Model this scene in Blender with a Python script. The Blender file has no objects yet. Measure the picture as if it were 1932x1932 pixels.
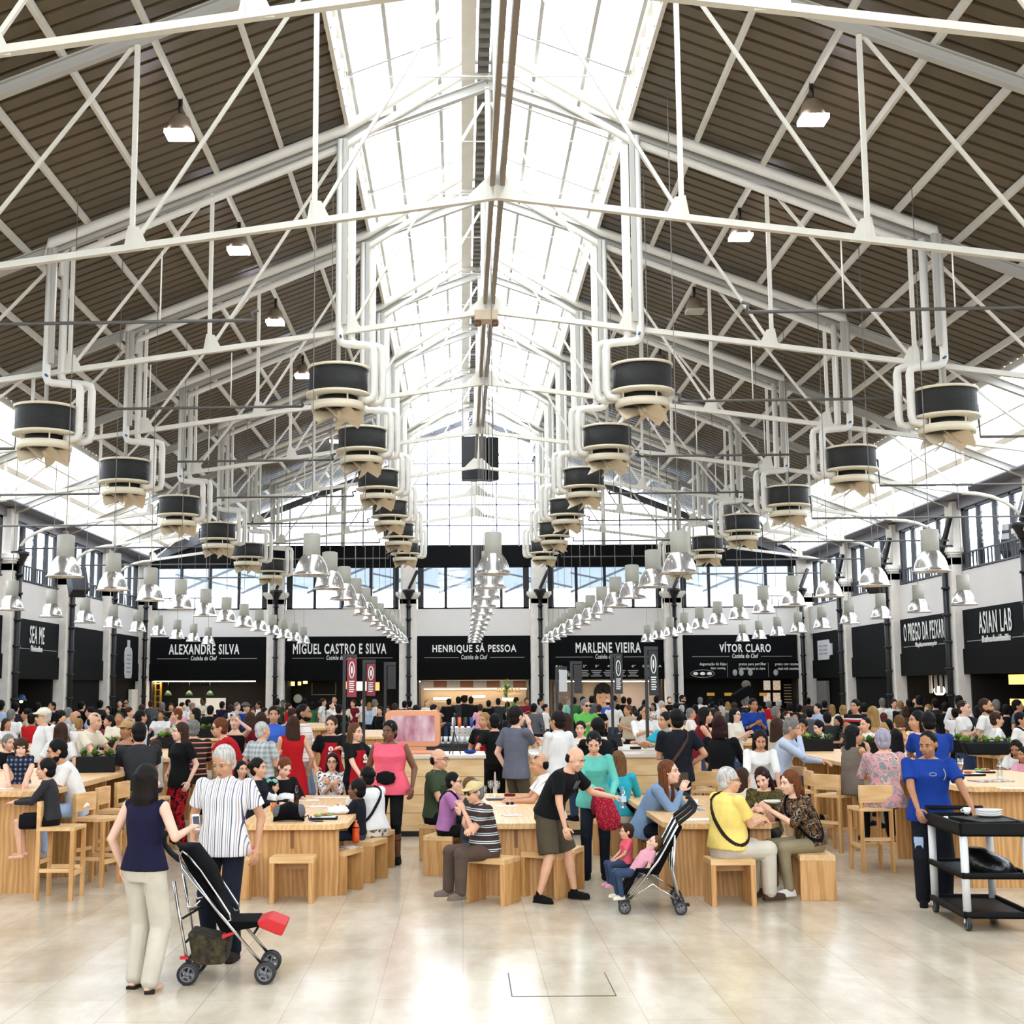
import bpy, math, random
import numpy as np
from mathutils import Vector, Matrix
random.seed(7)
S = bpy.context.scene
COL = S.collection
PI = math.pi
# ---------------------------------------------------------------- camera
CH, FP, PITCH, ROLL, CX, CY = 2.15, 2500.0, math.atan(332/2500), math.radians(-0.24), 870.0, 966.0
cam = bpy.data.cameras.new('camera'); camo = bpy.data.objects.new('camera', cam); COL.objects.link(camo)
cam.sensor_width = 36; cam.lens = 36*FP/1932; cam.shift_x = (966-CX)/1932; cam.clip_end = 400
RC = Matrix.Rotation(PI/2+PITCH, 3, 'X') @ Matrix.Rotation(ROLL, 3, 'Z')
camo.matrix_world = Matrix.Translation((0, 0, CH)) @ RC.to_4x4()
S.camera = camo
# ---------------------------------------------------------------- world, exposure
W = bpy.data.worlds.new('sky'); S.world = W; W.use_nodes = True
bg = W.node_tree.nodes['Background']
bg.inputs['Color'].default_value = (0.86, 0.93, 1.0, 1); bg.inputs['Strength'].default_value = 8.0
S.view_settings.view_transform = 'Standard'; S.view_settings.look = 'None'
S.view_settings.exposure = 0.0; S.view_settings.gamma = 1.0; S.view_settings.use_curve_mapping = False
S.cycles.transparent_max_bounces = 24; S.cycles.max_bounces = 8; S.cycles.sample_clamp_indirect = 6
S.cycles.use_denoising = True
def portal(name, loc, rot, sx, sy):
    l = bpy.data.lights.new(name, 'AREA'); l.shape = 'RECTANGLE'; l.size = sx; l.size_y = sy
    l.cycles.is_portal = True
    o = bpy.data.objects.new(name, l); COL.objects.link(o); o.location = loc; o.rotation_euler = rot
AX = 0.455
portal('skylight_portal', (AX, 20, CH+9.5), (0, 0, 0), 4.6, 60)
for sg in (-1, 1):
    portal('roof_strip_portal', (AX+sg*11.2, 20, CH+5.6), (0, sg*0.367, 0), 2.5, 60)
portal('gable_portal', (AX, 49.6, CH+6.9), (PI/2, 0, PI), 17, 3.0)
# ---------------------------------------------------------------- helpers
def ray(px, py):
    v = RC @ Vector(((px-CX)/FP, -(py-CY)/FP, -1.0)); return v
def at(px, py, Y):
    v = ray(px, py); t = Y/v.y; return Vector((v.x*t, Y, CH+v.z*t))
def atz(px, py, z):
    v = ray(px, py); t = (z-CH)/v.z; return Vector((v.x*t, v.y*t, z))
def lin(c):
    c = c/255.0
    return c/12.92 if c <= 0.04045 else ((c+0.055)/1.055)**2.4
def rgb(h):
    h = h.lstrip('#'); return tuple(lin(int(h[i:i+2], 16)) for i in (0, 2, 4))
MATS = {}
def mat(name, col, rough=0.6, metal=0.0, emit=0.0, var=0.0, vscale=6.0, bump=0.0, bscale=40.0, spec=0.5, coat=0.0, stretch=None, col2=None, trans=0.0):
    if name in MATS: return MATS[name]
    m = bpy.data.materials.new(name); MATS[name] = m; m.use_nodes = True
    nt = m.node_tree; b = nt.nodes['Principled BSDF']
    c = rgb(col) if isinstance(col, str) else col
    b.inputs['Base Color'].default_value = (*c, 1); b.inputs['Roughness'].default_value = rough
    b.inputs['Metallic'].default_value = metal; b.inputs['Specular IOR Level'].default_value = spec
    b.inputs['Coat Weight'].default_value = coat; b.inputs['Transmission Weight'].default_value = trans
    if emit:
        b.inputs['Emission Color'].default_value = (*c, 1); b.inputs['Emission Strength'].default_value = emit
    if var or bump:
        tc = nt.nodes.new('ShaderNodeTexCoord'); mp = nt.nodes.new('ShaderNodeMapping')
        nt.links.new(tc.outputs['Object'], mp.inputs[0])
        if stretch: mp.inputs['Scale'].default_value = stretch
        if var:
            n = nt.nodes.new('ShaderNodeTexNoise'); n.inputs['Scale'].default_value = vscale; n.inputs['Detail'].default_value = 5
            nt.links.new(mp.outputs[0], n.inputs['Vector'])
            r = nt.nodes.new('ShaderNodeValToRGB'); nt.links.new(n.outputs[0], r.inputs[0])
            c2 = rgb(col2) if col2 else tuple(max(0, x*(1-var)) for x in c)
            r.color_ramp.elements[0].position = 0.35; r.color_ramp.elements[1].position = 0.65
            r.color_ramp.elements[0].color = (*c2, 1); r.color_ramp.elements[1].color = (*c, 1)
            nt.links.new(r.outputs[0], b.inputs['Base Color'])
        if bump:
            n2 = nt.nodes.new('ShaderNodeTexNoise'); n2.inputs['Scale'].default_value = bscale; n2.inputs['Detail'].default_value = 3
            nt.links.new(mp.outputs[0], n2.inputs['Vector'])
            bp = nt.nodes.new('ShaderNodeBump'); bp.inputs['Strength'].default_value = bump; bp.inputs['Distance'].default_value = 0.02
            nt.links.new(n2.outputs[0], bp.inputs['Height']); nt.links.new(bp.outputs[0], b.inputs['Normal'])
    return m
def glass(name, tint=(1, 1, 1), refl=0.08, rough=0.02, diffuse=0.0):
    if name in MATS: return MATS[name]
    m = bpy.data.materials.new(name); MATS[name] = m; m.use_nodes = True
    nt = m.node_tree; nt.nodes.remove(nt.nodes['Principled BSDF']); out = nt.nodes['Material Output']
    t = nt.nodes.new('ShaderNodeBsdfTransparent'); t.inputs[0].default_value = (*tint, 1)
    g = nt.nodes.new('ShaderNodeBsdfGlossy'); g.inputs['Roughness'].default_value = rough
    mx = nt.nodes.new('ShaderNodeMixShader'); mx.inputs[0].default_value = refl
    nt.links.new(t.outputs[0], mx.inputs[1]); nt.links.new(g.outputs[0], mx.inputs[2])
    last = mx
    if diffuse:
        d = nt.nodes.new('ShaderNodeBsdfTranslucent'); d.inputs[0].default_value = (*tint, 1)
        m2 = nt.nodes.new('ShaderNodeMixShader'); m2.inputs[0].default_value = diffuse
        nt.links.new(mx.outputs[0], m2.inputs[1]); nt.links.new(d.outputs[0], m2.inputs[2]); last = m2
    nt.links.new(last.outputs[0], out.inputs[0])
    return m
class MB:
    """collects shapes and links them as one mesh object"""
    def __init__(s): s.v = []; s.f = []; s.m = []; s.sm = []; s.cur = 0
    def add(s, vs, fs, smooth=False):
        o = len(s.v); s.v.extend([tuple(x) for x in vs])
        for f in fs: s.f.append([o+i for i in f]); s.m.append(s.cur); s.sm.append(smooth)
        return s
    def box(s, c, d, rz=0.0, M=None):
        x, y, z = d[0]/2, d[1]/2, d[2]/2
        vs = [Vector((a*x, b*y, e*z)) for e in (-1, 1) for b in (-1, 1) for a in (-1, 1)]
        if M is None and rz: M = Matrix.Rotation(rz, 3, 'Z')
        if M is not None: vs = [M @ v for v in vs]
        c = Vector(c)
        return s.add([v+c for v in vs], [(0, 2, 3, 1), (4, 5, 7, 6), (0, 1, 5, 4), (2, 6, 7, 3), (0, 4, 6, 2), (1, 3, 7, 5)])
    def span(s, lo, hi):
        lo, hi = Vector(lo), Vector(hi); return s.box((lo+hi)/2, hi-lo)
    def bar(s, p, q, w, h, up=(0, 0, 1)):
        p, q = Vector(p), Vector(q); d = q-p; L = d.length; d.normalize()
        u = Vector(up); sd = d.cross(u)
        if sd.length < 1e-4: sd = d.cross(Vector((1, 0, 0)))
        sd.normalize(); u = sd.cross(d)
        M = Matrix((sd, d, u)).transposed()
        return s.box((p+q)/2, (w, L, h), M=M)
    def tube(s, pts, r, n=10, caps=True, smooth=True):
        pts = [Vector(p) for p in pts]; rs = r if isinstance(r, (list, tuple)) else [r]*len(pts)
        vs, fs = [], []; a = None
        for i, p in enumerate(pts):
            d = (pts[min(i+1, len(pts)-1)]-pts[max(i-1, 0)]).normalized()
            if a is None:
                a = d.orthogonal().normalized()
            else:
                a = a-d*a.dot(d)
                a = a.normalized() if a.length > 1e-5 else d.orthogonal().normalized()
            b = d.cross(a)
            for k in range(n):
                t = 2*PI*k/n; vs.append(p+(a*math.cos(t)+b*math.sin(t))*rs[i])
        for i in range(len(pts)-1):
            for k in range(n):
                k2 = (k+1) % n; fs.append((i*n+k, i*n+k2, (i+1)*n+k2, (i+1)*n+k))
        if caps: fs.append(tuple(range(n-1, -1, -1))); fs.append(tuple((len(pts)-1)*n+k for k in range(n)))
        return s.add(vs, fs, smooth)
    def lathe(s, prof, c=(0, 0, 0), n=20, M=None, smooth=True, sy=1.0, caps=True):
        vs, fs = [], []; c = Vector(c)
        for (r, z) in prof:
            for k in range(n):
                t = 2*PI*k/n; v = Vector((r*math.cos(t), r*sy*math.sin(t), z))
                if M is not None: v = M @ v
                vs.append(v+c)
        for i in range(len(prof)-1):
            for k in range(n):
                k2 = (k+1) % n; fs.append((i*n+k, i*n+k2, (i+1)*n+k2, (i+1)*n+k))
        if caps:
            if prof[0][0] > 1e-4: fs.append(tuple(range(n-1, -1, -1)))
            if prof[-1][0] > 1e-4: fs.append(tuple((len(prof)-1)*n+k for k in range(n)))
        return s.add(vs, fs, smooth)
    def ell(s, c, r, M=None, n=16, rings=10):
        prof = [(max(math.sin(PI*i/rings), 1e-5), -math.cos(PI*i/rings)) for i in range(rings+1)]
        R = Matrix.Diagonal(Vector(r)); M2 = (M @ R) if M is not None else R
        return s.lathe(prof, c, n, M=M2, caps=False)
    def prism(s, outline, z0, z1, M=None, c=(0, 0, 0)):
        n = len(outline); c = Vector(c)
        vs = [Vector((x, y, z0)) for x, y in outline]+[Vector((x, y, z1)) for x, y in outline]
        if M is not None: vs = [M @ v for v in vs]
        vs = [v+c for v in vs]
        fs = [tuple(range(n-1, -1, -1)), tuple(range(n, 2*n))]+[(i, (i+1) % n, n+(i+1) % n, n+i) for i in range(n)]
        return s.add(vs, fs)
    def loft(s, rings, n=18, smooth=True):
        vs, fs = [], []
        for (c, u, v, ru, rv) in rings:
            c, u, v = Vector(c), Vector(u), Vector(v)
            for k in range(n):
                t = 2*PI*k/n; vs.append(c+u*(ru*math.cos(t))+v*(rv*math.sin(t)))
        for i in range(len(rings)-1):
            for k in range(n):
                k2 = (k+1) % n; fs.append((i*n+k, i*n+k2, (i+1)*n+k2, (i+1)*n+k))
        fs.append(tuple(range(n-1, -1, -1))); fs.append(tuple((len(rings)-1)*n+k for k in range(n)))
        return s.add(vs, fs, smooth)
    def cap(s, p, q, r1, r2, n=12):
        p, q = Vector(p), Vector(q); d = q-p; L = d.length
        if L < 1e-5: return s.ell(p, (r1, r1, r1))
        d.normalize(); pts, rs = [], []
        for a in (-80, -50, -20): pts.append(p+d*(r1*math.sin(math.radians(a)))); rs.append(r1*math.cos(math.radians(a)))
        for a in (20, 50, 80): pts.append(q+d*(r2*math.sin(math.radians(a)))); rs.append(r2*math.cos(math.radians(a)))
        return s.tube(pts, rs, n)
    def mesh(s, name):
        me = bpy.data.meshes.new(name); me.from_pydata(s.v, [], s.f)
        me.polygons.foreach_set('use_smooth', s.sm); me.polygons.foreach_set('material_index', s.m); me.update()
        return me
    def build(s, name, m=None, parent=None, bevel=0.0):
        me = s.mesh(name)
        for x in (m if isinstance(m, (list, tuple)) else [m]): me.materials.append(x)
        o = bpy.data.objects.new(name, me); COL.objects.link(o)
        if parent: o.parent = parent
        if bevel:
            md = o.modifiers.new('bevel', 'BEVEL'); md.width = bevel; md.segments = 2; md.limit_method = 'ANGLE'
        return o
def tag(o, label=None, cat=None, group=None, kind=None):
    if label: o['label'] = label
    if cat: o['category'] = cat
    if group: o['group'] = group
    if kind: o['kind'] = kind
    return o
def empty(name, loc=(0, 0, 0), rz=0.0, label=None, cat=None, group=None):
    o = bpy.data.objects.new(name, None); COL.objects.link(o); o.location = loc; o.rotation_euler = (0, 0, rz); o.empty_display_size = 0.2
    return tag(o, label, cat, group)
def copy_tree(o, parent=None, kids=None):
    if kids is None:
        kids = {}
        for c in o.children_recursive: kids.setdefault(c.parent.name, []).append(c)
    c = o.copy(); COL.objects.link(c); c.parent = parent
    for ch in kids.get(o.name, []): copy_tree(ch, c, kids)
    return c
ORD = ['first', 'second', 'third', 'fourth', 'fifth', 'sixth', 'seventh', 'eighth', 'ninth', 'tenth', 'eleventh', 'twelfth', 'thirteenth', 'fourteenth', 'fifteenth', 'sixteenth', 'seventeenth', 'eighteenth', 'nineteenth', 'twentieth']
def text(txt, h, w, m, parent=None, name='lettering', loc=(0, 0, 0), rot=(PI/2, 0, 0), ext=0.015, shear=0.0, bold=0.022):
    cu = bpy.data.curves.new('t', 'FONT'); cu.body = txt; cu.size = 1; cu.extrude = 0.01; cu.offset = bold; cu.shear = shear; cu.resolution_u = 3; cu.space_character = 1.16
    ob = bpy.data.objects.new('t', cu); me = bpy.data.meshes.new_from_object(ob); bpy.data.objects.remove(ob); bpy.data.curves.remove(cu)
    n = len(me.vertices); co = np.empty(n*3, 'f'); me.vertices.foreach_get('co', co); co = co.reshape(-1, 3)
    mn, mx = co.min(0), co.max(0)
    co[:, 0] = (co[:, 0]-(mn[0]+mx[0])/2)*w/(mx[0]-mn[0]); co[:, 1] = (co[:, 1]-mn[1])*h/(mx[1]-mn[1]); co[:, 2] = co[:, 2]*ext/0.01
    me.vertices.foreach_set('co', co.ravel()); me.update(); me.name = name; me.materials.clear(); me.materials.append(m)
    o = bpy.data.objects.new(name, me); COL.objects.link(o); o.location = loc; o.rotation_euler = rot; o.parent = parent
    return o
# ================================================================= THE HALL
YF, YB, HW, SK = 50.25, -9.0, 12.6, math.tan(math.radians(-1.2))
RISE = 0.385
def roof(o): return 8.95-RISE*(o-2.25)
def Z(r): return CH+r
TY = [50-4.95*k for k in range(9)][::-1]           # truss lines, near to far: 10.4 ... 50
M_steel = mat('white_painted_steel', '#dfdacd', 0.45, var=0.08, vscale=3)
M_steelg = mat('pale_grey_steel', '#b3b0a8', 0.45)
M_pipe = mat('white_pipe_lagging', '#e2ded4', 0.5, var=0.05)
M_roof = mat('brown_profiled_sheet', '#5f523d', 0.42, spec=0.4, var=0.12, vscale=0.6)
M_wall = mat('white_plaster', '#ddd8d3', 0.8, var=0.04, vscale=1.2)
M_stone = mat('pale_stone', '#ece5db', 0.75, var=0.10, vscale=4, bump=0.08, bscale=12)
M_black = mat('matt_black_panel', '#08080a', 0.7, var=0.3, vscale=2, spec=0.15)
M_blackm = mat('black_metal', '#0d0d0f', 0.4)
M_frame = mat('black_window_frame', '#101014', 0.45)
M_glass = glass('window_glass', (0.93, 0.96, 1.0), 0.10)
M_sky = glass('skylight_sheet', (0.97, 0.985, 1.0), 0.03, 0.2, diffuse=0.35)
M_strip = glass('roof_light_sheet', (0.95, 0.97, 1.0), 0.03, 0.3, diffuse=0.5)
M_cream = glass('cream_roof_sheet', (0.30, 0.265, 0.225), 0.02, 0.4, diffuse=0.8)
# floor: polished travertine slabs
def floor_mat():
    m = bpy.data.materials.new('polished_travertine'); m.use_nodes = True; nt = m.node_tree; b = nt.nodes['Principled BSDF']
    L = nt.links.new; N = nt.nodes.new
    tc = N('ShaderNodeTexCoord'); mp = N('ShaderNodeMapping'); mp.inputs['Rotation'].default_value = (0, 0, PI/2); L(tc.outputs['Object'], mp.inputs[0])
    br = N('ShaderNodeTexBrick'); L(mp.outputs[0], br.inputs['Vector']); br.inputs['Scale'].default_value = 1.0
    br.inputs['Brick Width'].default_value = 1.2; br.inputs['Row Height'].default_value = 0.6; br.inputs['Mortar Size'].default_value = 0.004; br.inputs['Bias'].default_value = 0.0
    br.inputs['Color1'].default_value = (*rgb('#d2c6b2'), 1); br.inputs['Color2'].default_value = (*rgb('#c8bba6'), 1); br.inputs['Mortar'].default_value = (*rgb('#b4a793'), 1)
    n = N('ShaderNodeTexNoise'); n.inputs['Scale'].default_value = 1.1; n.inputs['Detail'].default_value = 8; n.inputs['Roughness'].default_value = 0.65
    mp2 = N('ShaderNodeMapping'); mp2.inputs['Scale'].default_value = (1.6, 0.7, 1); L(tc.outputs['Object'], mp2.inputs[0]); L(mp2.outputs[0], n.inputs['Vector'])
    r = N('ShaderNodeValToRGB'); L(n.outputs[0], r.inputs[0]); r.color_ramp.elements[0].position = 0.36; r.color_ramp.elements[1].position = 0.62
    r.color_ramp.elements[0].color = (0.66, 0.60, 0.52, 1); r.color_ramp.elements[1].color = (1, 1, 1, 1)
    mx = N('ShaderNodeMixRGB'); mx.blend_type = 'MULTIPLY'; mx.inputs[0].default_value = 0.75; L(br.outputs['Color'], mx.inputs[1]); L(r.outputs[0], mx.inputs[2])
    L(mx.outputs[0], b.inputs['Base Color'])
    b.inputs['Roughness'].default_value = 0.2; b.inputs['Specular IOR Level'].default_value = 0.28
    return m
MB().span((-HW+AX-3, YB, -0.2), (HW+AX+3, YF+4, 0)).build('floor', floor_mat())['kind'] = 'structure'
# floor access hatch with a thin dark joint
p1, p2 = atz(966, 1880, 0), atz(1163, 1880, 0); p3 = atz(965, 1836, 0)
mb = MB(); mb.bar((p1.x, p1.y, 0.001), (p2.x, p1.y, 0.001), 0.008, 0.004); mb.bar((p1.x, p1.y, 0.001), (p1.x, p3.y, 0.001), 0.01, 0.004)
mb.bar((p2.x, p1.y, 0.001), (p2.x, p3.y, 0.001), 0.005, 0.004)
tag(mb.build('floor_hatch', M_blackm), 'dark joint of a square access hatch in the beige stone floor', 'floor hatch')
# roof sheets with trapezoid ribs running down the slope
def sheet(name, o0, o1, sg, m, dz=0.0, pitch=0.30, rib=0.06, z=roof):
    mb = MB(); vs, fs = [], []; y = YB; prof = []
    while y < YF+0.3:
        prof += [(y, 0), (y+pitch*0.74, 0), (y+pitch*0.78, rib), (y+pitch*0.96, rib)]; y += pitch
    for (yy, d) in prof:
        for o in (o0, o1): vs.append((AX+sg*o, yy, Z(z(o))+dz+d))
    for i in range(len(prof)-1): fs.append((2*i, 2*i+1, 2*i+3, 2*i+2))
    mb.add(vs, fs); ob = mb.build(name, m); ob['kind'] = 'structure'; return ob
sky_z = lambda o: 10.42-0.385*o
for sg in (-1, 1):
    sheet('ceiling', 2.25, 10.0, sg, M_roof, 0.10)
    sheet('window_'+('1' if sg < 0 else '2'), 10.0, 10.85, sg, M_strip, 0.10)
    sheet('ceiling', 10.85, 11.6, sg, M_cream, 0.10)
    sheet('window_'+('3' if sg < 0 else '4'), 11.6, 12.5, sg, M_strip, 0.10)
    # skylight sheet, its louvred kerb and glazing bars
    mb = MB(); mb.add([(AX, YB, Z(sky_z(0))), (AX+sg*2.3, YB, Z(sky_z(2.3))), (AX+sg*2.3, YF, Z(sky_z(2.3))), (AX, YF, Z(sky_z(0)))], [(0, 1, 2, 3)])
    mb.build('window_'+('5' if sg < 0 else '6'), M_sky)['kind'] = 'structure'
    mb = MB(); mb.span((AX+sg*2.25-0.03, YB, Z(8.9)), (AX+sg*2.25+0.03, YF, Z(9.18)))
    y = YB
    while y < YF:
        mb.span((AX+sg*2.25-0.05, y, Z(8.95)), (AX+sg*2.25+0.05, y+0.06, Z(9.55))); y += 0.62
    mb.span((AX+sg*2.25-0.04, YB, Z(9.42)), (AX+sg*2.25+0.04, YF, Z(9.52)))
    mb.build('trim_'+('1' if sg < 0 else '2'), M_steel)['kind'] = 'structure'
    for i, o in enumerate((0.78, 1.55, 2.15)):
        mb = MB(); mb.bar((AX+sg*o, YB, Z(sky_z(o))-0.07), (AX+sg*o, YF, Z(sky_z(o))-0.07), 0.06, 0.09)
        tag(mb.build('glazing_bar', M_steelg), 'long pale glazing bar under the %s slope of the skylight, %s from the ridge' % (('left' if sg < 0 else 'right'), ORD[i]), 'glazing bar', 'skylight glazing bars')
for k in range(18):
    y = TY[0]-9.4+k*2.475+1.2
    if y < 9.5 or y > 49.5: continue
    mb = MB()
    for sg in (-1, 1): mb.bar((AX, y, Z(sky_z(0))-0.10), (AX+sg*2.2, y, Z(sky_z(2.2))-0.10), 0.05, 0.06)
    mb.bar((AX-2.2, y, Z(9.42)), (AX+2.2, y, Z(9.42)), 0.02, 0.02)
    for o in (-1.3, 1.3): mb.bar((AX+o, y, Z(9.42)), (AX+o, y, Z(sky_z(1.3))-0.1), 0.015, 0.015, (0, 1, 0))
    tag(mb.build('skylight_rib', M_steelg), 'thin cross rib with tie rod under the skylight, %s from the near end' % ORD[k-7 if k >= 7 else k], 'skylight rib', 'skylight cross ribs')
# purlins
offs = [3.3+1.03*i for i in range(7)]+[10.0, 10.85, 11.6, 12.35]
for sg in (-1, 1):
    for i, o in enumerate(offs):
        mb = MB(); mb.bar((AX+sg*o, YB, Z(roof(o))+0.03), (AX+sg*o, YF, Z(roof(o))+0.03), 0.05, 0.12)
        tag(mb.build('purlin', M_steel), 'white steel purlin along the %s roof slope, %s down from the skylight' % (('left' if sg < 0 else 'right'), ORD[i]), 'purlin', 'purlins on the %s roof slope' % ('left' if sg < 0 else 'right'))
# ridge beam, tray and services hanging along the middle
tag(MB().span((AX-0.42, YB, Z(9.78)), (AX-0.2, YF-0.5, Z(9.98))).build('ridge_duct', M_steel), 'flat white duct running the length of the ridge', 'duct')
mb = MB(); mb.span((AX-0.16, YB, Z(9.9)), (AX+0.02, YF-0.5, Z(9.93))); y = YB
while y < YF-1: mb.span((AX-0.16, y, Z(9.80)), (AX+0.02, y+0.14, Z(9.9))); y += 0.3
tag(mb.build('cable_tray', mat('grey_tray', '#77736c', 0.5)), 'dark ribbed cable tray beside the ridge duct', 'cable tray')
tag(MB().span((AX+0.05, YB, Z(9.7)), (AX+0.2, YF-0.5, Z(9.98))).build('ridge_beam', M_steelg), 'pale steel ridge beam beside the cable tray', 'ridge beam')
mb = MB(); mb.span((AX-0.09, YB, Z(6.0)), (AX-0.03, 34.5, Z(6.2))); tag(mb.build('longitudinal_beam', mat('taupe_steel', '#8b7d6c', 0.5)), 'taupe beam running lengthwise above the truss kinks, left of a pair', 'beam', 'lengthwise middle beams')
mb = MB(); mb.span((AX+0.03, YB, Z(6.0)), (AX+0.09, 34.5, Z(6.2))); tag(mb.build('longitudinal_beam', MATS['taupe_steel']), 'taupe beam running lengthwise above the truss kinks, right of a pair', 'beam', 'lengthwise middle beams')
# ---- trusses: one with all parts, then copies
HC, CS = 5.86, 0.135
def chord(o): return HC-CS*o
def truss():
    t = empty('roof_truss')
    for sg in (-1, 1):
        mb = MB(); a, b = Vector((0, 0, Z(9.75))), Vector((sg*2.25, 0, Z(roof(2.25))-0.02)); c = Vector((sg*12.6, 0, Z(roof(12.6))-0.12))
        for p, q in ((a, b), (b, c)):
            mb.bar(p+Vector((0, 0, -0.02)), q+Vector((0, 0, -0.02)), 0.12, 0.02); mb.bar(p+Vector((0, 0, -0.18)), q+Vector((0, 0, -0.18)), 0.12, 0.02); mb.bar(p+Vector((0, 0, -0.1)), q+Vector((0, 0, -0.1)), 0.02, 0.16)
        mb.build('rafter', M_steelg, t)
        pts = [Vector((sg*0.0, 0, Z(chord(0)))), Vector((sg*11.0, 0, Z(chord(11.0))))]
        mb = MB(); mb.bar(pts[0], pts[1], 0.085, 0.03); mb.bar(pts[0]+Vector((0, 0, .04)), pts[1]+Vector((0, 0, .04)), 0.02, 0.07)
        arc = [Vector((sg*(11.0+1.35*math.sin(t_*PI/2/6)), 0, Z(chord(11.0)-0.75*(1-math.cos(t_*PI/2/6))))) for t_ in range(7)]
        mb.tube(arc, 0.045, 8); mb.build('bottom_chord', M_steel, t)
        for i in range(1, 6):
            o = 2.21*i; top = roof(o)-0.24
            MB().bar((sg*o, 0, Z(chord(o))), (sg*o, 0, Z(top)), 0.058, 0.058, (0, 1, 0)).build('vertical_strut', M_steel, t)
            ot = 2.21*(i-1); tt = (roof(ot) if ot > 2.2 else (roof(2.21) if ot > 1 else 9.6))-0.24
            MB().bar((sg*o, 0.03, Z(chord(o))+0.05), (sg*(ot+0.06), 0.03, Z(tt)), 0.042, 0.042, (0, 1, 0)).build('diagonal_strut', M_steel, t)
            MB().add([(sg*(o-0.22), -0.015, Z(chord(o))), (sg*(o+0.1), -0.015, Z(chord(o))), (sg*(o+0.05), -0.015, Z(chord(o))+0.3), (sg*(o-0.08), -0.015, Z(chord(o))+0.28)]+[(sg*(o-0.22), 0.015, Z(chord(o))), (sg*(o+0.1), 0.015, Z(chord(o))), (sg*(o+0.05), 0.015, Z(chord(o))+0.3), (sg*(o-0.08), 0.015, Z(chord(o))+0.28)],
                     [(0, 1, 2, 3), (7, 6, 5, 4), (0, 4, 5, 1), (1, 5, 6, 2), (2, 6, 7, 3), (3, 7, 4, 0)]).build('gusset_plate', M_steel, t)
    MB().bar((0, 0, Z(HC)), (0, 0, Z(9.6)), 0.09, 0.09, (0, 1, 0)).build('king_post', M_steel, t)
    MB().prism([(-0.4, 0), (0.4, 0), (0.1, 0.3), (-0.1, 0.3)], -0.02, 0.02, Matrix.Rotation(PI/2, 3, 'X'), (0, 0, Z(HC-0.02))).build('kink_plate', M_steel, t)
    return t
t0 = truss()
for k, y in enumerate(TY[:-1]):
    t = t0 if k == 0 else copy_tree(t0)
    t.location = (AX, y, 0); t.rotation_euler = (0, 0, math.radians(-1.2))
    tag(t, 'white steel roof truss across the hall, %s from the camera' % ORD[k], 'roof truss', 'roof trusses across the hall')
# ---- far wall
def wall_far():
    mb = MB(); x0, x1 = AX-HW, AX+HW
    mb.span((x0, YF, 4.1), (x1, YF+0.3, 5.12)); return mb.build('wall_far', M_wall)
wall_far()['kind'] = 'structure'
FX = [AX-12.55, AX-7.45, AX-2.47, AX+2.47, AX+7.5, AX+12.55]      # column axes on the far wall
o = MB().span((AX-HW, YF-0.02, 6.72), (AX+HW, YF+0.3, 7.55)).build('trim_3', M_black); o['kind'] = 'structure'
# gable above: glazed, dark rims, mullions
def zr(x): return Z(roof(abs(x-AX)) if abs(x-AX) > 2.25 else sky_z(abs(x-AX)))-0.1
mb = MB(); xs = [AX-9.6, AX-2.3, AX, AX+2.3, AX+9.6]
for a, b in zip(xs[:-1], xs[1:]):
    mb.add([(a, YF+0.1, 7.5), (b, YF+0.1, 7.5), (b, YF+0.1, zr(b)), (a, YF+0.1, zr(a))], [(0, 1, 2, 3)])
mb.build('window_7', glass('gable_glass', (1, 1, 1), 0.02))['kind'] = 'structure'
mb = MB()
for sg in (-1, 1):
    mb.bar((AX+sg*2.3, YF-0.05, Z(roof(2.3))-0.2), (AX+sg*12.6, YF-0.05, Z(roof(12.6))-0.2), 0.12, 0.24)
    mb.bar((AX, YF-0.05, Z(sky_z(0))-0.14), (AX+sg*2.4, YF-0.05, Z(sky_z(2.4))-0.14), 0.12, 0.2)
    mb.add([(AX+sg*9.3, YF-0.04, 7.5), (AX+sg*12.7, YF-0.04, 7.5), (AX+sg*12.7, YF-0.04, 7.6), (AX+sg*9.3, YF-0.04, Z(roof(9.3))-0.15)], [(0, 1, 2, 3)])
mb.build('trim_4', mat('dark_grey_steel', '#4a4a50', 0.5))['kind'] = 'structure'
gm = mat('gable_mullion', '#7f8496', 0.5)
i = 0
for o in (-8.4, -7.0, -5.6, -4.2, -1.75, -0.9, 0.9, 1.75, 4.2, 5.6, 7.0, 8.4):
    mb = MB().span((AX+o-0.025, YF-0.03, 7.5), (AX+o+0.025, YF+0.05, zr(AX+o))); i += 1
    tag(mb.build('gable_mullion', gm), 'thin grey upright in the glazed far gable, %s from the left' % ORD[i-1], 'mullion', 'gable glazing uprights')
for j, h in enumerate((8.3, 9.1, 9.9, 10.7)):
    hw = min(9.0, 2.25+(8.95-(h-CH)-0.3)/RISE) if h < 11 else 2.2
    mb = MB().span((AX-hw, YF-0.03, h-0.02), (AX+hw, YF+0.05, h+0.02))
    tag(mb.build('gable_transom', gm), 'thin grey crossbar in the glazed far gable, %s from the bottom' % ORD[j], 'transom', 'gable glazing crossbars')
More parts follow.
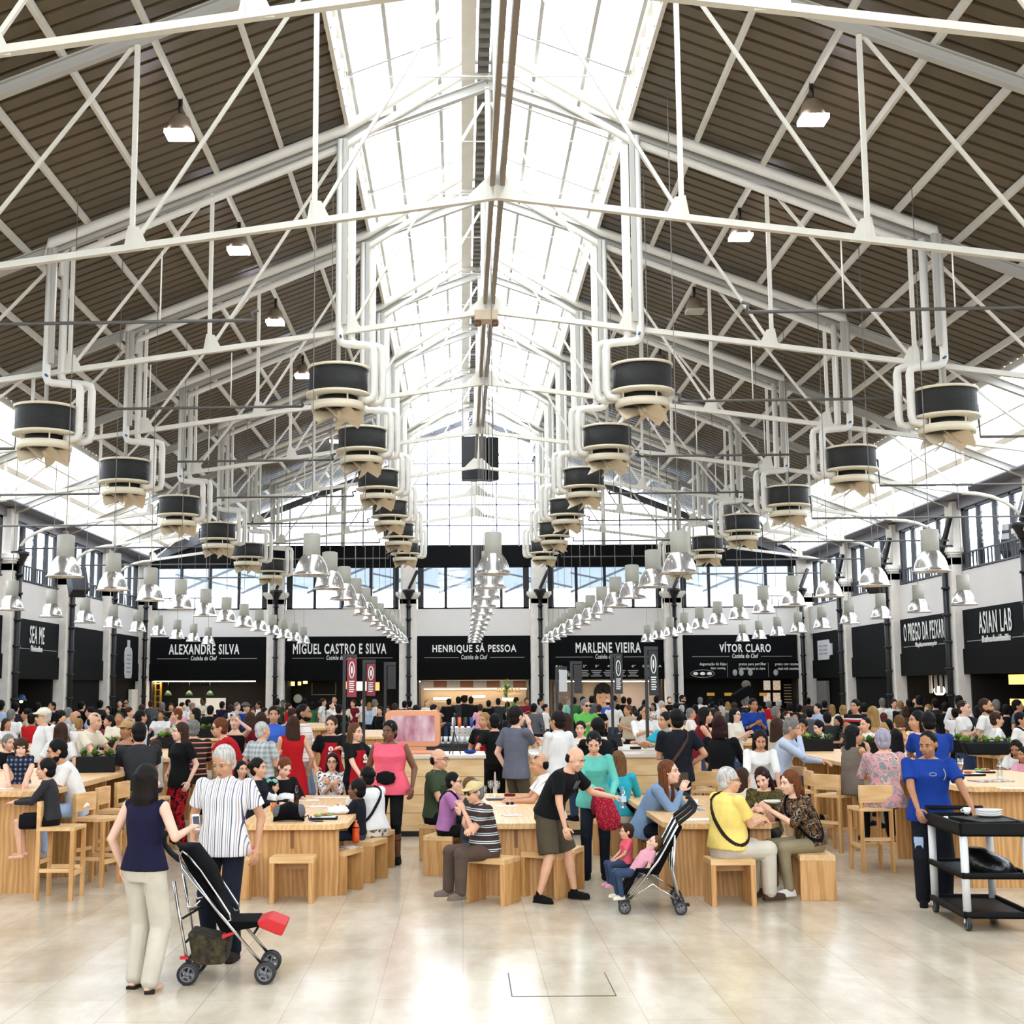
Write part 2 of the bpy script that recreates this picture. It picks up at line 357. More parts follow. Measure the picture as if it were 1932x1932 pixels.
for sg in (-1, 1):
    mb = MB()
    for dx in (-0.22, 0.22): mb.span((AX+sg*2.6+dx-0.05, YF-0.3, 7.5), (AX+sg*2.6+dx+0.05, YF-0.2, Z(roof(2.6))-0.1))
    for q in range(7):
        a = 7.6+q*0.5; mb.bar((AX+sg*2.6-0.2, YF-0.25, a), (AX+sg*2.6+0.2, YF-0.25, a+0.5), 0.04, 0.04)
    tag(mb.build('lattice_post', mat('grey_lattice', '#9a9ca6', 0.5)), 'grey lattice post at the %s of the tall middle gable glazing' % ('left' if sg < 0 else 'right'), 'lattice post', 'gable lattice posts')
    tag(MB().tube([(AX+sg*4.95, YF-0.2, 7.5), (AX+sg*4.95, YF-0.2, Z(roof(5))-0.1)], 0.08, 10).build('gable_post', M_steelg), 'grey tube post in the %s half of the gable glazing' % ('left' if sg < 0 else 'right'), 'post', 'gable tube posts')
# upper windows between the columns
WN = [8]
def upper_windows(A, B, n, wall, rail=None):
    """A,B: floor points of the bay on the wall face; n panes"""
    A, B = Vector(A), Vector(B); d = (B-A); L = d.length; d.normalize(); nr = Vector((-d.y, d.x, 0))
    M = Matrix((d, nr, Vector((0, 0, 1)))).transposed()
    def bx(mb, u0, u1, z0, z1, t0=-0.04, t1=0.08):
        mb.box(A+d*((u0+u1)/2)+nr*((t0+t1)/2)+Vector((0, 0, (z0+z1)/2)), (u1-u0, t1-t0, z1-z0), M=M)
    z0, z1 = 5.12, 6.75
    wn = empty('window_%d' % WN[0]); wn['kind'] = 'structure'; WN[0] += 1
    mb = MB(); bx(mb, 0, L, z0, z0+0.06); bx(mb, 0, L, z1-0.06, z1)
    for i in range(n+1):
        w = 0.22 if i in (0, n) else 0.11; u = min(max(L*i/n, w/2), L-w/2); bx(mb, u-w/2, u+w/2, z0, z1)
    mb.build('window_frame', M_frame, wn)
    mb = MB(); mb.add([A+Vector((0, 0, z0)), B+Vector((0, 0, z0)), B+Vector((0, 0, z1)), A+Vector((0, 0, z1))], [(0, 1, 2, 3)]); mb.build('pane', M_glass, wn)
    if rail:
        mb = MB(); bx(mb, rail[0], rail[1], z0+0.42, z0+0.46, -0.12, -0.08); bx(mb, rail[0], rail[1], z0+0.02, z0+0.06, -0.12, -0.08); u = rail[0]
        while u <= rail[1]: bx(mb, u-0.015, u+0.015, z0, z0+0.44, -0.115, -0.085); u += 0.24
        r = mb.build('railing', M_blackm, wn)
for i in range(5):
    upper_windows((FX[i]+0.36, YF+0.05, 0), (FX[i+1]-0.36, YF+0.05, 0), 4, 'far', (0.2, 2.3) if i == 0 else ((3.2, 4.2) if i == 4 else None))
# side walls
CL = [TY[k]-SK*0-(-HW)*0 for k in range(9)]
def colY(sg, k): return TY[k]+SK*(sg*HW)
for sg in (-1, 1):
    side = 'left' if sg < 0 else 'right'; X = AX+sg*HW
    xi = X; xo = X+sg*0.3; lo, hi = min(xi, xo), max(xi, xo)
    MB().span((lo, YB, 4.1), (hi, YF, 5.12)).build('wall_'+side, M_wall)['kind'] = 'structure'
    mb = MB(); mb.span((lo, YB, 6.75), (hi, YF, 7.25)); mb.build('trim_'+('5' if sg < 0 else '6'), mat('grey_gutter', '#77747a', 0.5))['kind'] = 'structure'
    mb = MB(); mb.span((min(X-sg*0.5, X), YB, 7.02), (max(X-sg*0.5, X), YF, 7.06)); mb.build('trim_'+('7' if sg < 0 else '8'), MATS['grey_gutter'])['kind'] = 'structure'
    for k in range(4, 8):
        a, b = colY(sg, k)+0.4, colY(sg, k+1)-0.4
        P, Q = (X+sg*0.1, a, 0), (X+sg*0.1, b, 0)
        if sg < 0: upper_windows(P, Q, 4, side, (0.1, b-a-0.1))
        else: upper_windows(Q, P, 4, side, (0.1, b-a-0.1))
# what stands beyond the upper glazing: pale hall next door
M_out = mat('pale_blue_grey_wall', '#b8c0c8', 0.8)
MB().span((AX-22, YF+9, 6.55), (AX+22, YF+9.2, 7.55)).build('wall_outside', M_out)['kind'] = 'structure'
MB().span((AX-22, YF+9, 0), (AX+22, YF+9.2, 5.5)).build('wall_outside', M_out)['kind'] = 'structure'
MB().span((AX-22, YF+0.4, 7.5), (AX+22, YF+9.4, 7.6)).build('ceiling_outside', M_out)['kind'] = 'structure'
for i in range(9):
    x = AX-11+i*2.75
    mb = MB(); mb.bar((x-1.4, YF+5, 6.1), (x+1.4, YF+5, 7.3), 0.1, 0.1); mb.bar((x-1.4, YF+5, 6.9), (x+1.4, YF+5, 6.3), 0.08, 0.08); mb.bar((x, YF+5, 5), (x, YF+5, 7.5), 0.1, 0.1, (0, 1, 0))
    tag(mb.build('outdoor_brace', mat('pale_brace', '#8f989f', 0.5)), 'pale grey cross brace seen through the far upper windows, %s from the left' % ORD[i], 'brace', 'braces beyond the far windows')
for sg in (-1, 1):
    mb = MB(); X = AX+sg*(HW+5)
    mb.span((X-0.1, YB, 0), (X+0.1, YF, 6.2)); mb.build('wall_outside', M_out)['kind'] = 'structure'
# back wall, behind the camera
mb = MB(); mb.span((AX-HW, YB-0.3, 0), (AX+HW, YB, 5.1)); mb.build('wall_back', M_wall)['kind'] = 'structure'
# columns with capitals, and black downpipes
def column(name_pos, x, y, ang):
    t = empty('column', (x, y, 0), ang, name_pos, 'column', 'stone columns along the walls')
    MB().box((0, 0, 2.75), (0.66, 0.5, 5.5)).build('shaft', M_stone, t, 0.02)
    mb = MB(); mb.prism([(-0.33, -0.25), (0.33, -0.25), (0.33, 0.25), (-0.33, 0.25)], 5.3, 5.5)
    for z, e in ((5.5, 0.04), (5.56, 0.09), (5.62, 0.13), (5.68, 0.13)): mb.box((0, 0, z+0.03), (0.66+2*e, 0.5+2*e, 0.06))
    mb.build('capital', M_stone, t)
    MB().box((0, 0.05, 6.35), (0.56, 0.4, 1.25)).build('upper_block', M_stone, t, 0.02)
def downpipe(label, x, y, ang):
    t = empty('downpipe', (x, y, 0), ang, label, 'downpipe', 'black downpipes on the columns')
    MB().tube([(0, 0, 0), (0, 0, 5.55)], 0.075, 12).build('pipe', M_blackm, t)
    MB().lathe([(0.08, 5.45), (0.12, 5.55), (0.2, 5.7), (0.24, 5.72), (0.24, 5.82), (0.2, 5.82)], n=14).build('hopper', M_blackm, t)
    for z in (0.9, 1.9, 2.6, 3.3, 4.0, 4.7, 5.2): MB().lathe([(0.075, z-0.03), (0.11, z-0.03), (0.11, z+0.03), (0.075, z+0.03)], n=12).build('collar', M_blackm, t)
    MB().bar((0, 0, 5.85), (0.32, 0.1, 6.55), 0.1, 0.1).build('offset_pipe', M_blackm, t)
for i, x in enumerate(FX):
    column('pale stone column on the far wall, %s from the left' % ORD[i], x, YF-0.1, 0)
    dx = 0.0 if i in (0, 5) else 0.03
    downpipe('black downpipe on the %s far-wall column from the left' % ORD[i], x+dx+(0.25 if i == 0 else (-0.25 if i == 5 else 0)), YF-0.47, 0)
for sg in (-1, 1):
    side = 'left' if sg < 0 else 'right'
    for j, k in enumerate((7, 6, 5, 4)):
        x, y = AX+sg*(HW+0.02), colY(sg, k)
        column('pale stone column on the %s wall, %s from the far corner' % (side, ORD[j]), x, y, -sg*PI/2)
        downpipe('black downpipe on the %s wall column %s from the far corner' % (side, ORD[j]), x-sg*0.34, y-0.05, -sg*PI/2)
# ================================================================= FOOD STALLS ALONG THE WALLS
M_white = mat('sign_white', '#f0efea', 0.6)
M_rule = mat('sign_grey', '#9a9a98', 0.6)
M_dark = mat('dark_interior', '#15120f', 0.7, var=0.3)
M_beige = mat('beige_panel', '#d6c4a8', 0.7, var=0.08)
M_fasc = mat('black_fascia', '#0b0b0e', 0.75, spec=0.12)
M_fasc2 = mat('black_lower_band', '#050506', 0.75, spec=0.12)
M_warm = mat('warm_lamp', '#ffd9a0', emit=9)
M_tube = mat('strip_light_glow', '#ffe9c8', emit=12)
M_counter = mat('stall_counter', '#14110f', 0.6, spec=0.2)
def stall(A, B, label, title=None, tagl=None, tx=None, back=M_dark, depth=2.2, rules=True, closed=False, th=0.39):
    A, B = Vector(A), Vector(B); L = (B-A).length; rz = math.atan2(B.y-A.y, B.x-A.x)
    t = empty('food_stall', A, rz, label, 'food stall', 'stalls along the walls')
    MB().span((0, -0.03, 3.1), (L, 0.12, 4.1)).build('fascia', M_fasc, t)
    MB().span((-0.06, -0.055, 2.45), (L+0.06, 0.12, 3.1)).build('lower_band', M_fasc2, t)
    if closed:
        MB().span((0, 0.05, 0), (L, 0.12, 2.45)).build('shutter', M_fasc2, t)
    else:
        MB().span((0, depth, 0), (L, depth+0.1, 2.9)).build('back_panel', back, t)
        MB().span((0, 0.1, 2.46), (L, depth, 2.5)).build('canopy', M_dark, t)
        for u in (0, L): MB().span((u-0.04, 0.1, 0), (u+0.04, depth, 2.46)).build('side_panel', M_dark, t)
        MB().span((0, 0.05, 0), (L, 0.7, 1.08)).build('counter', M_counter, t)
    if title:
        u0, u1 = tx
        text(title, th, (u1-u0), M_white, t, 'lettering', ((u0+u1)/2, -0.05, 3.44), bold=0.022 if th < .4 else 0.008, ext=0.012 if th < .4 else 0.004)
        if tagl:
            w = min(0.98, 0.3*L) if len(tagl) < 18 else 1.7
            text(tagl, 0.17, w, M_white, t, 'tagline', ((u0+u1)/2, -0.045, 3.22), shear=0.25, bold=0.008)
            if rules:
                mb = MB(); c = (u0+u1)/2; a = max(0.25, c-2.0); b = min(L-0.2, c+2.0)
                mb.span((a, -0.045, 3.275), (c-w/2-0.1, -0.03, 3.295)); mb.span((c+w/2+0.1, -0.045, 3.275), (b, -0.03, 3.295)); mb.build('rule', M_rule, t)
    return t
def fu(px, i): return at(px, 1230, YF).x-(FX[i]+0.36)
ST = []
for a, b in (((AX-HW-3, YF+2.4, 0), (AX+HW+3, YF+2.6, 5.1)), ((AX-HW-3, YF+.3, 4.95), (AX+HW+3, YF+2.6, 5.05))): MB().span(a, b).build('wall_far', M_dark)['kind'] = 'structure'
for sg in (-1, 1):
    for a, b in (((2.4, 0), (2.6, 5.1)), ((.3, 4.95), (2.6, 5.05))):
        x0, x1 = AX+sg*(HW+a[0]), AX+sg*(HW+b[0]); MB().span((min(x0, x1), YB, a[1]), (max(x0, x1), YF+2.6, b[1])).build('wall_'+('left' if sg < 0 else 'right'), M_dark)['kind'] = 'structure'
names = [('ALEXANDRE SILVA', 319, 452), ('MIGUEL CASTRO E SILVA', 553, 729), ('HENRIQUE SÁ PESSOA', 816, 974), ('MARLENE VIEIRA', 1086, 1209), ('VÍTOR CLARO', 1357, 1454)]
backs = [M_dark, M_dark, mat('kitchen_backwall', '#b9a78f', 0.6), M_beige, M_dark]
lab = ['black stall front leftmost on the far wall, above green lamps', 'black stall front on the far wall with a round pale clock', 'black stall front at the middle of the far wall over a bright kitchen', 'black stall front on the far wall with a beige mural of a face', 'black stall front rightmost on the far wall, with drawn menu']
for i in range(5):
    ST.append(stall((FX[i]+0.36, YF, 0), (FX[i+1]-0.36, YF, 0), lab[i], names[i][0], 'Cozinha do Chef', (fu(names[i][1], i), fu(names[i][2], i)), backs[i]))
def sidebay(sg, k):
    X = AX+sg*HW; a, b = colY(sg, k)+0.38, colY(sg, k+1)-0.38
    return ((X, a, 0), (X, b, 0)) if sg < 0 else ((X, b, 0), (X, a, 0))
wl = mat('warm_grey_wall', '#8d8378', 0.7)
def L_(sg, k): A, B = sidebay(sg, k); return (Vector(B)-Vector(A)).length
b = sidebay(-1, 7); stall(*b, 'black stall front in the left corner bay with a pale bottle-shaped menu', closed=True)
stall(*sidebay(-1, 6), 'plain black stall front without lettering on the left wall', closed=True)
sea = stall(*sidebay(-1, 5), 'black stall front on the left wall with two-word white title', 'SEA ME', 'Peixaria moderna', (1.45, 2.75), wl, th=0.5)
stall(*sidebay(-1, 4), 'black stall front at the far left edge of the view', closed=True)
stall(*sidebay(1, 7), 'black stall front in the right corner bay with a pale horizontal menu', closed=True)
stall(*sidebay(1, 6), 'plain black stall front without lettering on the right wall', closed=True)
pre = stall(*sidebay(1, 5), 'black stall front on the right wall with a four-word white title', 'O PREGO DA PEIXARIA', 'Pão, pão, com carne ou peixe', (0.35, 3.95), wl, th=0.52)
asi = stall(*sidebay(1, 4), 'black stall front at the right edge of the view', 'ASIAN LAB', 'Os sabores da cozinha asiática', (1.1, 3.1), M_dark, th=0.55)
for sg in (-1, 1):
    X = AX+sg*(HW+0.1)
    MB().span((min(X, X+sg*0.2), YB, 0), (max(X, X+sg*0.2), colY(sg, 4)-0.4, 4.1)).build('wall_'+('left' if sg < 0 else 'right'), M_fasc)['kind'] = 'structure'
# menus on the corner bays
def on_bay(sg, k, u, dep, z):
    A, B = sidebay(sg, k); A, B = Vector(A), Vector(B); d = (B-A).normalized(); n = Vector((-d.y, d.x, 0)); return A+d*u+n*dep+Vector((0, 0, z)), math.atan2(d.y, d.x)
p, rz = on_bay(-1, 7, 2.6, -0.06, 3.0)
bm = empty('menu_board', p, rz, 'pale bottle-shaped menu on black panel at left corner', 'menu board')
RX = Matrix.Rotation(PI/2, 3, 'X')
MB().prism([(-0.42, -0.45), (0.42, -0.45), (0.52, -0.3), (0.52, 0.45), (0.4, 0.62), (0.14, 0.68), (0.14, 0.92), (-0.14, 0.92), (-0.14, 0.68), (-0.4, 0.62), (-0.52, 0.45), (-0.52, -0.3)], -0.02, 0.02, RX).build('board', mat('menu_pale', '#cfcfd2', 0.6), bm)
for j in range(5): MB().span((-0.3, -0.03, 0.35-j*0.15), (0.3, -0.022, 0.40-j*0.15)).build('menu_line', M_rule, bm)
p, rz = on_bay(1, 7, 1.7, -0.06, 3.45)
bm = empty('menu_board', p, rz, 'pale sideways bottle-shaped menu on black panel at right corner', 'menu board')
MB().prism([(-0.9, -0.35), (0.5, -0.35), (0.62, -0.2), (0.95, -0.2), (0.95, 0.2), (0.62, 0.2), (0.5, 0.35), (-0.9, 0.35)], -0.02, 0.02, RX).build('board', MATS['menu_pale'], bm)
for j in range(3):
    for q in range(2): MB().span((-0.7+q*0.6, -0.03, 0.12-j*0.14), (-0.25+q*0.6, -0.022, 0.17-j*0.14)).build('menu_line', M_rule, bm)
# written menus of the two right-hand far stalls
def wmenu(i, items, label):
    t = empty('menu_writing', (FX[i]+0.36, YF-0.062, 0), 0, label, 'menu lettering')
    for (s, px0, px1, py, h) in items:
        a, b_ = fu(px0, i), fu(px1, i); text(s, h, b_-a, M_white, t, 'lettering', ((a+b_)/2, 0, at(px0, py, YF).z), ext=0.004, bold=0.004)
    return t
m4 = wmenu(4, [('degustação de bijus', 1319, 1369, 1257, .14), ('bijus tasting', 1340, 1367, 1264, .11), ('pratos para partilhar', 1393, 1444, 1257, .14), ('Lisbon flavours to share', 1392, 1442, 1264, .11), ('pratos com recomendação', 1461, 1520, 1257, .14), ('meals with recommendation', 1466, 1518, 1264, .11)], 'white handwritten menu on the rightmost far stall band')
def up(px, py, i): v = at(px, py, YF); return v.x-(FX[i]+0.36), v.z
u, z = up(1325, 1271, 4)
mb = MB(); mb.tube([(u+0.45*math.cos(a*PI/10), 0, z+0.14*math.sin(a*PI/10)) for a in range(21)], 0.012, 5); mb.build('platter_outline', M_rule, m4)
for dx in (-0.26, 0, 0.26): MB().ell((u+dx, 0, z), (0.1, 0.012, 0.06)).build('drawn_bun', M_white, m4)
for px in (1386, 1398, 1415, 1463):
    u, z = up(px, 1269, 4); MB().ell((u, 0, z), (0.09, 0.012, 0.12)).build('drawn_food', M_rule, m4)
for px in (1372, 1449): u, z = up(px, 1264, 4); MB().span((u-0.006, -0.005, z-0.27), (u+0.006, 0.005, z+0.27)).build('divider', M_rule, m4)
m3 = wmenu(3, [('Pál', 1048, 1059, 1268, .25), ('Pix', 1066, 1077, 1276, .2)]+[(s, x-3, x+4, 1259, .09) for s, x in (('2ª', 1102), ('3ª', 1125), ('4ª', 1148), ('5ª', 1170), ('6ª', 1194))]+[('SEMANA', 1211, 1247, 1259, .09)], 'white menu lettering on the band of the stall with the mural')
for x in (1102, 1125, 1148, 1170, 1194, 1225):
    for j in range(4):
        u, z = up(x, 1265+j*3.4, 3); w = 0.2-0.04*((j*7+x) % 3); MB().span((u-w, -0.004, z-0.018), (u+w, 0.004, z+0.012)).build('menu_line', M_rule, m3)
# ---- what is inside: leftmost far stall
def at3(px, py, d=0.0): return at(px, py, YF+d)
def plate(name, px0, py0, px1, py1, d, m, label, cat, th=0.05, group=None):
    a, b_ = at3(px0, py1, d), at3(px1, py0, d); o = MB().span((a.x, a.y-th/2, a.z), (b_.x, a.y+th/2, b_.z)).build(name, m); return tag(o, label, cat, group)
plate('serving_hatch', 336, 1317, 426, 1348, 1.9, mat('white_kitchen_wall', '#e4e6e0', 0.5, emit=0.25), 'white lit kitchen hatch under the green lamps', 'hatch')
for j, px in enumerate((317, 357, 396)):
    p = at3(px, 1311, 0.5); t = empty('stall_lamp', p, 0, 'small green dome lamp, %s from the left in the leftmost far stall' % ORD[j], 'lamp', 'green stall lamps')
    MB().lathe([(0.02, 0.16), (0.07, 0.13), (0.12, 0.06), (0.14, -0.02), (0.13, -0.02), (0.1, 0.05)], n=14).build('shade', mat('lamp_green', '#5f7f5c', 0.4), t)
    MB().tube([(0, 0, 0.15), (0, 0, 0.5)], 0.008, 5).build('cord', M_blackm, t)
a, b_ = at3(281, 1335, 0.6), at3(304, 1284, 0.6); sh = empty('bottle_shelf', (a.x, a.y, 0), 0, 'yellow open shelf at the left end of the leftmost far stall', 'shelf')
ym = mat('yellow_shelf', '#c79a33', 0.5)
for u in (0, 0.24, b_.x-a.x): MB().span((u-0.02, -0.1, a.z-0.6), (u+0.02, 0.1, b_.z)).build('upright', ym, sh)
for q in range(8): z = a.z-0.5+q*0.23; MB().span((0, -0.1, z), (b_.x-a.x, 0.1, z+0.03)).build('shelf_board', ym, sh)
# second far stall: clock, framed board, warm lights
p = at3(562, 1318, 1.6); ck = empty('wall_clock', p, 0, 'round pale clock in the dark second far stall', 'clock')
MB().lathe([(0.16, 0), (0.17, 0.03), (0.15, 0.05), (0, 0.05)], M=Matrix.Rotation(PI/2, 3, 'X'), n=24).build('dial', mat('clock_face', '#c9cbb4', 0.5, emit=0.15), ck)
MB().lathe([(0.16, -0.01), (0.2, -0.01), (0.2, 0.06), (0.17, 0.06)], M=Matrix.Rotation(PI/2, 3, 'X'), n=24, caps=False).build('rim', M_blackm, ck)
plate('hanging_lamp', 669, 1286, 698, 1303, 0.8, mat('paper_lamp', '#ffe3b4', emit=3.0), 'bright cream paper lamp in the second far stall', 'lamp', 0.4)
for j, (a, b_, c, d_, e) in enumerate([(549, 1286, 556, 1294, 4), (562, 1286, 568, 1293, 4), (572, 1285, 580, 1290, 6), (704, 1287, 716, 1303, 1.5), (650, 1286, 655, 1300, 1.2)]):
    plate('lit_niche', a, b_, c, d_, 1.2, mat('niche_%d' % e, '#f2c67c', emit=e*0.6), 'small warm lit niche, %s in the row inside the second far stall' % ORD[j], 'niche light', 0.05, 'lit niches')
fr = empty('framed_board', at3(611, 1300, 1.0), 0, 'thin wood frame around a black board in second far stall', 'frame')
for (x0, z0, x1, z1) in ((-.47, -.2, -.44, .25), (.44, -.2, .47, .25), (-.47, -.23, .47, -.2)): MB().span((x0, -0.02, z0), (x1, 0.02, z1)).build('frame_bar', mat('frame_wood', '#8a6a45', 0.5), fr)
# middle far stall: striped valance, strip lights, shelves, pots
for j in range(9):
    x0 = 793+j*25
    plate('valance_panel', x0, 1284, x0+25, 1297, 0.35, mat('terracotta', '#9a5f43', 0.6) if j % 2 else mat('cream_valance', '#cdbfae', 0.6), '%s valance panel, %s from the left over the middle kitchen' % ('terracotta' if j % 2 else 'cream', ORD[j]), 'valance panel', 0.03, 'kitchen valance')
plate('strip_light', 800, 1299, 995, 1301, 1.9, M_tube, 'long warm strip light high in the middle kitchen', 'strip light', 0.08)
for j, (x0, x1, y) in enumerate([(818, 850, 1318), (892, 915, 1314), (948, 978, 1319)]):
    plate('heat_lamp', x0, y-2, x1, y+2, 1.2, M_tube, 'glowing heat lamp, %s from the left in the middle kitchen' % ORD[j], 'heat lamp', 0.1, 'heat lamps')
for j, (x0, x1, y) in enumerate([(795, 985, 1323), (930, 990, 1309), (930, 985, 1332)]):
    plate('kitchen_shelf', x0, y-1, x1, y+1, 1.6, mat('steel_shelf', '#b8a68e', 0.35), 'thin steel shelf, %s in the middle kitchen' % ORD[j], 'shelf', 0.35, 'kitchen shelves')
for j in range(7):
    p = at3(940+j*6.5, 1306, 1.6); tag(MB().lathe([(0.05, 0), (0.06, 0.1), (0.05, 0.14)], p, 10).build('jar', mat('jar_cream', '#e6d3b0', 0.4)), 'cream jar on the kitchen shelf, %s from the left' % ORD[j], 'jar', 'jars on the kitchen shelf')
# mural stall: generic drawn face, menu sheet
p = at3(1138, 1313, 2.1); fc = empty('face_mural', p, 0, 'flat beige mural of a dark-haired face inside the stall', 'mural')
def disc(rx, rz_, y, m, nm, cx=0, cz=0): MB().prism([(cx+rx*math.cos(k*PI/12), cz+rz_*math.sin(k*PI/12)) for k in range(24)], -0.01, 0.01, RX, (0, y, 0)).build(nm, m, fc)
mk = mat('mural_black', '#0d0b0b', 0.7); ms = mat('mural_skin', '#e2b899', 0.7)
disc(0.36, 0.42, -0.02, mk, 'hair', 0, 0.1); disc(0.12, 0.14, -0.03, mk, 'hair_bun', -0.36, -0.12); disc(0.12, 0.14, -0.03, mk, 'hair_bun', 0.36, -0.12); disc(0.28, 0.36, -0.05, ms, 'face', 0, -0.08)
disc(0.17, 0.14, -0.07, mk, 'fringe', -0.14, 0.22); disc(0.17, 0.14, -0.07, mk, 'fringe', 0.14, 0.22)
for sx in (-1, 1): disc(0.05, 0.012, -0.07, mk, 'eye', sx*0.12, -0.05)
disc(0.05, 0.02, -0.07, mat('mural_red', '#b4524a', 0.7), 'lips', 0, -0.27)
for i, e in ((0, 1), (2, 1), (3, 1)): plate('strip_light', names[i][1]-30, 1284.5, names[i][2]+30, 1286.5, .45, mat('strip_bright', '#ffe6c4', emit=38), 'thin strip light under the band of the %s far stall' % ('leftmost', '', 'middle', 'mural')[i], 'strip light', .08)  # glowing strips added only to brighten the stall interiors
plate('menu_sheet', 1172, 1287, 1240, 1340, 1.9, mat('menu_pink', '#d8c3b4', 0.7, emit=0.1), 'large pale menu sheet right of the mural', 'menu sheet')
plate('mural_panel', 1045, 1287, 1100, 1340, 2.0, mat('mural_grey', '#a89a8b', 0.7, var=0.3, vscale=4), 'greyish patterned panel left of the mural', 'wall panel')
# rightmost far stall
for j, (x, y) in enumerate([(1341, 1310), (1374, 1310), (1440, 1310)]):
    plate('yellow_tag', x-7, y-3, x+7, y+3, 0.4, mat('tag_yellow', '#b98a2e', 0.5, emit=0.4), 'small yellow lit sign, %s from the left in rightmost far stall' % ORD[j], 'sign', 0.03, 'yellow signs')
for j, (x0, x1, y0, y1) in enumerate([(1441, 1453, 1284, 1302), (1459, 1472, 1284, 1302), (1441, 1453, 1307, 1324), (1459, 1472, 1307, 1324)]):
    plate('food_picture', x0, y0, x1, y1, 0.9, mat('picture_%d' % (j % 2), '#e6cdb0' if j % 2 else '#e9dcc8', 0.6, emit=0.5, var=0.5, vscale=14, col2='#b5543a'), 'small lit food picture, %s in a block of four in rightmost far stall' % ('upper left', 'upper right', 'lower left', 'lower right')[j], 'picture', 0.03, 'food pictures')
pb = empty('price_board', at3(1494, 1308, 0.9), 0, 'dark board with yellow and white lines in rightmost far stall', 'board')
MB().span((-0.35, 0, -0.4), (0.35, 0.03, 0.4)).build('board', M_fasc2, pb)
for j in range(7): MB().span((-0.3, -0.01, 0.3-j*0.11), (0.05+0.22*((j*5) % 3)/2, 0, 0.34-j*0.11)).build('menu_line', mat('line_yellow', '#a8822f', 0.6, emit=0.2) if j % 2 else M_rule, pb)
# side stalls: lamps and trims
for j, (px, py) in enumerate([(17, 1322), (40, 1322)]):
    p = at(px, py, 38+j*0.9); p.x = max(p.x, AX-HW-1.4); t = empty('stall_lamp', p, 0, 'blue dome lamp, %s from the left in the left wall stall' % ORD[j], 'lamp', 'blue stall lamps')
    MB().lathe([(0.02, 0.2), (0.1, 0.14), (0.16, 0), (0.15, 0), (0.08, 0.1)], n=14).build('shade', mat('lamp_blue', '#4d7fae', 0.4), t)
    MB().ell((0, 0, -0.02), (0.05, 0.05, 0.05)).build('bulb', mat('bulb_glow', '#ffd08a', emit=14), t)
for j, dx in enumerate((-0.13, 0.13)):
    p, rz = on_bay(1, 5, 1.5+dx, 0.5, 2.02); t = tag(MB().ell(p, (0.11, 0.11, 0.13)).build('globe_lamp', mat('globe_glow', '#ffcf8e', emit=12)), 'small glowing globe lamp, %s of a pair in the right wall stall' % ('left', 'right')[j], 'lamp', 'globe lamps')
for j in range(5):
    p, rz = on_bay(1, 5, 1.1+j*0.42, 0.4, 2.2); o = MB().box(p, (0.22, 0.02, 0.5), rz).build('hanging_sheet', mat('sheet_grey', '#c2bfbd', 0.7)); tag(o, 'pale paper sheet hanging in the right wall stall, %s from the left' % ORD[j], 'paper sheet', 'hanging sheets')
p, rz = on_bay(1, 5, 2.6, 1.2, 1.4); tag(MB().box(p, (3, 0.05, 1.2), rz).build('ochre_panel', mat('ochre_panel', '#8a7326', 0.6)), 'ochre back panel of the right wall stall', 'panel')
for j, z in enumerate((2.3, 1.75)):
    p, rz = on_bay(1, 4, 2.2, 0.5, z); tag(MB().box(p, (1.5, 0.05, 0.24 if j == 0 else 0.16), rz).build('glow_panel', mat('amber_glow', '#ffc46a', emit=2.2)), 'amber lit bar, %s in the stall at the right edge' % ('upper', 'lower')[j], 'light bar', 'amber light bars')
p, rz = on_bay(-1, 7, 3.6, -0.05, 1.1); tag(MB().box(p, (1.1, 0.12, 2.1), rz).build('stone_panel', M_stone), 'pale stone wall piece under the corner bay at left', 'wall panel')
p, rz = on_bay(1, 7, 1.2, -0.05, 1.2); tag(MB().box(p, (1.3, 0.12, 2.3), rz).build('grey_panel', mat('grey_wall_panel', '#77736f', 0.7, var=0.15)), 'grey wall piece under the corner bay at right', 'wall panel')
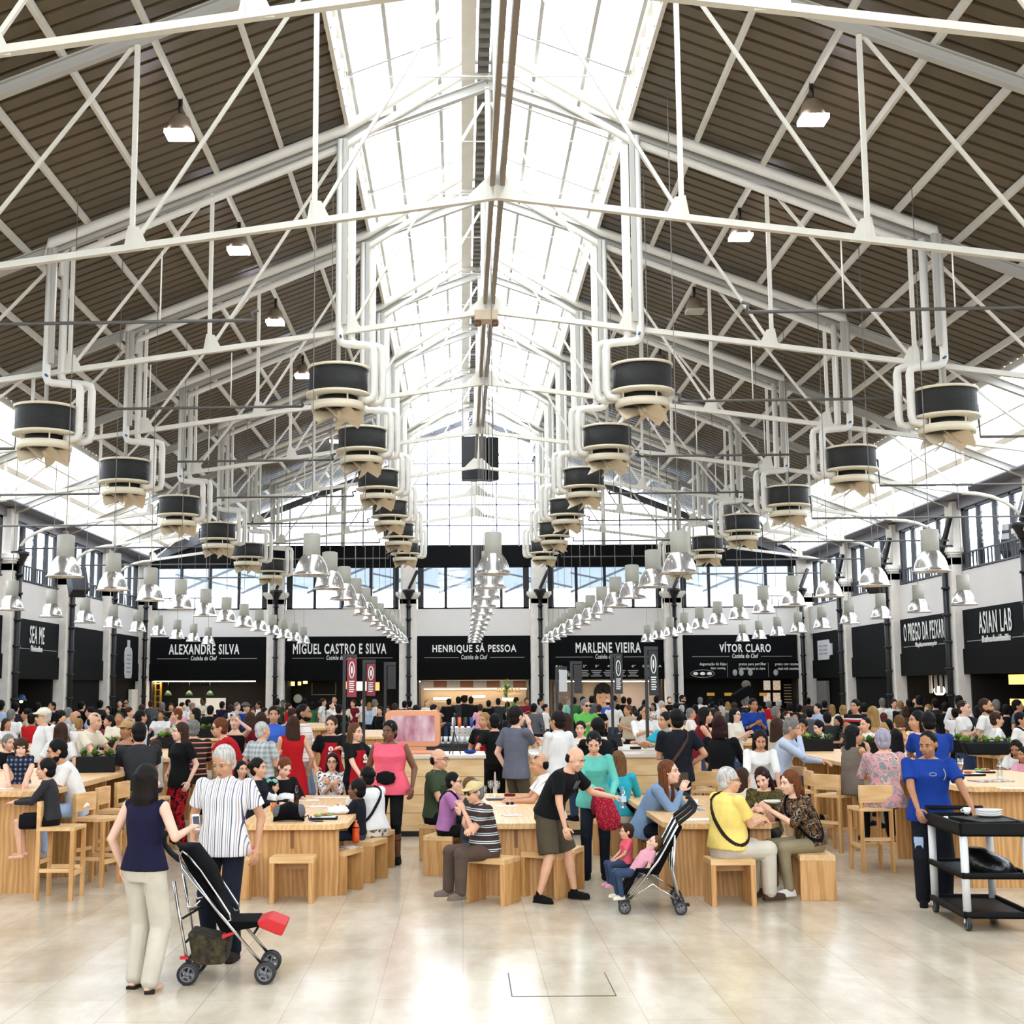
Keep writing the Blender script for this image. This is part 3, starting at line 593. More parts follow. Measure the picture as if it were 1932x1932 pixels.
# ================================================================= WHAT HANGS FROM THE ROOF
M_cream_p = mat('cream_enamel', '#ddd2b8', 0.45)
M_coil = mat('dark_coil', '#1d1d1b', 0.45, bump=0.6, bscale=60, stretch=(0.2, 0.2, 6))
M_blade = mat('tan_fan_blade', '#dccaab', 0.4)
M_hous = mat('grey_lamp_housing', '#9d9a8e', 0.55)
M_alu = mat('bright_aluminium', '#e9e7e2', 0.22, metal=0.85, var=0.25, vscale=9, stretch=(1, 1, 0.15))
M_bulb = mat('lamp_bulb', '#fff0cf', emit=3.0)
M_flood = mat('flood_glow', '#f4efff', emit=45.0)
M_wire = mat('thin_wire', '#6f6c68', 0.5)
M_cond = mat('dark_conduit', '#55524e', 0.5)
def fan_unit(o, hrel, sg):
    """one fan coil with its pipes, hanging at offset o; sg = side of the axis"""
    t = empty('fan_coil'); d = -sg
    zc = 0.0
    MB().lathe([(0.40, 0.42), (0.46, 0.42), (0.46, 0.0), (0.40, 0.0)], n=32, caps=False).build('coil_drum', M_coil, t)
    MB().lathe([(0.0, 0.44), (0.485, 0.44), (0.485, 0.40), (0.46, 0.40)], n=32).build('top_rim', M_cream_p, t)
    MB().lathe([(0.30, -0.03), (0.5, -0.02), (0.5, 0.02), (0.46, 0.02)], n=32, caps=False).build('flange', M_cream_p, t)
    MB().lathe([(0.33, -0.13), (0.425, -0.13), (0.415, -0.25), (0.36, -0.25)], n=32, caps=False).build('lower_ring', M_cream_p, t)
    MB().lathe([(0.3, -0.02), (0.3, -0.2)], n=24).build('fan_throat', M_blackm, t)
    for a in range(4): x, y = 0.36*math.cos(a*PI/2+.5), 0.36*math.sin(a*PI/2+.5); MB().tube([(x, y, -0.18), (x, y, 0.0)], 0.014, 6).build('ring_support', M_cream_p, t)
    
    MB().lathe([(0.07, -0.22), (0.08, -0.3), (0.03, -0.36)], n=12).build('hub', M_blade, t)
    for k in range(6):
        a0 = k*PI/3; vs, fs = [], []
        for i in range(4):
            r = 0.06+0.113*i
            for j in range(4):
                a = a0+(j/3)*0.75; z = -0.235-(j/3)*(0.10+0.13*i/3)+0.012*math.sin(j*2.0)
                for e in (0, 0.008): vs.append((r*math.cos(a), r*math.sin(a), z-e))
        for i in range(3):
            for j in range(3):
                q = lambda ii, jj, e: (ii*4+jj)*2+e
                fs += [(q(i, j, 0), q(i, j+1, 0), q(i+1, j+1, 0), q(i+1, j, 0)), (q(i, j, 1), q(i+1, j, 1), q(i+1, j+1, 1), q(i, j+1, 1))]
        MB().add(vs, fs, True).build('blade', M_blade, t)
    H = roof(o)-0.22-hrel
    for j, (dx, dy) in enumerate(((0.0, -0.1), (0.17, 0.12))):
        mb = MB(); x0 = d*(0.02+dx); x1 = d*(0.56+dx*0.7); ze = 0.80+0.05*j
        pts = [(x0, dy, H), (x0, dy, ze+0.1), (x0+d*0.03, dy, ze+0.03), (x0+d*0.1, dy, ze), (x1-d*0.1, dy, ze-0.03), (x1-d*0.02, dy, ze-0.06), (x1, dy, ze-0.14), (x1, dy, 0.02), (x1-d*0.02, dy, -0.07), (x1-d*0.1, dy, -0.10), (d*0.34, dy*0.7, -0.06)]
        mb.tube(pts, 0.062, 12); mb.build('pipe', M_pipe, t)
    MB().tube([(d*0.0, 0.0, 0.42), (d*0.0, 0, H)], 0.035, 8).build('hanger_rod', M_steelg, t)
    MB().tube([(d*0.05, -0.1, 0.9), (d*0.05, -0.24, 0.9)], 0.02, 6).build('valve', mat('blue_valve', '#3b5f94', 0.4), t)
    MB().bar((d*0.1, -0.14, H), (d*0.1, -0.14, ze+0.25), 0.07, 0.07, (0, 1, 0)).build('channel', M_steelg, t)
    return t
FANS = [(-1, 6.95, 3.95, 0.05, 'left outer'), (-1, 2.37, 4.54, 0.0, 'left inner'), (1, 2.37, 4.54, -0.1, 'right inner'), (1, 6.95, 4.05, -0.45, 'right outer')]
for sg, o, h, dy, nm in FANS:
    f0 = fan_unit(o, h, sg)
    for k in range(2, 8):
        f = f0 if k == 2 else copy_tree(f0)
        f.location = (AX+sg*o, TY[k]+dy, Z(h)); f.rotation_euler = (0, 0, 0)
        tag(f, 'black and cream fan coil, %s from the camera in the %s row' % (ORD[k-2], nm), 'fan coil', 'ceiling fan coils')
# pipe runs under the rafters, ridge to outer fans
def pipe_run():
    t = empty('pipe_run')
    for sg in (-1, 1):
        for j, (dy, dz, dd) in enumerate(((-0.1, -0.16, 0.0), (0.0, -0.40, 0.17))):
            pts = [Vector((0, dy, Z(9.80)+dz+0.38)), Vector((sg*0.42, dy, Z(9.80)+dz+0.38)), Vector((sg*2.3, dy, Z(roof(2.3))+dz+0.1)), Vector((sg*(6.97-dd), dy, Z(roof(6.97))+dz+0.08)), Vector((sg*(6.99-dd), dy, Z(roof(6.97))+dz-0.2))]
            MB().tube(pts, 0.085 if j == 0 else 0.062, 12).build('pipe', M_pipe, t)
    return t
r0 = pipe_run()
for k in range(2, 8):
    r = r0 if k == 2 else copy_tree(r0)
    r.location = (AX, TY[k]-0.05, 0); r.rotation_euler = (0, 0, math.radians(-1.6))
    tag(r, 'white pair of pipes following the roof slope across the hall, %s from the camera' % ORD[k-2], 'pipe run', 'pipe runs under the roof')
# conduits across
for k in range(1, 8):
    y = TY[k]+0.1; t = empty('conduit', (AX, y, 0), math.radians(-2.5), 'thin dark conduit line across the hall, %s from the camera' % ORD[k-1], 'conduit', 'conduit lines')
    for sg in (-1, 1):
        MB().tube([(sg*6.4, 0, Z(4.42)), (sg*2.95, 0, Z(4.42))], 0.022, 8).build('tube', M_cond, t)
        MB().tube([(sg*2.95, 0, Z(4.42)), (sg*2.98, 0, Z(4.52)), (sg*2.9, 0, Z(4.54))], 0.022, 8).build('elbow', M_cond, t)
        MB().tube([(sg*12.4, 0, Z(3.8)), (sg*7.55, 0, Z(3.8)), (sg*7.53, 0, Z(4.3)), (sg*7.4, 0, Z(4.32))], 0.022, 8).build('tube', M_cond, t)
        for o in (4.1, 5.4): MB().tube([(sg*o, 0, Z(4.4)), (sg*o, 0, Z(chord(o)))], 0.01, 5).build('hanger', M_steel, t)
# pendant lamps: seven rows
def lamp(L, sub):
    t = empty('pendant_lamp')
    MB().lathe([(0.10, 0.31), (0.125, 0.30), (0.125, 0.0), (0.115, -0.01)], n=20).build('housing', M_hous, t)
    MB().lathe([(0.118, 0.0), (0.145, -0.03), (0.185, -0.09), (0.215, -0.16), (0.235, -0.24), (0.245, -0.28), (0.268, -0.29), (0.268, -0.30), (0.238, -0.285), (0.21, -0.16), (0.18, -0.09), (0.11, -0.02)], n=28, caps=False).build('reflector', M_alu, t)
    MB().ell((0, 0, -0.13), (0.045, 0.045, 0.08)).build('bulb', M_bulb, t)
    MB().tube([(0, 0, 0.30), (0.01, 0, 0.42), (0, 0, 0.5), (0, 0, L)], 0.0065, 5).build('wire', M_wire, t)
    return t
ROWS = [(-9.6, 3, 'far left'), (-6.15, 0, 'left'), (-2.6, 0, 'left of centre'), (0.0, 0, 'centre'), (2.65, 0, 'right of centre'), (6.2, 0, 'right'), (9.6, 3, 'far right')]
for o, n0, nm in ROWS:
    l0 = lamp(roof(abs(o) if abs(o) > 2.3 else 2.3)-1.9, 0)
    for i, n in enumerate(range(n0, 12)):
        l = l0 if i == 0 else copy_tree(l0)
        y = 18.85+2.63*n+SK*o
        l.location = (AX+o, y, Z(1.9)); l.rotation_euler = (0, 0, random.uniform(0, 6))
        tag(l, 'silver bell pendant lamp, %s from the camera in the %s row' % (ORD[i], nm), 'pendant lamp', 'pendant lamps in the %s row' % nm)
# floodlights under the purlins
for sg, ys in ((-1, [17.5, 22.4, 27.0, 31.8, 40.5]), (1, [17.1, 21.8, 26.3, 31.0])):
    for j, y in enumerate(ys):
        lit = not (sg > 0 and j == 2); off = 4.33
        t = empty('floodlight', (AX+sg*off, y, Z(roof(off))-0.1), 0, '%s floodlight under the %s roof slope, %s from the camera' % ('glowing' if lit else 'unlit', 'left' if sg < 0 else 'right', ORD[j]), 'floodlight', 'roof floodlights')
        MB().tube([(0, 0, 0.1), (0, 0, -0.18)], 0.03, 8).build('bracket', M_blackm, t)
        MB().lathe([(0.08, -0.16), (0.13, -0.2), (0.17, -0.34), (0.2, -0.42)], n=16).build('housing', mat('flood_housing', '#7a6a58', 0.5), t)
        MB().box((0, -0.02, -0.45), (0.36, 0.30, 0.06)).build('lens', M_flood if lit else mat('dull_lens', '#b9b2a4', 0.3), t)
# hanging black loudspeakers in the middle, mast, box at a truss kink
t = empty('loudspeaker', at(902, 866, 36.2), 0, 'large black loudspeaker cluster hanging in the middle of the far gable', 'loudspeaker')
MB().box((-0.12, 0, 0), (0.68, 0.5, 1.2)).build('cabinet', M_blackm, t, 0.02)
MB().box((0.34, 0.08, 0), (0.30, 0.45, 1.2), 0.5).build('cabinet', M_blackm, t, 0.02)
for x in (-0.42, 0.42): MB().tube([(x, 0, 0.6), (x, 0, 1.75)], 0.012, 5).build('suspension_wire', M_wire, t)
for x in (-0.05, 0.1): MB().box((x, -0.26, 0.35 if x < 0 else -0.4), (0.1, 0.03, 0.1)).build('handle', mat('handle_grey', '#2b2b30', 0.4), t)
p = at(890, 905, 38); q = at(890, 1190, 38)
tag(MB().tube([p, q], 0.03, 8).build('hanging_mast', M_steelg), 'thin grey mast hanging below the loudspeaker cluster', 'mast')
for j, dx in enumerate((0.12, 0.2, 0.28, 0.36)):
    tag(MB().tube([(p.x+dx, 30.5, Z(8.5)), (p.x+dx, 30.5, Z(2.2))], 0.007, 5).build('hanging_cable', M_wire), 'thin cable hanging beside the mast, %s from the left' % ORD[j], 'cable', 'cables beside the mast')
p = at(917, 598, 20.1); t = empty('projector_box', p, 0, 'beige projector box at the kink of the third truss', 'projector')
MB().box((0, 0, 0), (0.36, 0.3, 0.16)).build('case', mat('beige_case', '#cbb89c', 0.5), t, 0.01)
for x in (-0.13, 0.14): MB().lathe([(0.05, 0), (0.06, -0.08), (0.045, -0.1)], (x, -0.05, -0.06), 12).build('spotlight', mat('spot_brown', '#6b5038', 0.4), t)
# wall loudspeakers on brackets
for (px, py, Y, rz, lb) in [(146, 1098, 39.0, 0.6, 'black tilted loudspeaker on the left wall'), (1653, 1092, 40.5, -0.6, 'black tilted loudspeaker on the right wall beside a column'), (1912, 1022, 32.5, -0.6, 'black tilted loudspeaker at the right edge, high on the wall')]:
    p = at(px, py, Y); t = empty('loudspeaker', p, rz, lb, 'loudspeaker', 'wall loudspeakers')
    M = Matrix.Rotation(math.radians(-28), 3, 'X')
    MB().box((0, 0, 0), (0.5, 0.42, 0.82), M=M).build('cabinet', M_blackm, t, 0.02)
    s = 1 if px > 900 else -1; c = Matrix.Rotation(-rz, 3, 'Z')
    MB().bar((0, 0.1, 0.3), c @ Vector((s*0.5, 0.4, 1.3)), 0.05, 0.05).build('bracket', M_blackm, t)
# ================================================================= FURNITURE
def wood_mat(name, c1, c2, sx=(1, 1, 1)):
    m = bpy.data.materials.new(name); MATS[name] = m; m.use_nodes = True; nt = m.node_tree; b = nt.nodes['Principled BSDF']; L = nt.links.new; N = nt.nodes.new
    tc = N('ShaderNodeTexCoord'); mp = N('ShaderNodeMapping'); mp.inputs['Scale'].default_value = sx; L(tc.outputs['Object'], mp.inputs[0])
    n = N('ShaderNodeTexNoise'); n.inputs['Scale'].default_value = 3.2; n.inputs['Detail'].default_value = 6; n.inputs['Distortion'].default_value = 1.2; L(mp.outputs[0], n.inputs['Vector'])
    w = N('ShaderNodeTexWave'); w.bands_direction = 'X'; w.inputs['Scale'].default_value = 0.9; w.inputs['Distortion'].default_value = 14; w.inputs['Detail'].default_value = 3; L(mp.outputs[0], w.inputs['Vector'])
    mx = N('ShaderNodeMixRGB'); mx.inputs[0].default_value = 0.35; L(n.outputs[0], mx.inputs[1]); L(w.outputs['Color'], mx.inputs[2])
    r = N('ShaderNodeValToRGB'); L(mx.outputs[0], r.inputs[0]); r.color_ramp.elements[0].position = 0.25; r.color_ramp.elements[1].position = 0.75
    r.color_ramp.elements[0].color = (*rgb(c2), 1); r.color_ramp.elements[1].color = (*rgb(c1), 1)
    L(r.outputs[0], b.inputs['Base Color']); b.inputs['Roughness'].default_value = 0.42
    return m
W_v = wood_mat('pine_upright', '#d2a26a', '#b17f42', (6, 6, 0.7))      # grain running up
W_h = wood_mat('pine_top', '#e2bb8a', '#cda066', (6, 0.7, 6))          # grain running along y
W_x = wood_mat('pine_board', '#e0b985', '#cc9f66', (0.6, 6, 5))        # grain running along x
def low_stool(loc, rz, label, w=0.45, d=0.36, h=0.45, t=0.055, style='open'):
    s = empty('low_stool', loc, rz, label, 'stool', 'low pine stools')
    mb = MB().span((-w/2, -d/2, h-t), (w/2, d/2, h)); mb.build('seat', W_x, s, 0.004)
    for sx in (-1, 1):
        MB().span((sx*w/2-(t if sx > 0 else 0), -d/2, 0), (sx*w/2+(t if sx < 0 else 0), d/2, h-t)).build('side_board', W_v, s, 0.004)
    MB().span((-w/2+t, d/2-0.08, h-t-0.09), (w/2-t, d/2-0.055, h-t)).build('rail', W_x, s)
    return s
def bar_stool(loc, rz, label, proto=[None]):
    """seat facing local -y, low back board on +y"""
    if proto[0] is None:
        s = empty('bar_stool'); g = 0.042
        MB().span((-0.2, -0.2, 0.70), (0.2, 0.2, 0.74)).build('seat', W_x, s, 0.004)
        for sx in (-1, 1):
            for sy in (-1, 1): MB().span((sx*0.178-g/2, sy*0.178-g/2, 0), (sx*0.178+g/2, sy*0.178+g/2, 0.70 if sy < 0 else 0.99)).build('leg', W_v, s, 0.003)
            MB().span((sx*0.178-0.014, -0.16, 0.28), (sx*0.178+0.014, 0.16, 0.32)).build('side_stretcher', W_h, s)
        MB().span((-0.16, -0.19, 0.24), (0.16, -0.165, 0.29)).build('footrest', W_x, s)
        MB().span((-0.16, 0.165, 0.36), (0.16, 0.19, 0.40)).build('rear_stretcher', W_x, s)
        MB().span((-0.2, 0.155, 0.80), (0.2, 0.20, 1.0)).build('back_board', W_x, s, 0.004)
        proto[0] = s
    else: s = copy_tree(proto[0])
    s.location = loc; s.rotation_euler = (0, 0, rz); tag(s, label, 'bar stool', 'pine bar stools'); return s
def table(x0, x1, y0, y1, h, label, ch=0.12, cat='table', base_in=0.12, open_end=False, name='high_table', nb=1, group=None, th=0.06):
    t = empty(name, ((x0+x1)/2, y0, 0), 0, label, cat, group); a, b = (x0-x1)/2, (x1-x0)/2; L = y1-y0
    MB().prism([(a+ch, 0), (b-ch, 0), (b, ch*1.6), (b, L-ch), (b-ch, L), (a+ch, L), (a, L-ch), (a, ch*1.6)], h-th, h).build('tabletop', W_h, t, 0.005)
    MB().span((a+base_in, base_in*1.4, 0), (b-base_in, base_in*1.4+0.06, h-th)).build('end_panel', W_v, t)
    MB().span((a+base_in, L-base_in*1.4-0.06, 0), (b-base_in, L-base_in*1.4, h-th)).build('end_panel', W_v, t)
    MB().span((-0.04, base_in*1.4+0.06, 0.1), (0.04, L-base_in*1.4-0.06, h-th)).build('spine_panel', W_v, t)
    q = L/3
    for k in (1, 2): MB().span((a+base_in, q*k-0.03, 0), (b-base_in, q*k+0.03, h-th)).build('cross_panel', W_v, t)
    MB().span((-0.035, base_in*1.4-0.012, h-0.26), (0.0, base_in*1.4, h-th-0.02)).build('tenon', mat('dark_tenon', '#7d552a', 0.5), t)
    return t
# three low tables in the middle of the floor
LT = [(-2.34, -1.20, 14.1, 17.9), (.1, 1.06, 14.1, 18.1), (2.1, 3.32, 14.02, 17.6)]
for i, (x0, x1, y0, y1) in enumerate(LT):
    table(x0, x1, y0, y1, 0.75, ['low pine table strewn with backpack, bottle and trays at left', 'low pine table with wine glasses in the middle', 'low pine table behind the person in the yellow polo'][i], name='low_table', group='low tables', base_in=0.10)
# high tables left and right
HT = [(-6.1, -4.42, 14.35, 18.6, 'high pine table at the left edge with a toddler sitting on it'), (-6.1, -4.42, 21.0, 25.5, 'high pine table behind the near left one'), (-6.0, -4.3, 29.5, 34.0, 'high pine table left, third from the camera'), (-5.4, -3.75, 36.5, 42.5, 'high pine table far left with open side frames'),
      (5.35, 7.0, 14.45, 17.3, 'high pine table at the right edge behind the black trolley'), (5.4, 7.0, 18.9, 23.2, 'high pine table on the right under a long black planter'), (8.3, 12.2, 20.9, 22.2, 'high pine table far right with boat-shaped black planter'), (4.6, 6.2, 26.0, 30.5, 'high pine table right of centre with a black handbag on it'), (4.9, 6.6, 33.5, 38.0, 'high pine table far right in the crowd'), (-9.3, -7.7, 22.0, 27.0, 'high pine table by the left wall'), (-2.9, -1.5, 30.0, 35.0, 'high pine table left of the middle bar')]
for a in HT: table(a[0], a[1], a[2], a[3], 1.08, a[4], 0.14, 'high table', group='high pine tables')
# bar stools along them
BS = [((-4.2, 14.2), PI/2-0.04, 'pine bar stool with a small boy on it at the near left table'), ((-4.08, 15.15), PI/2-0.3, 'second pine bar stool from the camera along the left table'), ((-4.1, 16.05), PI/2-0.1, 'third pine bar stool from the camera along the left table'), ((-4.1, 16.95), PI/2-0.15, 'fourth pine bar stool from the camera along the left table'), ((-4.1, 17.85), PI/2, 'fifth pine bar stool from the camera along the left table'),
      ((4.82, 16.0), 0.1+PI, 'pine bar stool under the pink and grey patterned top'), ((4.95, 17.9), -0.9+PI, 'pine bar stool under the person in taupe'), ((5.05, 19.6), -1.3+PI, 'pine bar stool under the person in pale blue shirt'), ((3.55, 19.2), -2.4, 'pine bar stool under the person in a black jumper'), ((3.6, 21.6), -PI/2, 'pine bar stool under the person in cream with glasses'), ((3.45, 18.7), 2.5, 'pine bar stool turned away beside the black jumper'), ((4.6, 18.6), -PI/2, 'empty pine bar stool behind the leaning white blouse'),
      ((-3.55, 20.4), PI/2+.4, 'pine bar stool under the striped jumper'), ((-2.9, 21.0), PI/2+.2, 'pine bar stool under the red top'), ((7.55, 15.2), -PI/2, 'pine bar stool on the far side of the right table')]
for (x, y), rz, lb in BS: bar_stool((x, y, 0), rz, lb)
# low stools: (pixel of floor contact centre, yaw, label)
LS = [(553, 1700, 0.0, 'pine stool with open front at the near end of the left low table'), (640, 1682, 1.2, 'pine stool with a newspaper on it beside left low table'), (690, 1660, 1.25, 'pine stool with an orange bottle standing on it'), (707, 1640, 1.3, 'pine stool under the leopard-print skirt'), (462, 1690, 1.2, 'pine stool with a red cloth at the left of the left table'),
      (930, 1702, -0.5, 'pine stool under the person in the cream flat cap'), (1035, 1690, -0.62, 'pine stool beside the bending person, right of cap wearer'), (1062, 1680, 1.2, 'pine stool half hidden behind the bending person'), (838, 1648, 1.25, 'pine stool under the purple top'), (826, 1620, 1.3, 'pine stool under the dark green polo'), 
      (1285, 1674, 1.15, 'pine stool left of the yellow polo, behind the pushchair'), (1378, 1705, 0.03, 'pine stool under the yellow polo'), (1537, 1693, 1.52, 'pine stool under the leopard-print blouse'), (1150, 1610, 1.3, 'pine stool under the teal top'), (1225, 1640, 0.3, 'pine stool under the denim shirt'), (1390, 1655, 1.5, 'pine stool behind the yellow polo'), (1455, 1655, 0.3, 'pine stool under the olive print top'), (1015, 1632, -1.3, 'pine stool under the striped shirt at the middle table')]
for px, py, rz, lb in LS:
    p = atz(px, py, 0); low_stool(p, rz, lb)
low_stool((-1.8, 18.45, 0), 0.0, 'pine stool at the far end of the left low table')
# ---- islands: bar counters of pale boards
ISL = [(-1.45, .32, 19.8, 21), (1.05, 3.0, 19.9, 20.7), (.75, 1.35, 20.8, 24.5), (2.3, 3.2, 22, 24), (1.5, 3, 25, 26), (-2.15, -1.5, 21.3, 24.5), (-.9, .3, 24.5, 25.2)]
def island(x0, x1, y0, y1, h, label, fm=None, tm=None, grooves=3):
    t = empty('bar_counter', ((x0+x1)/2, y0, 0), 0, label, 'bar counter', 'pine bar counters'); w = (x1-x0)/2; d = y1-y0
    MB().span((-w, 0, 0.08), (w, d, h-0.05)).build('body', fm or W_x, t)
    MB().span((-w+0.03, 0.04, 0), (w-0.03, d-0.04, 0.08)).build('plinth', M_blackm, t)
    MB().span((-w-0.03, -0.04, h-0.05), (w+0.03, d+0.04, h)).build('worktop', tm or mat('pale_worktop', '#cdbfae', 0.35), t, 0.004)
    for k in range(1, grooves+1): MB().span((-w, -0.003, 0.08+(h-0.13)*k/(grooves+1)-0.004), (w, 0.001, 0.08+(h-0.13)*k/(grooves+1)+0.004)).build('board_joint', mat('joint_brown', '#8f6b3e', 0.6), t)
    return t
W_pale = wood_mat('pale_spruce', '#e2c394', '#d3ad76', (0.5, 6, 4))
island(-1.45, 0.32, 19.8, 21.0, 1.17, 'pale pine bar counter with a copper-framed screen on it', W_pale)
island(1.05, 2.95, 19.9, 20.7, 1.17, 'pale pine bar counter right of the middle, behind the teal tops', W_pale)
island(0.75, 1.35, 20.8, 24.5, 1.17, 'pine bar counter with glassware right of the grey t-shirt', W_pale)
island(2.3, 3.2, 22.0, 24.0, 1.14, 'pine counter corner in front of the white shirt and tie', W_pale)
island(1.5, 3.0, 25.0, 26.0, 1.2, 'pine counter behind the person in the green polo', W_pale)
island(-2.15, -1.5, 21.3, 24.5, 1.12, 'pine counter behind the red aprons', W_pale)
island(-0.9, 0.3, 24.5, 25.2, 1.15, 'black bar counter with beer taps', M_blackm, mat('black_top', '#17171a', 0.3), 0)
# ================================================================= PEOPLE
V = Vector
JOBS = []
def job(mb, vox, extra=None, slots=1, smooth=4, name='m'):
    me = mb.mesh(name)
    for _ in range(slots): me.materials.append(None)
    JOBS.append((me, vox, extra, smooth)); return me
def run_jobs():
    tmp = []
    for me, vox, extra, sm in JOBS:
        o = bpy.data.objects.new('tmp', me); COL.objects.link(o)
        a = o.modifiers.new('r', 'REMESH'); a.mode = 'VOXEL'; a.voxel_size = vox
        if sm: b = o.modifiers.new('s', 'SMOOTH'); b.iterations = sm; b.factor = 0.5
        tmp.append(o)
    dg = bpy.context.evaluated_depsgraph_get(); res = []
    for o in tmp:
        ev = o.evaluated_get(dg); m = ev.to_mesh(); n = len(m.vertices); co = np.empty(n*3, 'f'); m.vertices.foreach_get('co', co)
        fs = [tuple(p.vertices) for p in m.polygons]; res.append((co.reshape(-1, 3).tolist(), fs)); ev.to_mesh_clear()
    for o in tmp: bpy.data.objects.remove(o)
    for (me, vox, extra, sm), (vs, fs) in zip(JOBS, res):
        mi = [0]*len(fs)
        if extra and extra.v:
            k = len(vs); vs = vs+extra.v; fs = fs+[tuple(i+k for i in f) for f in extra.f]; mi = mi+extra.m
        me.clear_geometry(); me.from_pydata(vs, [], fs)
        me.polygons.foreach_set('material_index', mi); me.polygons.foreach_set('use_smooth', [True]*len(fs)); me.update()
    JOBS.clear()
SKIN = {'l': '#d9a585', 'm': '#c28d69', 't': '#a9744f', 'b': '#6e442c', 'd': '#4a2c1c', 'p': '#e3b59b'}
HAIR = {'bk': '#080605', 'db': '#160d08', 'br': '#3b2314', 'lb': '#6b4a2a', 'bl': '#a07c4a', 'gr': '#7d7a75', 'wh': '#c9c5bd', 'rd': '#5a2612', 'au': '#6d3d1d', 'pw': '#aaa3b3', 'dr': '#2b0a09', 'om': '#5f3f22'}
def skin(c): return mat('skin_'+c, SKIN[c], 0.5, var=0.12, vscale=8)
def hairm(c): return mat('hair_'+c, HAIR[c], 0.62, var=0.45, vscale=22, stretch=(2.5, 2.5, 0.4), bump=0.35, bscale=45, spec=0.18)
CLOTH = dict(white='#e2dfda', cream='#ddd2bb', black='#0a0a0b', dgrey='#2c2c2e', grey='#55565a', lgrey='#a7a8a8', navy='#15142f', dnavy='#14161e', red='#b3141b', dred='#6f1220', pink='#e0566a', lpink='#d99aa8', coral='#e85f72', blue='#16388a', polo='#3a63c0', lblue='#a9bdd8', denim='#7790ad', jean='#33415c', djean='#151a26', teal='#62b8a8', teal2='#2c9fb0', green='#2f6b3c', lgreen='#5fb04f', olive='#38442f', kolive='#4a4232', khaki='#8d8064', beige='#b8a88e', taupe='#6f6257', brown='#4a372a', dbrown='#2a1f19', yellow='#efd374', purple='#a9709f', cream2='#d8d0bd', stone='#c9c0ae', tan='#b08a5c', mint='#86c9b3', orange='#e2571e', tan2='#cdb684', brown2='#54443a', slate='#5d606b', paleblue='#b9c4d8', apron='#a8101d')
def cloth(n):
    if n in MATS: return MATS[n]
    if n in PAT: return PAT[n]()
    return mat(n, CLOTH[n], 0.85, var=0.14, vscale=5, bump=0.35, bscale=14, spec=0.2)
def pattern(name, kind, cols, scale, axis=0, thr=0.5, w=None):
    m = bpy.data.materials.new(name); MATS[name] = m; m.use_nodes = True; nt = m.node_tree; b = nt.nodes['Principled BSDF']; L = nt.links.new; N = nt.nodes.new
    tc = N('ShaderNodeTexCoord'); r = N('ShaderNodeValToRGB'); r.color_ramp.interpolation = 'CONSTANT'
    el = r.color_ramp.elements
    for i, (p, c) in enumerate(cols):
        e = el[i] if i < 2 else el.new(p)
        e.position = p; e.color = (*rgb(c), 1)
    if kind == 'stripe':
        sx = N('ShaderNodeSeparateXYZ'); L(tc.outputs['Object'], sx.inputs[0]); mu = N('ShaderNodeMath'); mu.operation = 'MULTIPLY'; mu.inputs[1].default_value = scale
        L(sx.outputs[axis], mu.inputs[0]); fr = N('ShaderNodeMath'); fr.operation = 'FRACT'; ad = N('ShaderNodeMath'); ad.operation = 'ADD'; ad.inputs[1].default_value = 100; L(mu.outputs[0], ad.inputs[0]); L(ad.outputs[0], fr.inputs[0]); L(fr.outputs[0], r.inputs[0])
    elif kind == 'plaid':
        r.color_ramp.interpolation = 'LINEAR'
        sx = N('ShaderNodeSeparateXYZ'); L(tc.outputs['Object'], sx.inputs[0]); s = []
        for a in (0, 2):
            mu = N('ShaderNodeMath'); mu.operation = 'MULTIPLY'; mu.inputs[1].default_value = scale; L(sx.outputs[a], mu.inputs[0]); si = N('ShaderNodeMath'); si.operation = 'SINE'; L(mu.outputs[0], si.inputs[0]); s.append(si)
        ad = N('ShaderNodeMath'); ad.operation = 'ADD'; L(s[0].outputs[0], ad.inputs[0]); L(s[1].outputs[0], ad.inputs[1]); mr = N('ShaderNodeMapRange'); mr.inputs[1].default_value = -2; mr.inputs[2].default_value = 2; L(ad.outputs[0], mr.inputs[0]); L(mr.outputs[0], r.inputs[0])
    else:
        n = N('ShaderNodeTexVoronoi' if kind == 'dots' else 'ShaderNodeTexNoise'); n.inputs['Scale'].default_value = scale
        if kind != 'dots': n.inputs['Detail'].default_value = 2; n.inputs['Distortion'].default_value = 1.0
        L(tc.outputs['Object'], n.inputs['Vector']); L(n.outputs[0], r.inputs[0])
    L(r.outputs[0], b.inputs['Base Color']); b.inputs['Roughness'].default_value = 0.85; b.inputs['Specular IOR Level'].default_value = 0.2
    return m
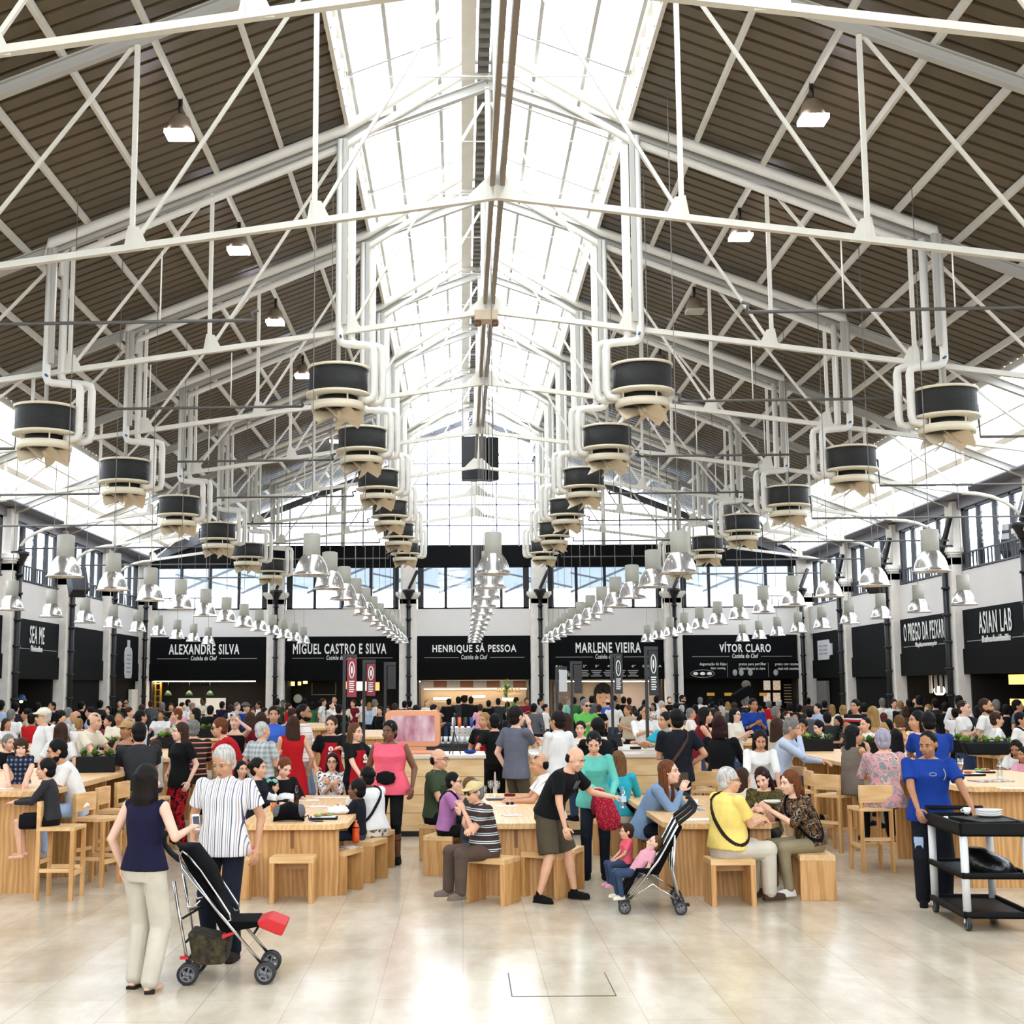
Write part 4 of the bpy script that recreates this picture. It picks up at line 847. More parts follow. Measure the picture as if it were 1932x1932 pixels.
PAT = {
 'vstripe': lambda: pattern('vstripe', 'stripe', [(0, '#e4e0dc'), (.28, '#7b8098'), (.36, '#e4e0dc'), (.55, '#9a7f74'), (.62, '#e4e0dc'), (.8, '#4b5170'), (.92, '#e4e0dc')], 16, 0),
 'vstripe2': lambda: pattern('vstripe2', 'stripe', [(0, '#e6e2de'), (.7, '#8e8078'), (.85, '#e6e2de')], 34, 0),
 'hstripe': lambda: pattern('hstripe', 'stripe', [(0, '#3b2c2a'), (.5, '#c9d2d2'), (.62, '#3b2c2a'), (.75, '#c9d2d2'), (.85, '#3b2c2a')], 11, 2),
 'hstripe2': lambda: pattern('hstripe2', 'stripe', [(0, '#251a19'), (.45, '#a04a3c'), (.62, '#c9a98e'), (.72, '#251a19')], 14, 2),
 'rstripe': lambda: pattern('rstripe', 'stripe', [(0, '#d8ccc6'), (.6, '#b5564f'), (.8, '#d8ccc6')], 20, 0),
 'wpattern': lambda: pattern('wpattern', 'stripe', [(0, '#ded9d2'), (.6, '#c98d86'), (.72, '#ded9d2')], 11, 2),
 'plaidg': lambda: pattern('plaidg', 'plaid', [(0, '#7f8584'), (1, '#c3c7c4')], 90),
 'plaidw': lambda: pattern('plaidw', 'plaid', [(0, '#aab0b8'), (.6, '#e4e2de')], 140),
 'plaidd': lambda: pattern('plaidd', 'plaid', [(0, '#10131c'), (.7, '#2a3145'), (1, '#8a93a8')], 70),
 'bwprint': lambda: pattern('bwprint', 'noise', [(0, '#dedcd8'), (.5, '#101012'), (.56, '#dedcd8'), (.66, '#101012')], 17),
 'leopardbw': lambda: pattern('leopardbw', 'dots', [(0, '#8d7a60'), (.22, '#121110'), (.38, '#dcd8cf')], 18),
 'leopard': lambda: pattern('leopard', 'noise', [(0, '#171310'), (.42, '#6a4c30'), (.5, '#1c1713'), (.56, '#8d7a62'), (.62, '#241c17')], 13),
 'oliveprint': lambda: pattern('oliveprint', 'noise', [(0, '#2c2715'), (.45, '#5d5229'), (.55, '#37301b'), (.63, '#6b5f35')], 22),
 'redprint': lambda: pattern('redprint', 'noise', [(0, '#1a0608'), (.46, '#a3121b'), (.6, '#1a0608'), (.66, '#a3121b')], 12),
 'pinkgrey': lambda: pattern('pinkgrey', 'noise', [(0, '#7b7f84'), (.4, '#c98f90'), (.52, '#8b8c8f'), (.6, '#cfa79a'), (.7, '#3c3a3a')], 9),
 'greenprint': lambda: pattern('greenprint', 'dots', [(0, '#d8dcc8'), (.3, '#7d9a62'), (.55, '#c9d3ba')], 26),
 'redblack': lambda: pattern('redblack', 'stripe', [(0, '#101012'), (.35, '#b02a2a'), (.6, '#e0dcd8'), (.75, '#101012')], 7, 2),
 'floral': lambda: pattern('floral', 'dots', [(0, '#d8c8c0'), (.16, '#b4303f'), (.3, '#8f0f26')], 60),
 'darkprint': lambda: pattern('darkprint', 'noise', [(0, '#141416'), (.5, '#6e6e70'), (.56, '#19191b'), (.66, '#8b8b88')], 20)}
# ---- skeleton in body space: x = person's left, y = -forward, z = up
def T(l, f, u): return V((l, -f, u))
ARM = dict(down=(0.25, 0.05, -0.50), table=(0.14, 0.40, -0.26), table2=(0.05, 0.36, -0.24), face=(0.06, 0.17, 0.06), chin=(0.04, 0.22, -0.03), chest=(0.06, 0.26, -0.18), hip=(0.20, 0.06, -0.40), cross=(-0.13, 0.20, -0.25), up=(0.08, 0.26, 0.22), fwd=(0.14, 0.44, -0.14), lap=(0.10, 0.30, -0.42), reach=(0.3, 0.5, 0.0), phone=(0.10, 0.30, -0.14), low=(0.2, 0.35, -0.5), back=(0.24, -0.1, -0.5), push=(0.2, 0.42, -0.33))
def ik(s, t, l1, l2, pole):
    d = t-s; L = min(d.length, (l1+l2)*0.995); d.normalize(); t = s+d*L
    a = (l1*l1-l2*l2+L*L)/(2*L); h = math.sqrt(max(l1*l1-a*a, 0)); pl = pole-d*pole.dot(d); pl.normalize()
    return s+d*a+pl*h, t
def skel(p):
    g = p.get('sex', 'm'); J = {}; lean = math.radians(p.get('lean', 0)); sd = math.radians(p.get('side', 0)); seat = p.get('seat')
    P = T(0, -0.10*math.sin(lean)*(0 if seat else 1), (seat+0.10) if seat else 0.95)
    def dirv(a): return T(math.sin(sd), math.sin(a)*math.cos(sd), math.cos(a)*math.cos(sd))
    d1, d2, d3 = dirv(lean*0.6), dirv(lean), dirv(lean*1.05)
    J['P'], J['d1'], J['d2'] = P, d1, d2
    J['waist'] = P+d1*0.17; J['chest'] = J['waist']+d2*0.19; J['shl'] = J['chest']+d3*0.12; J['neck'] = J['shl']+d3*0.05
    sw = (0.19 if g == 'm' else 0.165)*p.get('w', 1)**0.5
    hp = math.radians(p.get('hpitch', 0)); hy = math.radians(p.get('hyaw', 0)); ht = math.radians(p.get('htilt', 0))
    hd = dirv(lean*0.45+hp*0.4); J['hc'] = J['neck']+hd*0.125+T(0, 0.02, 0)
    Rz = Matrix.Rotation(hy, 3, 'Z'); Rx = Matrix.Rotation(lean*0.25+hp, 3, 'X'); J['HM'] = Rz @ Rx @ Matrix.Rotation(ht, 3, 'Y')
    for sg, nm in ((1, 'L'), (-1, 'R')):
        s = J['shl']+T(sg*sw, 0, 0)-d3*0.02; J['S'+nm] = s
        sp = p.get('arm'+nm, p.get('arms', 'down'))
        if isinstance(sp, str): sp = ARM[sp]; t = J['shl']+T(sg*sp[0], sp[1], sp[2])
        elif sp[2] < .45: t = J['shl']+T(sg*sp[0], sp[1], sp[2])
        else: t = V((sp[0], -sp[1], sp[2]))
        e, w = ik(s, t, 0.285, 0.25, T(sg*0.55, -0.5, -0.75)); J['E'+nm], J['W'+nm] = e, w
        h = P+T(sg*0.09, 0, -0.04); J['H'+nm] = h
        lg = p.get('leg'+nm)
        if seat is not None and not lg:
            sx = p.get('spread', 0.05); k = h+T(sg*sx, 0.42, 0.0); k.z = seat+0.055; k.z += p.get('kneeup', 0); az = max(0.085, seat+0.055-0.41)
            a = V((k.x+sg*0.01, k.y+p.get('tuck', 0.05), az))
        elif lg:
            a = (P if p.get('legrel') else V((0, 0, 0)))+T(*lg); k, a = ik(h, a, 0.43, 0.42, T(sg*0.15, 1, 0.1))
        else:
            st = p.get('stance', (0, 0))[0 if sg > 0 else 1]; a = T(sg*(0.105+p.get('wide', 0)), st, 0.085); k, a = ik(h, a, 0.432, 0.422, T(sg*0.1, 1, 0))
        J['K'+nm], J['A'+nm] = k, a
    return J
def torso(J, p, off, lo, hi, flare=0.0):
    """rings from pelvis to neck; lo/hi choose the span"""
    g = p.get('sex', 'm'); w = p.get('w', 1); b = p.get('belly', 0); X = V((1, 0, 0)); rings = []
    def ring(c, d, rx, ry, fo=0): v = X.cross(d).normalized(); rings.append((c+T(0, fo, 0), X, v, rx+off, ry+off))
    P, d1, d2 = J['P'], J['d1'], J['d2']; m = g == 'm'
    allr = [(P-d1*0.12, d1, .13*w, .095*w, 0), (P-d1*0.03, d1, (.168 if m else .178)*w+flare, .115*w+flare, b*.4), (P+d1*.08, d1, (.152 if m else .152)*w+flare*.5, (.108+b)*w, b), (J['waist'], d2, (.146 if m else .128)*w, (.10+b)*w, b), (J['waist']+d2*.10, d2, (.158 if m else .14)*w, (.108+b*.5)*w, b*.5), (J['chest'], d2, (.172 if m else .152)*w, (.115 if m else .122)*w, 0.012), (J['shl']-d2*.03, d2, (.165 if m else .145)*w, .088*w, 0), (J['shl']+d2*.015, d2, (.115 if m else .10)*w, .07, 0), (J['neck']+d2*.0, d2, .062, .06, 0)]
    for r in allr[lo:hi]: ring(*r)
    return rings
def hand(mb, J, nm, sg, grip=0.5):
    W, E = J['W'+nm], J['E'+nm]; d = (W-E).normalized(); inn = V((-sg, 0, 0)); F = T(0, 1, 0)
    s = F*abs(d.z)+inn*abs(d.y)+F*0.2*abs(d.x); s = s-d*s.dot(d); s.normalize()
    n = d.cross(s); ref = inn*abs(d.z)-V((0, 0, 1))*(abs(d.y)+abs(d.x)); n = n if n.dot(ref) > 0 else -n
    M = Matrix((s, d, n)).transposed(); pc = W+d*0.055
    mb.ell(pc, (0.041, 0.055, 0.017), M=M, n=12, rings=8)
    for i, (o, L) in enumerate(((0.03, .068), (0.010, .076), (-0.010, .070), (-0.029, .054))):
        b = W+d*0.092+s*o; a1, a2 = grip*0.9, grip*2.0
        q = b+(d*math.cos(a1)+n*math.sin(a1))*L*0.5; e = q+(d*math.cos(a2)+n*math.sin(a2))*L*0.5
        mb.tube([b-d*0.03, b, q, e, e+(d*math.cos(a2)+n*math.sin(a2))*0.006], [.0095, .0095, .0088, .0075, .004], 7)
    b = W+d*0.03+s*0.03; q = b+(d*.6+s*.7+n*.25).normalized()*.038; e = q+(d*.85+s*.25+n*.45).normalized()*.034
    mb.tube([b-s*0.015, b, q, e, e+d*.006], [.012, .0115, .0105, .0085, .004], 7)
def build_person(p):
    """returns list of (part name, mesh, material keys) in body space for nominal height 1.72"""
    J = skel(p); lod = p.get('lod', 1); vox = (0.0105, 0.016, 0.024)[lod]; g = p.get('sex', 'm'); w = p.get('w', 1); out = []; wl = w**0.5
    hc, HR = J['hc'], J['HM']; HR = HR*p.get('headk', 1.06); hx = lambda l, f, u: hc+HR @ T(l, f, u)
    mb = MB()
    mb.loft(torso(J, p, 0, 0, 9)); mb.cap(J['neck']-J['d2']*.04, hx(0, -0.015, -0.06), .056 if g == 'm' else .049, .054 if g == 'm' else .047)
    mb.ell(hx(0, -0.008, .025), (.076, .094, .096), HR); mb.ell(hx(0, .022, -.045), (.060, .072, .072), HR); mb.ell(hx(0, .062, -.092), (.03, .026, .022), HR)
    mb.cap(hx(0, .088, .012), hx(0, .108, -.026), .011, .015); mb.ell(hx(0, .082, -.058), (.03, .018, .018), HR)
    for s in (-1, 1):
        mb.ell(hx(s*.078, -.01, -.005), (.012, .020, .032), HR); mb.ell(hx(s*.04, .066, -.03), (.024, .024, .024), HR); mb.ell(hx(s*.032, .078, .026), (.026, .014, .010), HR)
    for sg, nm in ((1, 'L'), (-1, 'R')):
        S_, E, W_, H, K, A = (J[k+nm] for k in 'SEWHKA')
        mb.cap(S_, E, .05*wl, .039*wl); mb.cap(E, W_, .039*wl, .026); mb.cap(H, K, .078*wl, .053*wl); mb.cap(K, K.lerp(A, .35), .052*wl, .055*wl); mb.cap(K.lerp(A, .35), A, .055*wl, .034)
        mb.cap(A+V((0, .03, -.05)), A+V((sg*.015, -.13, -.06)), .03, .026); mb.ell(W_+(W_-E).normalized()*.045, (.03, .03, .03))
    ex = MB()
    if lod < 2:
        for sg, nm in ((1, 'L'), (-1, 'R')): hand(ex, J, nm, sg, p.get('grip'+nm, p.get('grip', 0.45)))
    if lod < 2 or not p.get('noface'):
        for s in (-1, 1):
            ex.cur = 1; ex.ell(hx(s*.031, .078, .006), (.0125, .009, .0062), HR, 10, 6)
            ex.cur = 2; ex.ell(hx(s*.031, .0852, .006), (.0072, .0035, .0062), HR, 8, 5)
            ex.cur = 3; ex.tube([hx(s*.014, .094, .024), hx(s*.034, .090, .030), hx(s*.052, .074, .024)], [.004, .005, .003], 6)
        ex.cur = 4; ex.ell(hx(0, .0965, -.057), (.023, .007, .0045), HR, 10, 6); ex.ell(hx(0, .0955, -.065), (.019, .008, .0055), HR, 10, 6)
    out.append(('body', job(mb, vox, ex, 5, 3, 'body'), ['skin', 'eyew', 'eyed', 'brow', 'lip']))
    # ---- top
    top = p.get('top', 'white'); slv = p.get('slv', 'short')
    if top:
        mb = MB(); lo = p.get('hem', 1)
        hi = 8 if slv in ('short', 'long', 'none', 'elbow') else 7
        rg = torso(J, p, .016, lo, hi, p.get('flare', .008))
        if lo == 0: c0 = rg[0]; f0 = p.get('flare', .008); rg[0] = (c0[0]+J['d1']*.01, c0[1], c0[2], (.172 if g == 'm' else .18)*w+.016+f0, (.118+p.get('belly', 0)*.4)*w+.016+f0)
        if slv not in ('tank', 'tube'): n0 = J['neck']-J['d2']*(.012 if g == 'm' or p.get('collar') else .022); rg = rg+[(n0, rg[-1][1], rg[-1][2], .078 if g == 'm' else .082, .074)]
        mb.loft(rg)
        if slv in ('tank',):
            for nm in 'LR':
                s0 = J['S'+nm]; a = J['chest'].lerp(s0, .55)-J['d2']*.02; b = s0.lerp(J['neck'], .45)+J['d2']*.012
                mb.cap(a, b, .045, .03)
        for nm in 'LR':
            S_, E, W_ = J['S'+nm], J['E'+nm], J['W'+nm]
            ins = S_.lerp(J['chest'], .35)
            if slv in ('short', 'long', 'elbow'): mb.cap(ins, S_, .06*wl, .063*wl)
            if slv == 'none': mb.cap(ins, S_.lerp(J['neck'], .12), .055*wl, .052*wl)
            if slv == 'short': mb.tube([S_.lerp(E, -.05), S_.lerp(E, .35), S_.lerp(E, .68)], [.060*wl, .064*wl, .068*wl], 14)
            if slv == 'elbow': mb.cap(S_, E.lerp(S_, .05), .062*wl, .056*wl)
            if slv == 'long': mb.cap(S_, E, .062*wl, .052*wl); mb.cap(E, W_.lerp(E, .06), .051*wl, .036)
        if p.get('collar'):
            mb.tube([J['neck']+J['d2']*(-.035), J['neck']+J['d2']*.005], [.085, .068], 14)
        if p.get('dress'):
            d = J['P']; z = p['dress']; mb.loft([(J['waist'], V((1, 0, 0)), V((0, 1, 0)), .14*w, .11*w), (d, V((1, 0, 0)), V((0, 1, 0)), .19*w, .14*w), (V((d.x, d.y, z+.2)), V((1, 0, 0)), V((0, 1, 0)), .22*w, .17*w), (V((d.x, d.y, z)), V((1, 0, 0)), V((0, 1, 0)), .25*w, .2*w)])
        out.append((p.get('topname', 'shirt'), job(mb, vox, None, 1, 3, 'top'), ['top']))
    # ---- bottom
    bot = p.get('bot', 'jean'); bt = p.get('btype', 'long')
    if bot:
        mb = MB(); mb.loft(torso(J, p, .010, 0, 4))
        for sg, nm in ((1, 'L'), (-1, 'R')):
            H, K, A = J['H'+nm], J['K'+nm], J['A'+nm]; lo_ = p.get('loose', .012)
            if bt == 'long': mb.cap(H, K, .088*wl+lo_*.5, .062*wl+lo_); mb.cap(K, A.lerp(K, .02), .060*wl+lo_, .046+lo_)
            elif bt == 'shorts': mb.tube([H, H.lerp(K, .5), H.lerp(K, .95)], [.095*wl, .09*wl+lo_, .085*wl+lo_], 16)
            elif bt == 'capri': mb.cap(H, K, .09*wl, .065*wl); mb.cap(K, K.lerp(A, .45), .062*wl, .056)
            elif bt == 'skirt': mb.cap(H, K.lerp(H, .05), .105*wl, .085*wl)
        if bt == 'skirt': mb.cap(J['P'], (J['KL']+J['KR'])/2, .1*wl, .08*wl)
        out.append(({'long': 'trousers', 'shorts': 'shorts', 'capri': 'capri_trousers', 'skirt': 'skirt'}[bt], job(mb, vox, None, 1, 3, 'bottom'), ['bot']))
    # ---- shoes
    sh = p.get('shoes', 'black')
    if sh:
        for sg, nm in ((1, 'L'), (-1, 'R')):
            A, K = J['A'+nm], J['K'+nm]; mb = MB(); fa = p.get('foot'+nm, 0); fz = p.get('toe'+nm, 0)
            Rf = Matrix.Rotation(math.radians(fa)+sg*.12, 3, 'Z') @ Matrix.Rotation(fz, 3, 'X'); q = lambda l, f, u: A+Rf @ T(l, f, u)
            if p.get('stype') == 'sandal':
                mb.prism([(-.04, .07), (.04, .07), (.045, -.08), (.035, -.185), (-.03, -.185), (-.042, -.08)], -.085, -.06, Rf, A); mb.tube([q(-.046, .05, -.055), q(0, .05, -.02), q(.046, .05, -.055)], .014, 8); mb.tube([q(-.04, .12, -.055), q(0, .12, -.035), q(.04, .12, -.055)], .011, 8)
            else:
                mb.cap(q(0, -.035, -.042), q(0, .06, -.045), .042, .042); mb.cap(q(0, .06, -.045), q(sg*.006, .14, -.052), .042, .034); mb.cap(q(0, -.01, -.02), q(0, -.005, .01), .04, .04)
                mb.prism([(-.038, .07), (.038, .07), (.044, -.06), (.036, -.165), (0, -.182), (-.036, -.165), (-.044, -.06)], -.085, -.066, Rf, A)
            out.append(('sandal' if p.get('stype') == 'sandal' else 'shoe', job(mb, min(vox, .014), None, 1, 1, 'shoe'), ['shoe']))
    # ---- hair
    h = p.get('hair', 'short')
    if h != 'none':
        mb = MB()
        if h in ('short', 'crop', 'long', 'bob', 'bun', 'pony', 'curly'):
            t = {'crop': .004, 'curly': .02}.get(h, .009)
            mb.ell(hx(0, -.022, .036), (.078+t, .092+t, .092+t), HR); mb.ell(hx(0, -.045, -.03), (.066+t, .058+t, .072), HR)
        if h == 'bald':
            mb.ell(hx(0, -.034, .002), (.0815, .074, .048), HR); mb.ell(hx(0, -.058, -.02), (.068, .046, .05), HR)
        if h == 'curly':
            for i in range(26): a = i*2.4; zz = -.06+.006*i; r = .085; mb.ell(hx(r*math.cos(a), -.025+r*.95*math.sin(a) if math.sin(a) < .35 else -.03, zz+.02), (.03, .03, .03))
        if h in ('long', 'bob'):
            L = p.get('hlen', .34 if h == 'long' else .17)
            for s in (-1, 1): mb.cap(hx(s*.072, -.02, .01), hx(s*.078, -.02, .02-L), .032, .026)
            mb.loft([(hx(0, -.05, .06), HR @ V((1, 0, 0)), HR @ V((0, 1, 0)), .088, .062), (hx(0, -.06, -.06), HR @ V((1, 0, 0)), HR @ V((0, 1, 0)), .092, .055), (hx(0, -.075, .02-L*.6), HR @ V((1, 0, 0)), HR @ V((0, 1, 0)), .10, .05), (hx(0, -.085, .02-L), HR @ V((1, 0, 0)), HR @ V((0, 1, 0)), .085, .03)])
        if h == 'bun': mb.ell(hx(0, -.12, .03), (.045, .04, .045), HR)
        if h == 'pony': mb.cap(hx(0, -.115, .03), hx(0, -.15, -.05), .03, .035); mb.cap(hx(0, -.15, -.05), hx(0, -.13, -.22), .035, .018)
        if p.get('beard'): mb.ell(hx(0, .03, -.062), (.062, .068, .058), HR)
        if p.get('tache'): mb.cap(hx(-.025, .094, -.046), hx(.025, .094, -.046), .008, .008)
        out.append(('hair', job(mb, max(.008, vox*.75), None, 1, 2, 'hair'), ['hair']))
    # ---- head and body accessories
    def acc(nm, mb, key, vx=None): out.append((nm, mb.mesh(nm) if vx is None else job(mb, vx, None, 1, 2, nm), [key]))
    gl = p.get('glasses')
    if gl:
        mb = MB(); up = .085 if gl == 'up' else 0.004; fw = .045 if gl == 'up' else .096
        for s in (-1, 1):
            M = HR @ Matrix.Rotation(-.9 if gl == 'up' else 0, 3, 'X')
            if gl == 'clear': mb.tube([hx(s*.034+.026*math.cos(a*PI/5), fw+.006, up+.02*math.sin(a*PI/5)) for a in range(11)], .0025, 5)
            else: mb.ell(hx(s*.034, fw, up), (.031, .008, .023), M)
            mb.tube([hx(s*.062, fw-.004, up+.006), hx(s*.086, 0.0, up+.006)], .003, 5)
        mb.tube([hx(-.012, fw+.006, up+.004), hx(.012, fw+.006, up+.004)], .003, 5)
        acc('glasses' if gl == 'clear' else 'sunglasses', mb, 'glass')
    ct = p.get('cap')
    if ct:
        mb = MB(); mb.ell(hx(0, -.012, .055), (.09, .108, .078), HR)
        if ct == 'hat': mb.lathe([(.14, 0), (.15, .01), (.09, .02)], hx(0, -.01, .05), 20, M=HR)
        else: mb.ell(hx(0, .085, .045), (.075, .07, .016), HR)
        acc('hat' if ct == 'hat' else 'cap', mb, 'cap', .009)
    if p.get('apron'):
        mb = MB(); X = V((1, 0, 0)); ys = [(J['chest']+J['d2']*.05, .10, .172), (J['waist'], .145, .158), (J['P'], .178, .166), (J['P']-V((0, 0, .42)), .18, .17)]
        vs = []
        for c, rw, ry in ys:
            for k in range(7):
                a = -1.15+2.3*k/6; vs.append(c+V((rw*math.sin(a)*1.15, -ry*w*math.cos(a)*1.06, 0)))
        fs = [(i*7+k, i*7+k+1, (i+1)*7+k+1, (i+1)*7+k) for i in range(3) for k in range(6)]
        mb.add(vs, fs, True); n = len(vs); mb.add([v+V((0, .006, 0)) for v in vs], [f[::-1] for f in fs], True); acc('apron', mb, 'apron')
        mb = MB(); c = J['chest']-J['d2']*.04+T(0, .188*w, 0)
        mb.lathe([(.022, 0), (.036, .0), (.036, .008), (.022, .008)], c, 18, M=Matrix.Rotation(PI/2, 3, 'X'), caps=False); mb.box(c, (.05, .006, .012)); mb.box(c+V((0, -.002, -.065)), (.075, .006, .03)); acc('apron_emblem', mb, 'white')
    if p.get('strap'):
        s = 1 if p['strap'] == 'L' else -1; mb = MB(); rg = torso(J, p, .027, 1, 8); pts = []
        zc = [r[0].dot(J['d2']) for r in rg]; z0, z1 = J['P'].dot(J['d2'])+.03, rg[-1][0].dot(J['d2'])+.03
        for i in range(25):
            a = math.radians(42)+(2*PI-math.radians(84))*i/24; u = math.cos(a); hh = (u+1)/1.743; z = z0+(z1-z0)*hh
            c = V([float(np.interp(z, zc, [r[0][q] for r in rg])) for q in range(3)]); ru, rv = (float(np.interp(z, zc, [r[q] for r in rg])) for q in (3, 4))
            pts.append(c+V((s*u*ru, 0, 0))+rg[3][2]*(math.sin(a)*rv))
        pts.append(J['neck']+V((s*.09, 0, .0))+J['d2']*.0); pts.append(pts[0])
        for q, e in zip(pts[:-1], pts[1:]): mb.bar(q, e, .012, .034, J['d2'])
        acc('bag_strap', mb, 'strap')
    if p.get('pouch'):
        c = J['P']+T(p['pouch'][0], p['pouch'][1], p['pouch'][2]); mb = MB(); mb.ell(c, (.13, .05, .085)); mb.box(c, (.2, .08, .12)); acc('waist_pouch', mb, 'strap', .01)
    if p.get('tie'):
        mb = MB(); c = J['neck']+T(0, .075, -.04); e = J['waist']+T(0, .14, .02); mb.bar(c, e, .055, .01, (0, 1, 0)); mb.ell(c, (.025, .02, .025)); acc('tie', mb, 'strap')
    return out
PCACHE, PEOPLE = {}, []
GEO = ('sex', 'lean', 'side', 'seat', 'w', 'belly', 'hpitch', 'hyaw', 'htilt', 'arms', 'armL', 'armR', 'legL', 'legR', 'spread', 'kneeup', 'tuck', 'stance', 'wide', 'lod', 'grip', 'gripL', 'gripR', 'slv', 'hem', 'flare', 'collar', 'dress', 'btype', 'loose', 'stype', 'hair', 'hlen', 'beard', 'tache', 'glasses', 'cap', 'apron', 'strap', 'pouch', 'tie', 'footL', 'footR', 'toeL', 'toeR', 'noface', 'topname', 'legrel', 'headk')
def person(px, py, label, Y=None, post='st', phi=180, H=None, feet=None, group=None, **p):
    """px,py: top of the head in the photo; Y depth, or found from the usual height; phi 0 faces the camera, 90 right, 180 away, 270 left"""
    seat = {'st': None, 'sb': 0.745, 'sl': 0.455}[post] if 'seatz' not in p else p.pop('seatz')
    nom = (1.72 if p.get('sex', 'm') == 'm' else 1.63)
    if feet is not None: Y = atz(px, feet, 0).y
    if Y is None:
        ht = H or (nom if seat is None else seat+0.86*nom/1.72); v = ray(px, py); Y = min(max((CH-ht)*v.y/max(-v.z, 1e-3), 9), 47.5)
    hd = at(px, py, Y)
    if p.get('lod', 1) == 2:
        while abs(hd.x-AX) > HW-.75: Y *= .985; hd = at(px, py, Y)
        while any(a[0]-.2 < hd.x < a[1]+.2 and a[2]-.2 < Y < a[3]+.2 for a in HT+ISL) and Y < 47: Y *= 1.015; hd = at(px, py, Y)
    p['seat'] = None; q = dict(p)
    if seat is None: k = hd.z/1.725
    else: k = max(.45, (hd.z-seat)/0.875)
    lean = p.get('lean', 0)
    if seat is not None: q['seat'] = round(seat/k, 2)
    J = skel(q); drop = J['hc'].z+.12
    if seat is None: k = hd.z/drop
    else:
        for _ in range(3): k = hd.z/drop; q['seat'] = round(seat/k, 2); drop = skel(q)['hc'].z+.12
    if p.get('lod', 1) == 2: k = min(max(k, .8), 1.14)
    q['seat'] = None if seat is None else (round(seat/k/.06)*.06 if p.get('lod', 1) == 2 else round(seat/k, 2))
    J = skel(q); ph = math.radians(phi); off = Matrix.Rotation(ph, 3, 'Z') @ (J['hc']*k)
    loc = V((hd.x-off.x, hd.y-off.y, p.get('z0', 0)))
    q.setdefault('lod', 1); q.setdefault('w', 1.07 if p.get('sex', 'm') == 'm' else 1.03)
    key = repr([(a, q.get(a)) for a in GEO])
    if key not in PCACHE: PCACHE[key] = build_person(q)
    root = empty('person', loc, ph, label, 'person', group); root.scale = (k, k, k)
    root['px'] = px
    MK = dict(skin=skin(p.get('skin', 'l')), eyew=mat('eye_white', '#b8aca3', 0.4), eyed=mat('eye_dark', '#140d09', 0.2), brow=hairm(p.get('hc', 'db') if p.get('hc') not in ('bl', 'wh') else 'gr'), lip=mat('lip_'+p.get('skin', 'l'), {'l': '#b06a5c', 'm': '#9a5b4b', 't': '#844a3a', 'b': '#5c2f2a', 'd': '#43211d', 'p': '#bb7568'}[p.get('skin', 'l')], 0.4), hair=hairm(p.get('hc', 'db')), shoe=cloth(p.get('shoes', 'black')) if p.get('shoes', 'black') else None, top=cloth(p.get('top', 'white')) if p.get('top', 'white') else None, bot=cloth(p.get('bot', 'jean')) if p.get('bot', 'jean') else None, glass=mat('dark_lens', '#0b0b0d', 0.1), cap=cloth(p.get('capc', 'cream')), apron=cloth('apron'), strap=cloth(p.get('strapc', 'black')), white=M_white)
    if p.get('glasses') == 'clear': MK['glass'] = M_blackm
    for nm, me, keys in PCACHE[key]:
        o = bpy.data.objects.new(nm, me); COL.objects.link(o); o.parent = root
        if len(me.materials) < len(keys):
            for _ in keys: me.materials.append(None)
        for i, kk in enumerate(keys): o.material_slots[i].link = 'OBJECT'; o.material_slots[i].material = MK[kk]
        if 'px' in root: pass
    del root['px']
    PEOPLE.append((root, label)); root['_j'] = 0; del root['_j']
    return root, J, k
def wpt(r, J, k, nm):
    """world position of a joint"""
    return V(r.location)+Matrix.Rotation(r.rotation_euler.z, 3, 'Z') @ (J[nm]*k)
# ================================================================= THE PEOPLE UP FRONT
P_ = person
navy = P_(280, 1445, 'person in navy sleeveless top and cream trousers, back to the camera, holding a phone', feet=1868, phi=158, sex='f', lod=0, hair='bob', hc='db', hlen=.23, top='navy', slv='none', hem=1, flare=.012, bot='stone', loose=.030, shoes='dbrown', stype='sandal', skin='p', armR=(.30, .17, -.20), gripR=.8, stance=(.06, -.04), footR=40, hpitch=-4)
stri = P_(423, 1410, 'person in striped short-sleeved shirt and black jeans standing behind the empty pushchair', feet=1812, phi=-14, lod=0, hair='short', hc='wh', tache=1, top='vstripe', slv='short', hem=0, flare=.03, collar=1, bot='djean', shoes='dbrown', skin='m', hpitch=26, hyaw=-8, armR=(.24, .10, -.47), armL=(.30, .02, -.52), w=1.12, belly=.02, loose=.018)
P_(87, 1435, 'small child in dark grey top sitting on the nearest left bar stool', headk=1.2, Y=14.2, post='sb', phi=-82, lod=0, hair='short', hc='bk', top='dgrey', slv='long', bot='black', btype='shorts', shoes=None, skin='l', lean=8, arms='table', seatz=.745)
P_(40, 1400, 'toddler in dark plaid dress sitting barefoot on the left high table', headk=1.45, Y=14.95, phi=8, lod=0, hair='curly', hc='br', top='plaidd', slv='elbow', hem=1, flare=.03, bot=None, shoes=None, skin='p', seatz=1.08, legrel=1, legL=(.13, .36, -.04), legR=(-.13, .36, -.04), armL='low', armR='low', hyaw=10)
P_(108, 1397, 'person in printed white t-shirt and pale jeans bending over a child at the left table', Y=15.2, post='sb', phi=-65, lod=0, hair='short', hc='bk', beard=1, top='white', slv='short', bot='lblue', shoes='lgrey', skin='m', lean=24, hpitch=8, arms='lap')
P_(17, 1387, 'person in black t-shirt with grey hair resting a hand on the cheek behind the toddler', Y=18.9, post='sb', phi=50, hair='short', hc='gr', top='black', skin='l', armL='face', armR='table', lean=15)
P_(262, 1365, 'person in dark grey t-shirt seen from behind, seated at the left high table', Y=17.9, post='sb', phi=205, lod=0, hair='short', hc='bk', top='dgrey', skin='m', bot='khaki', lean=16, arms='table', w=1.12)
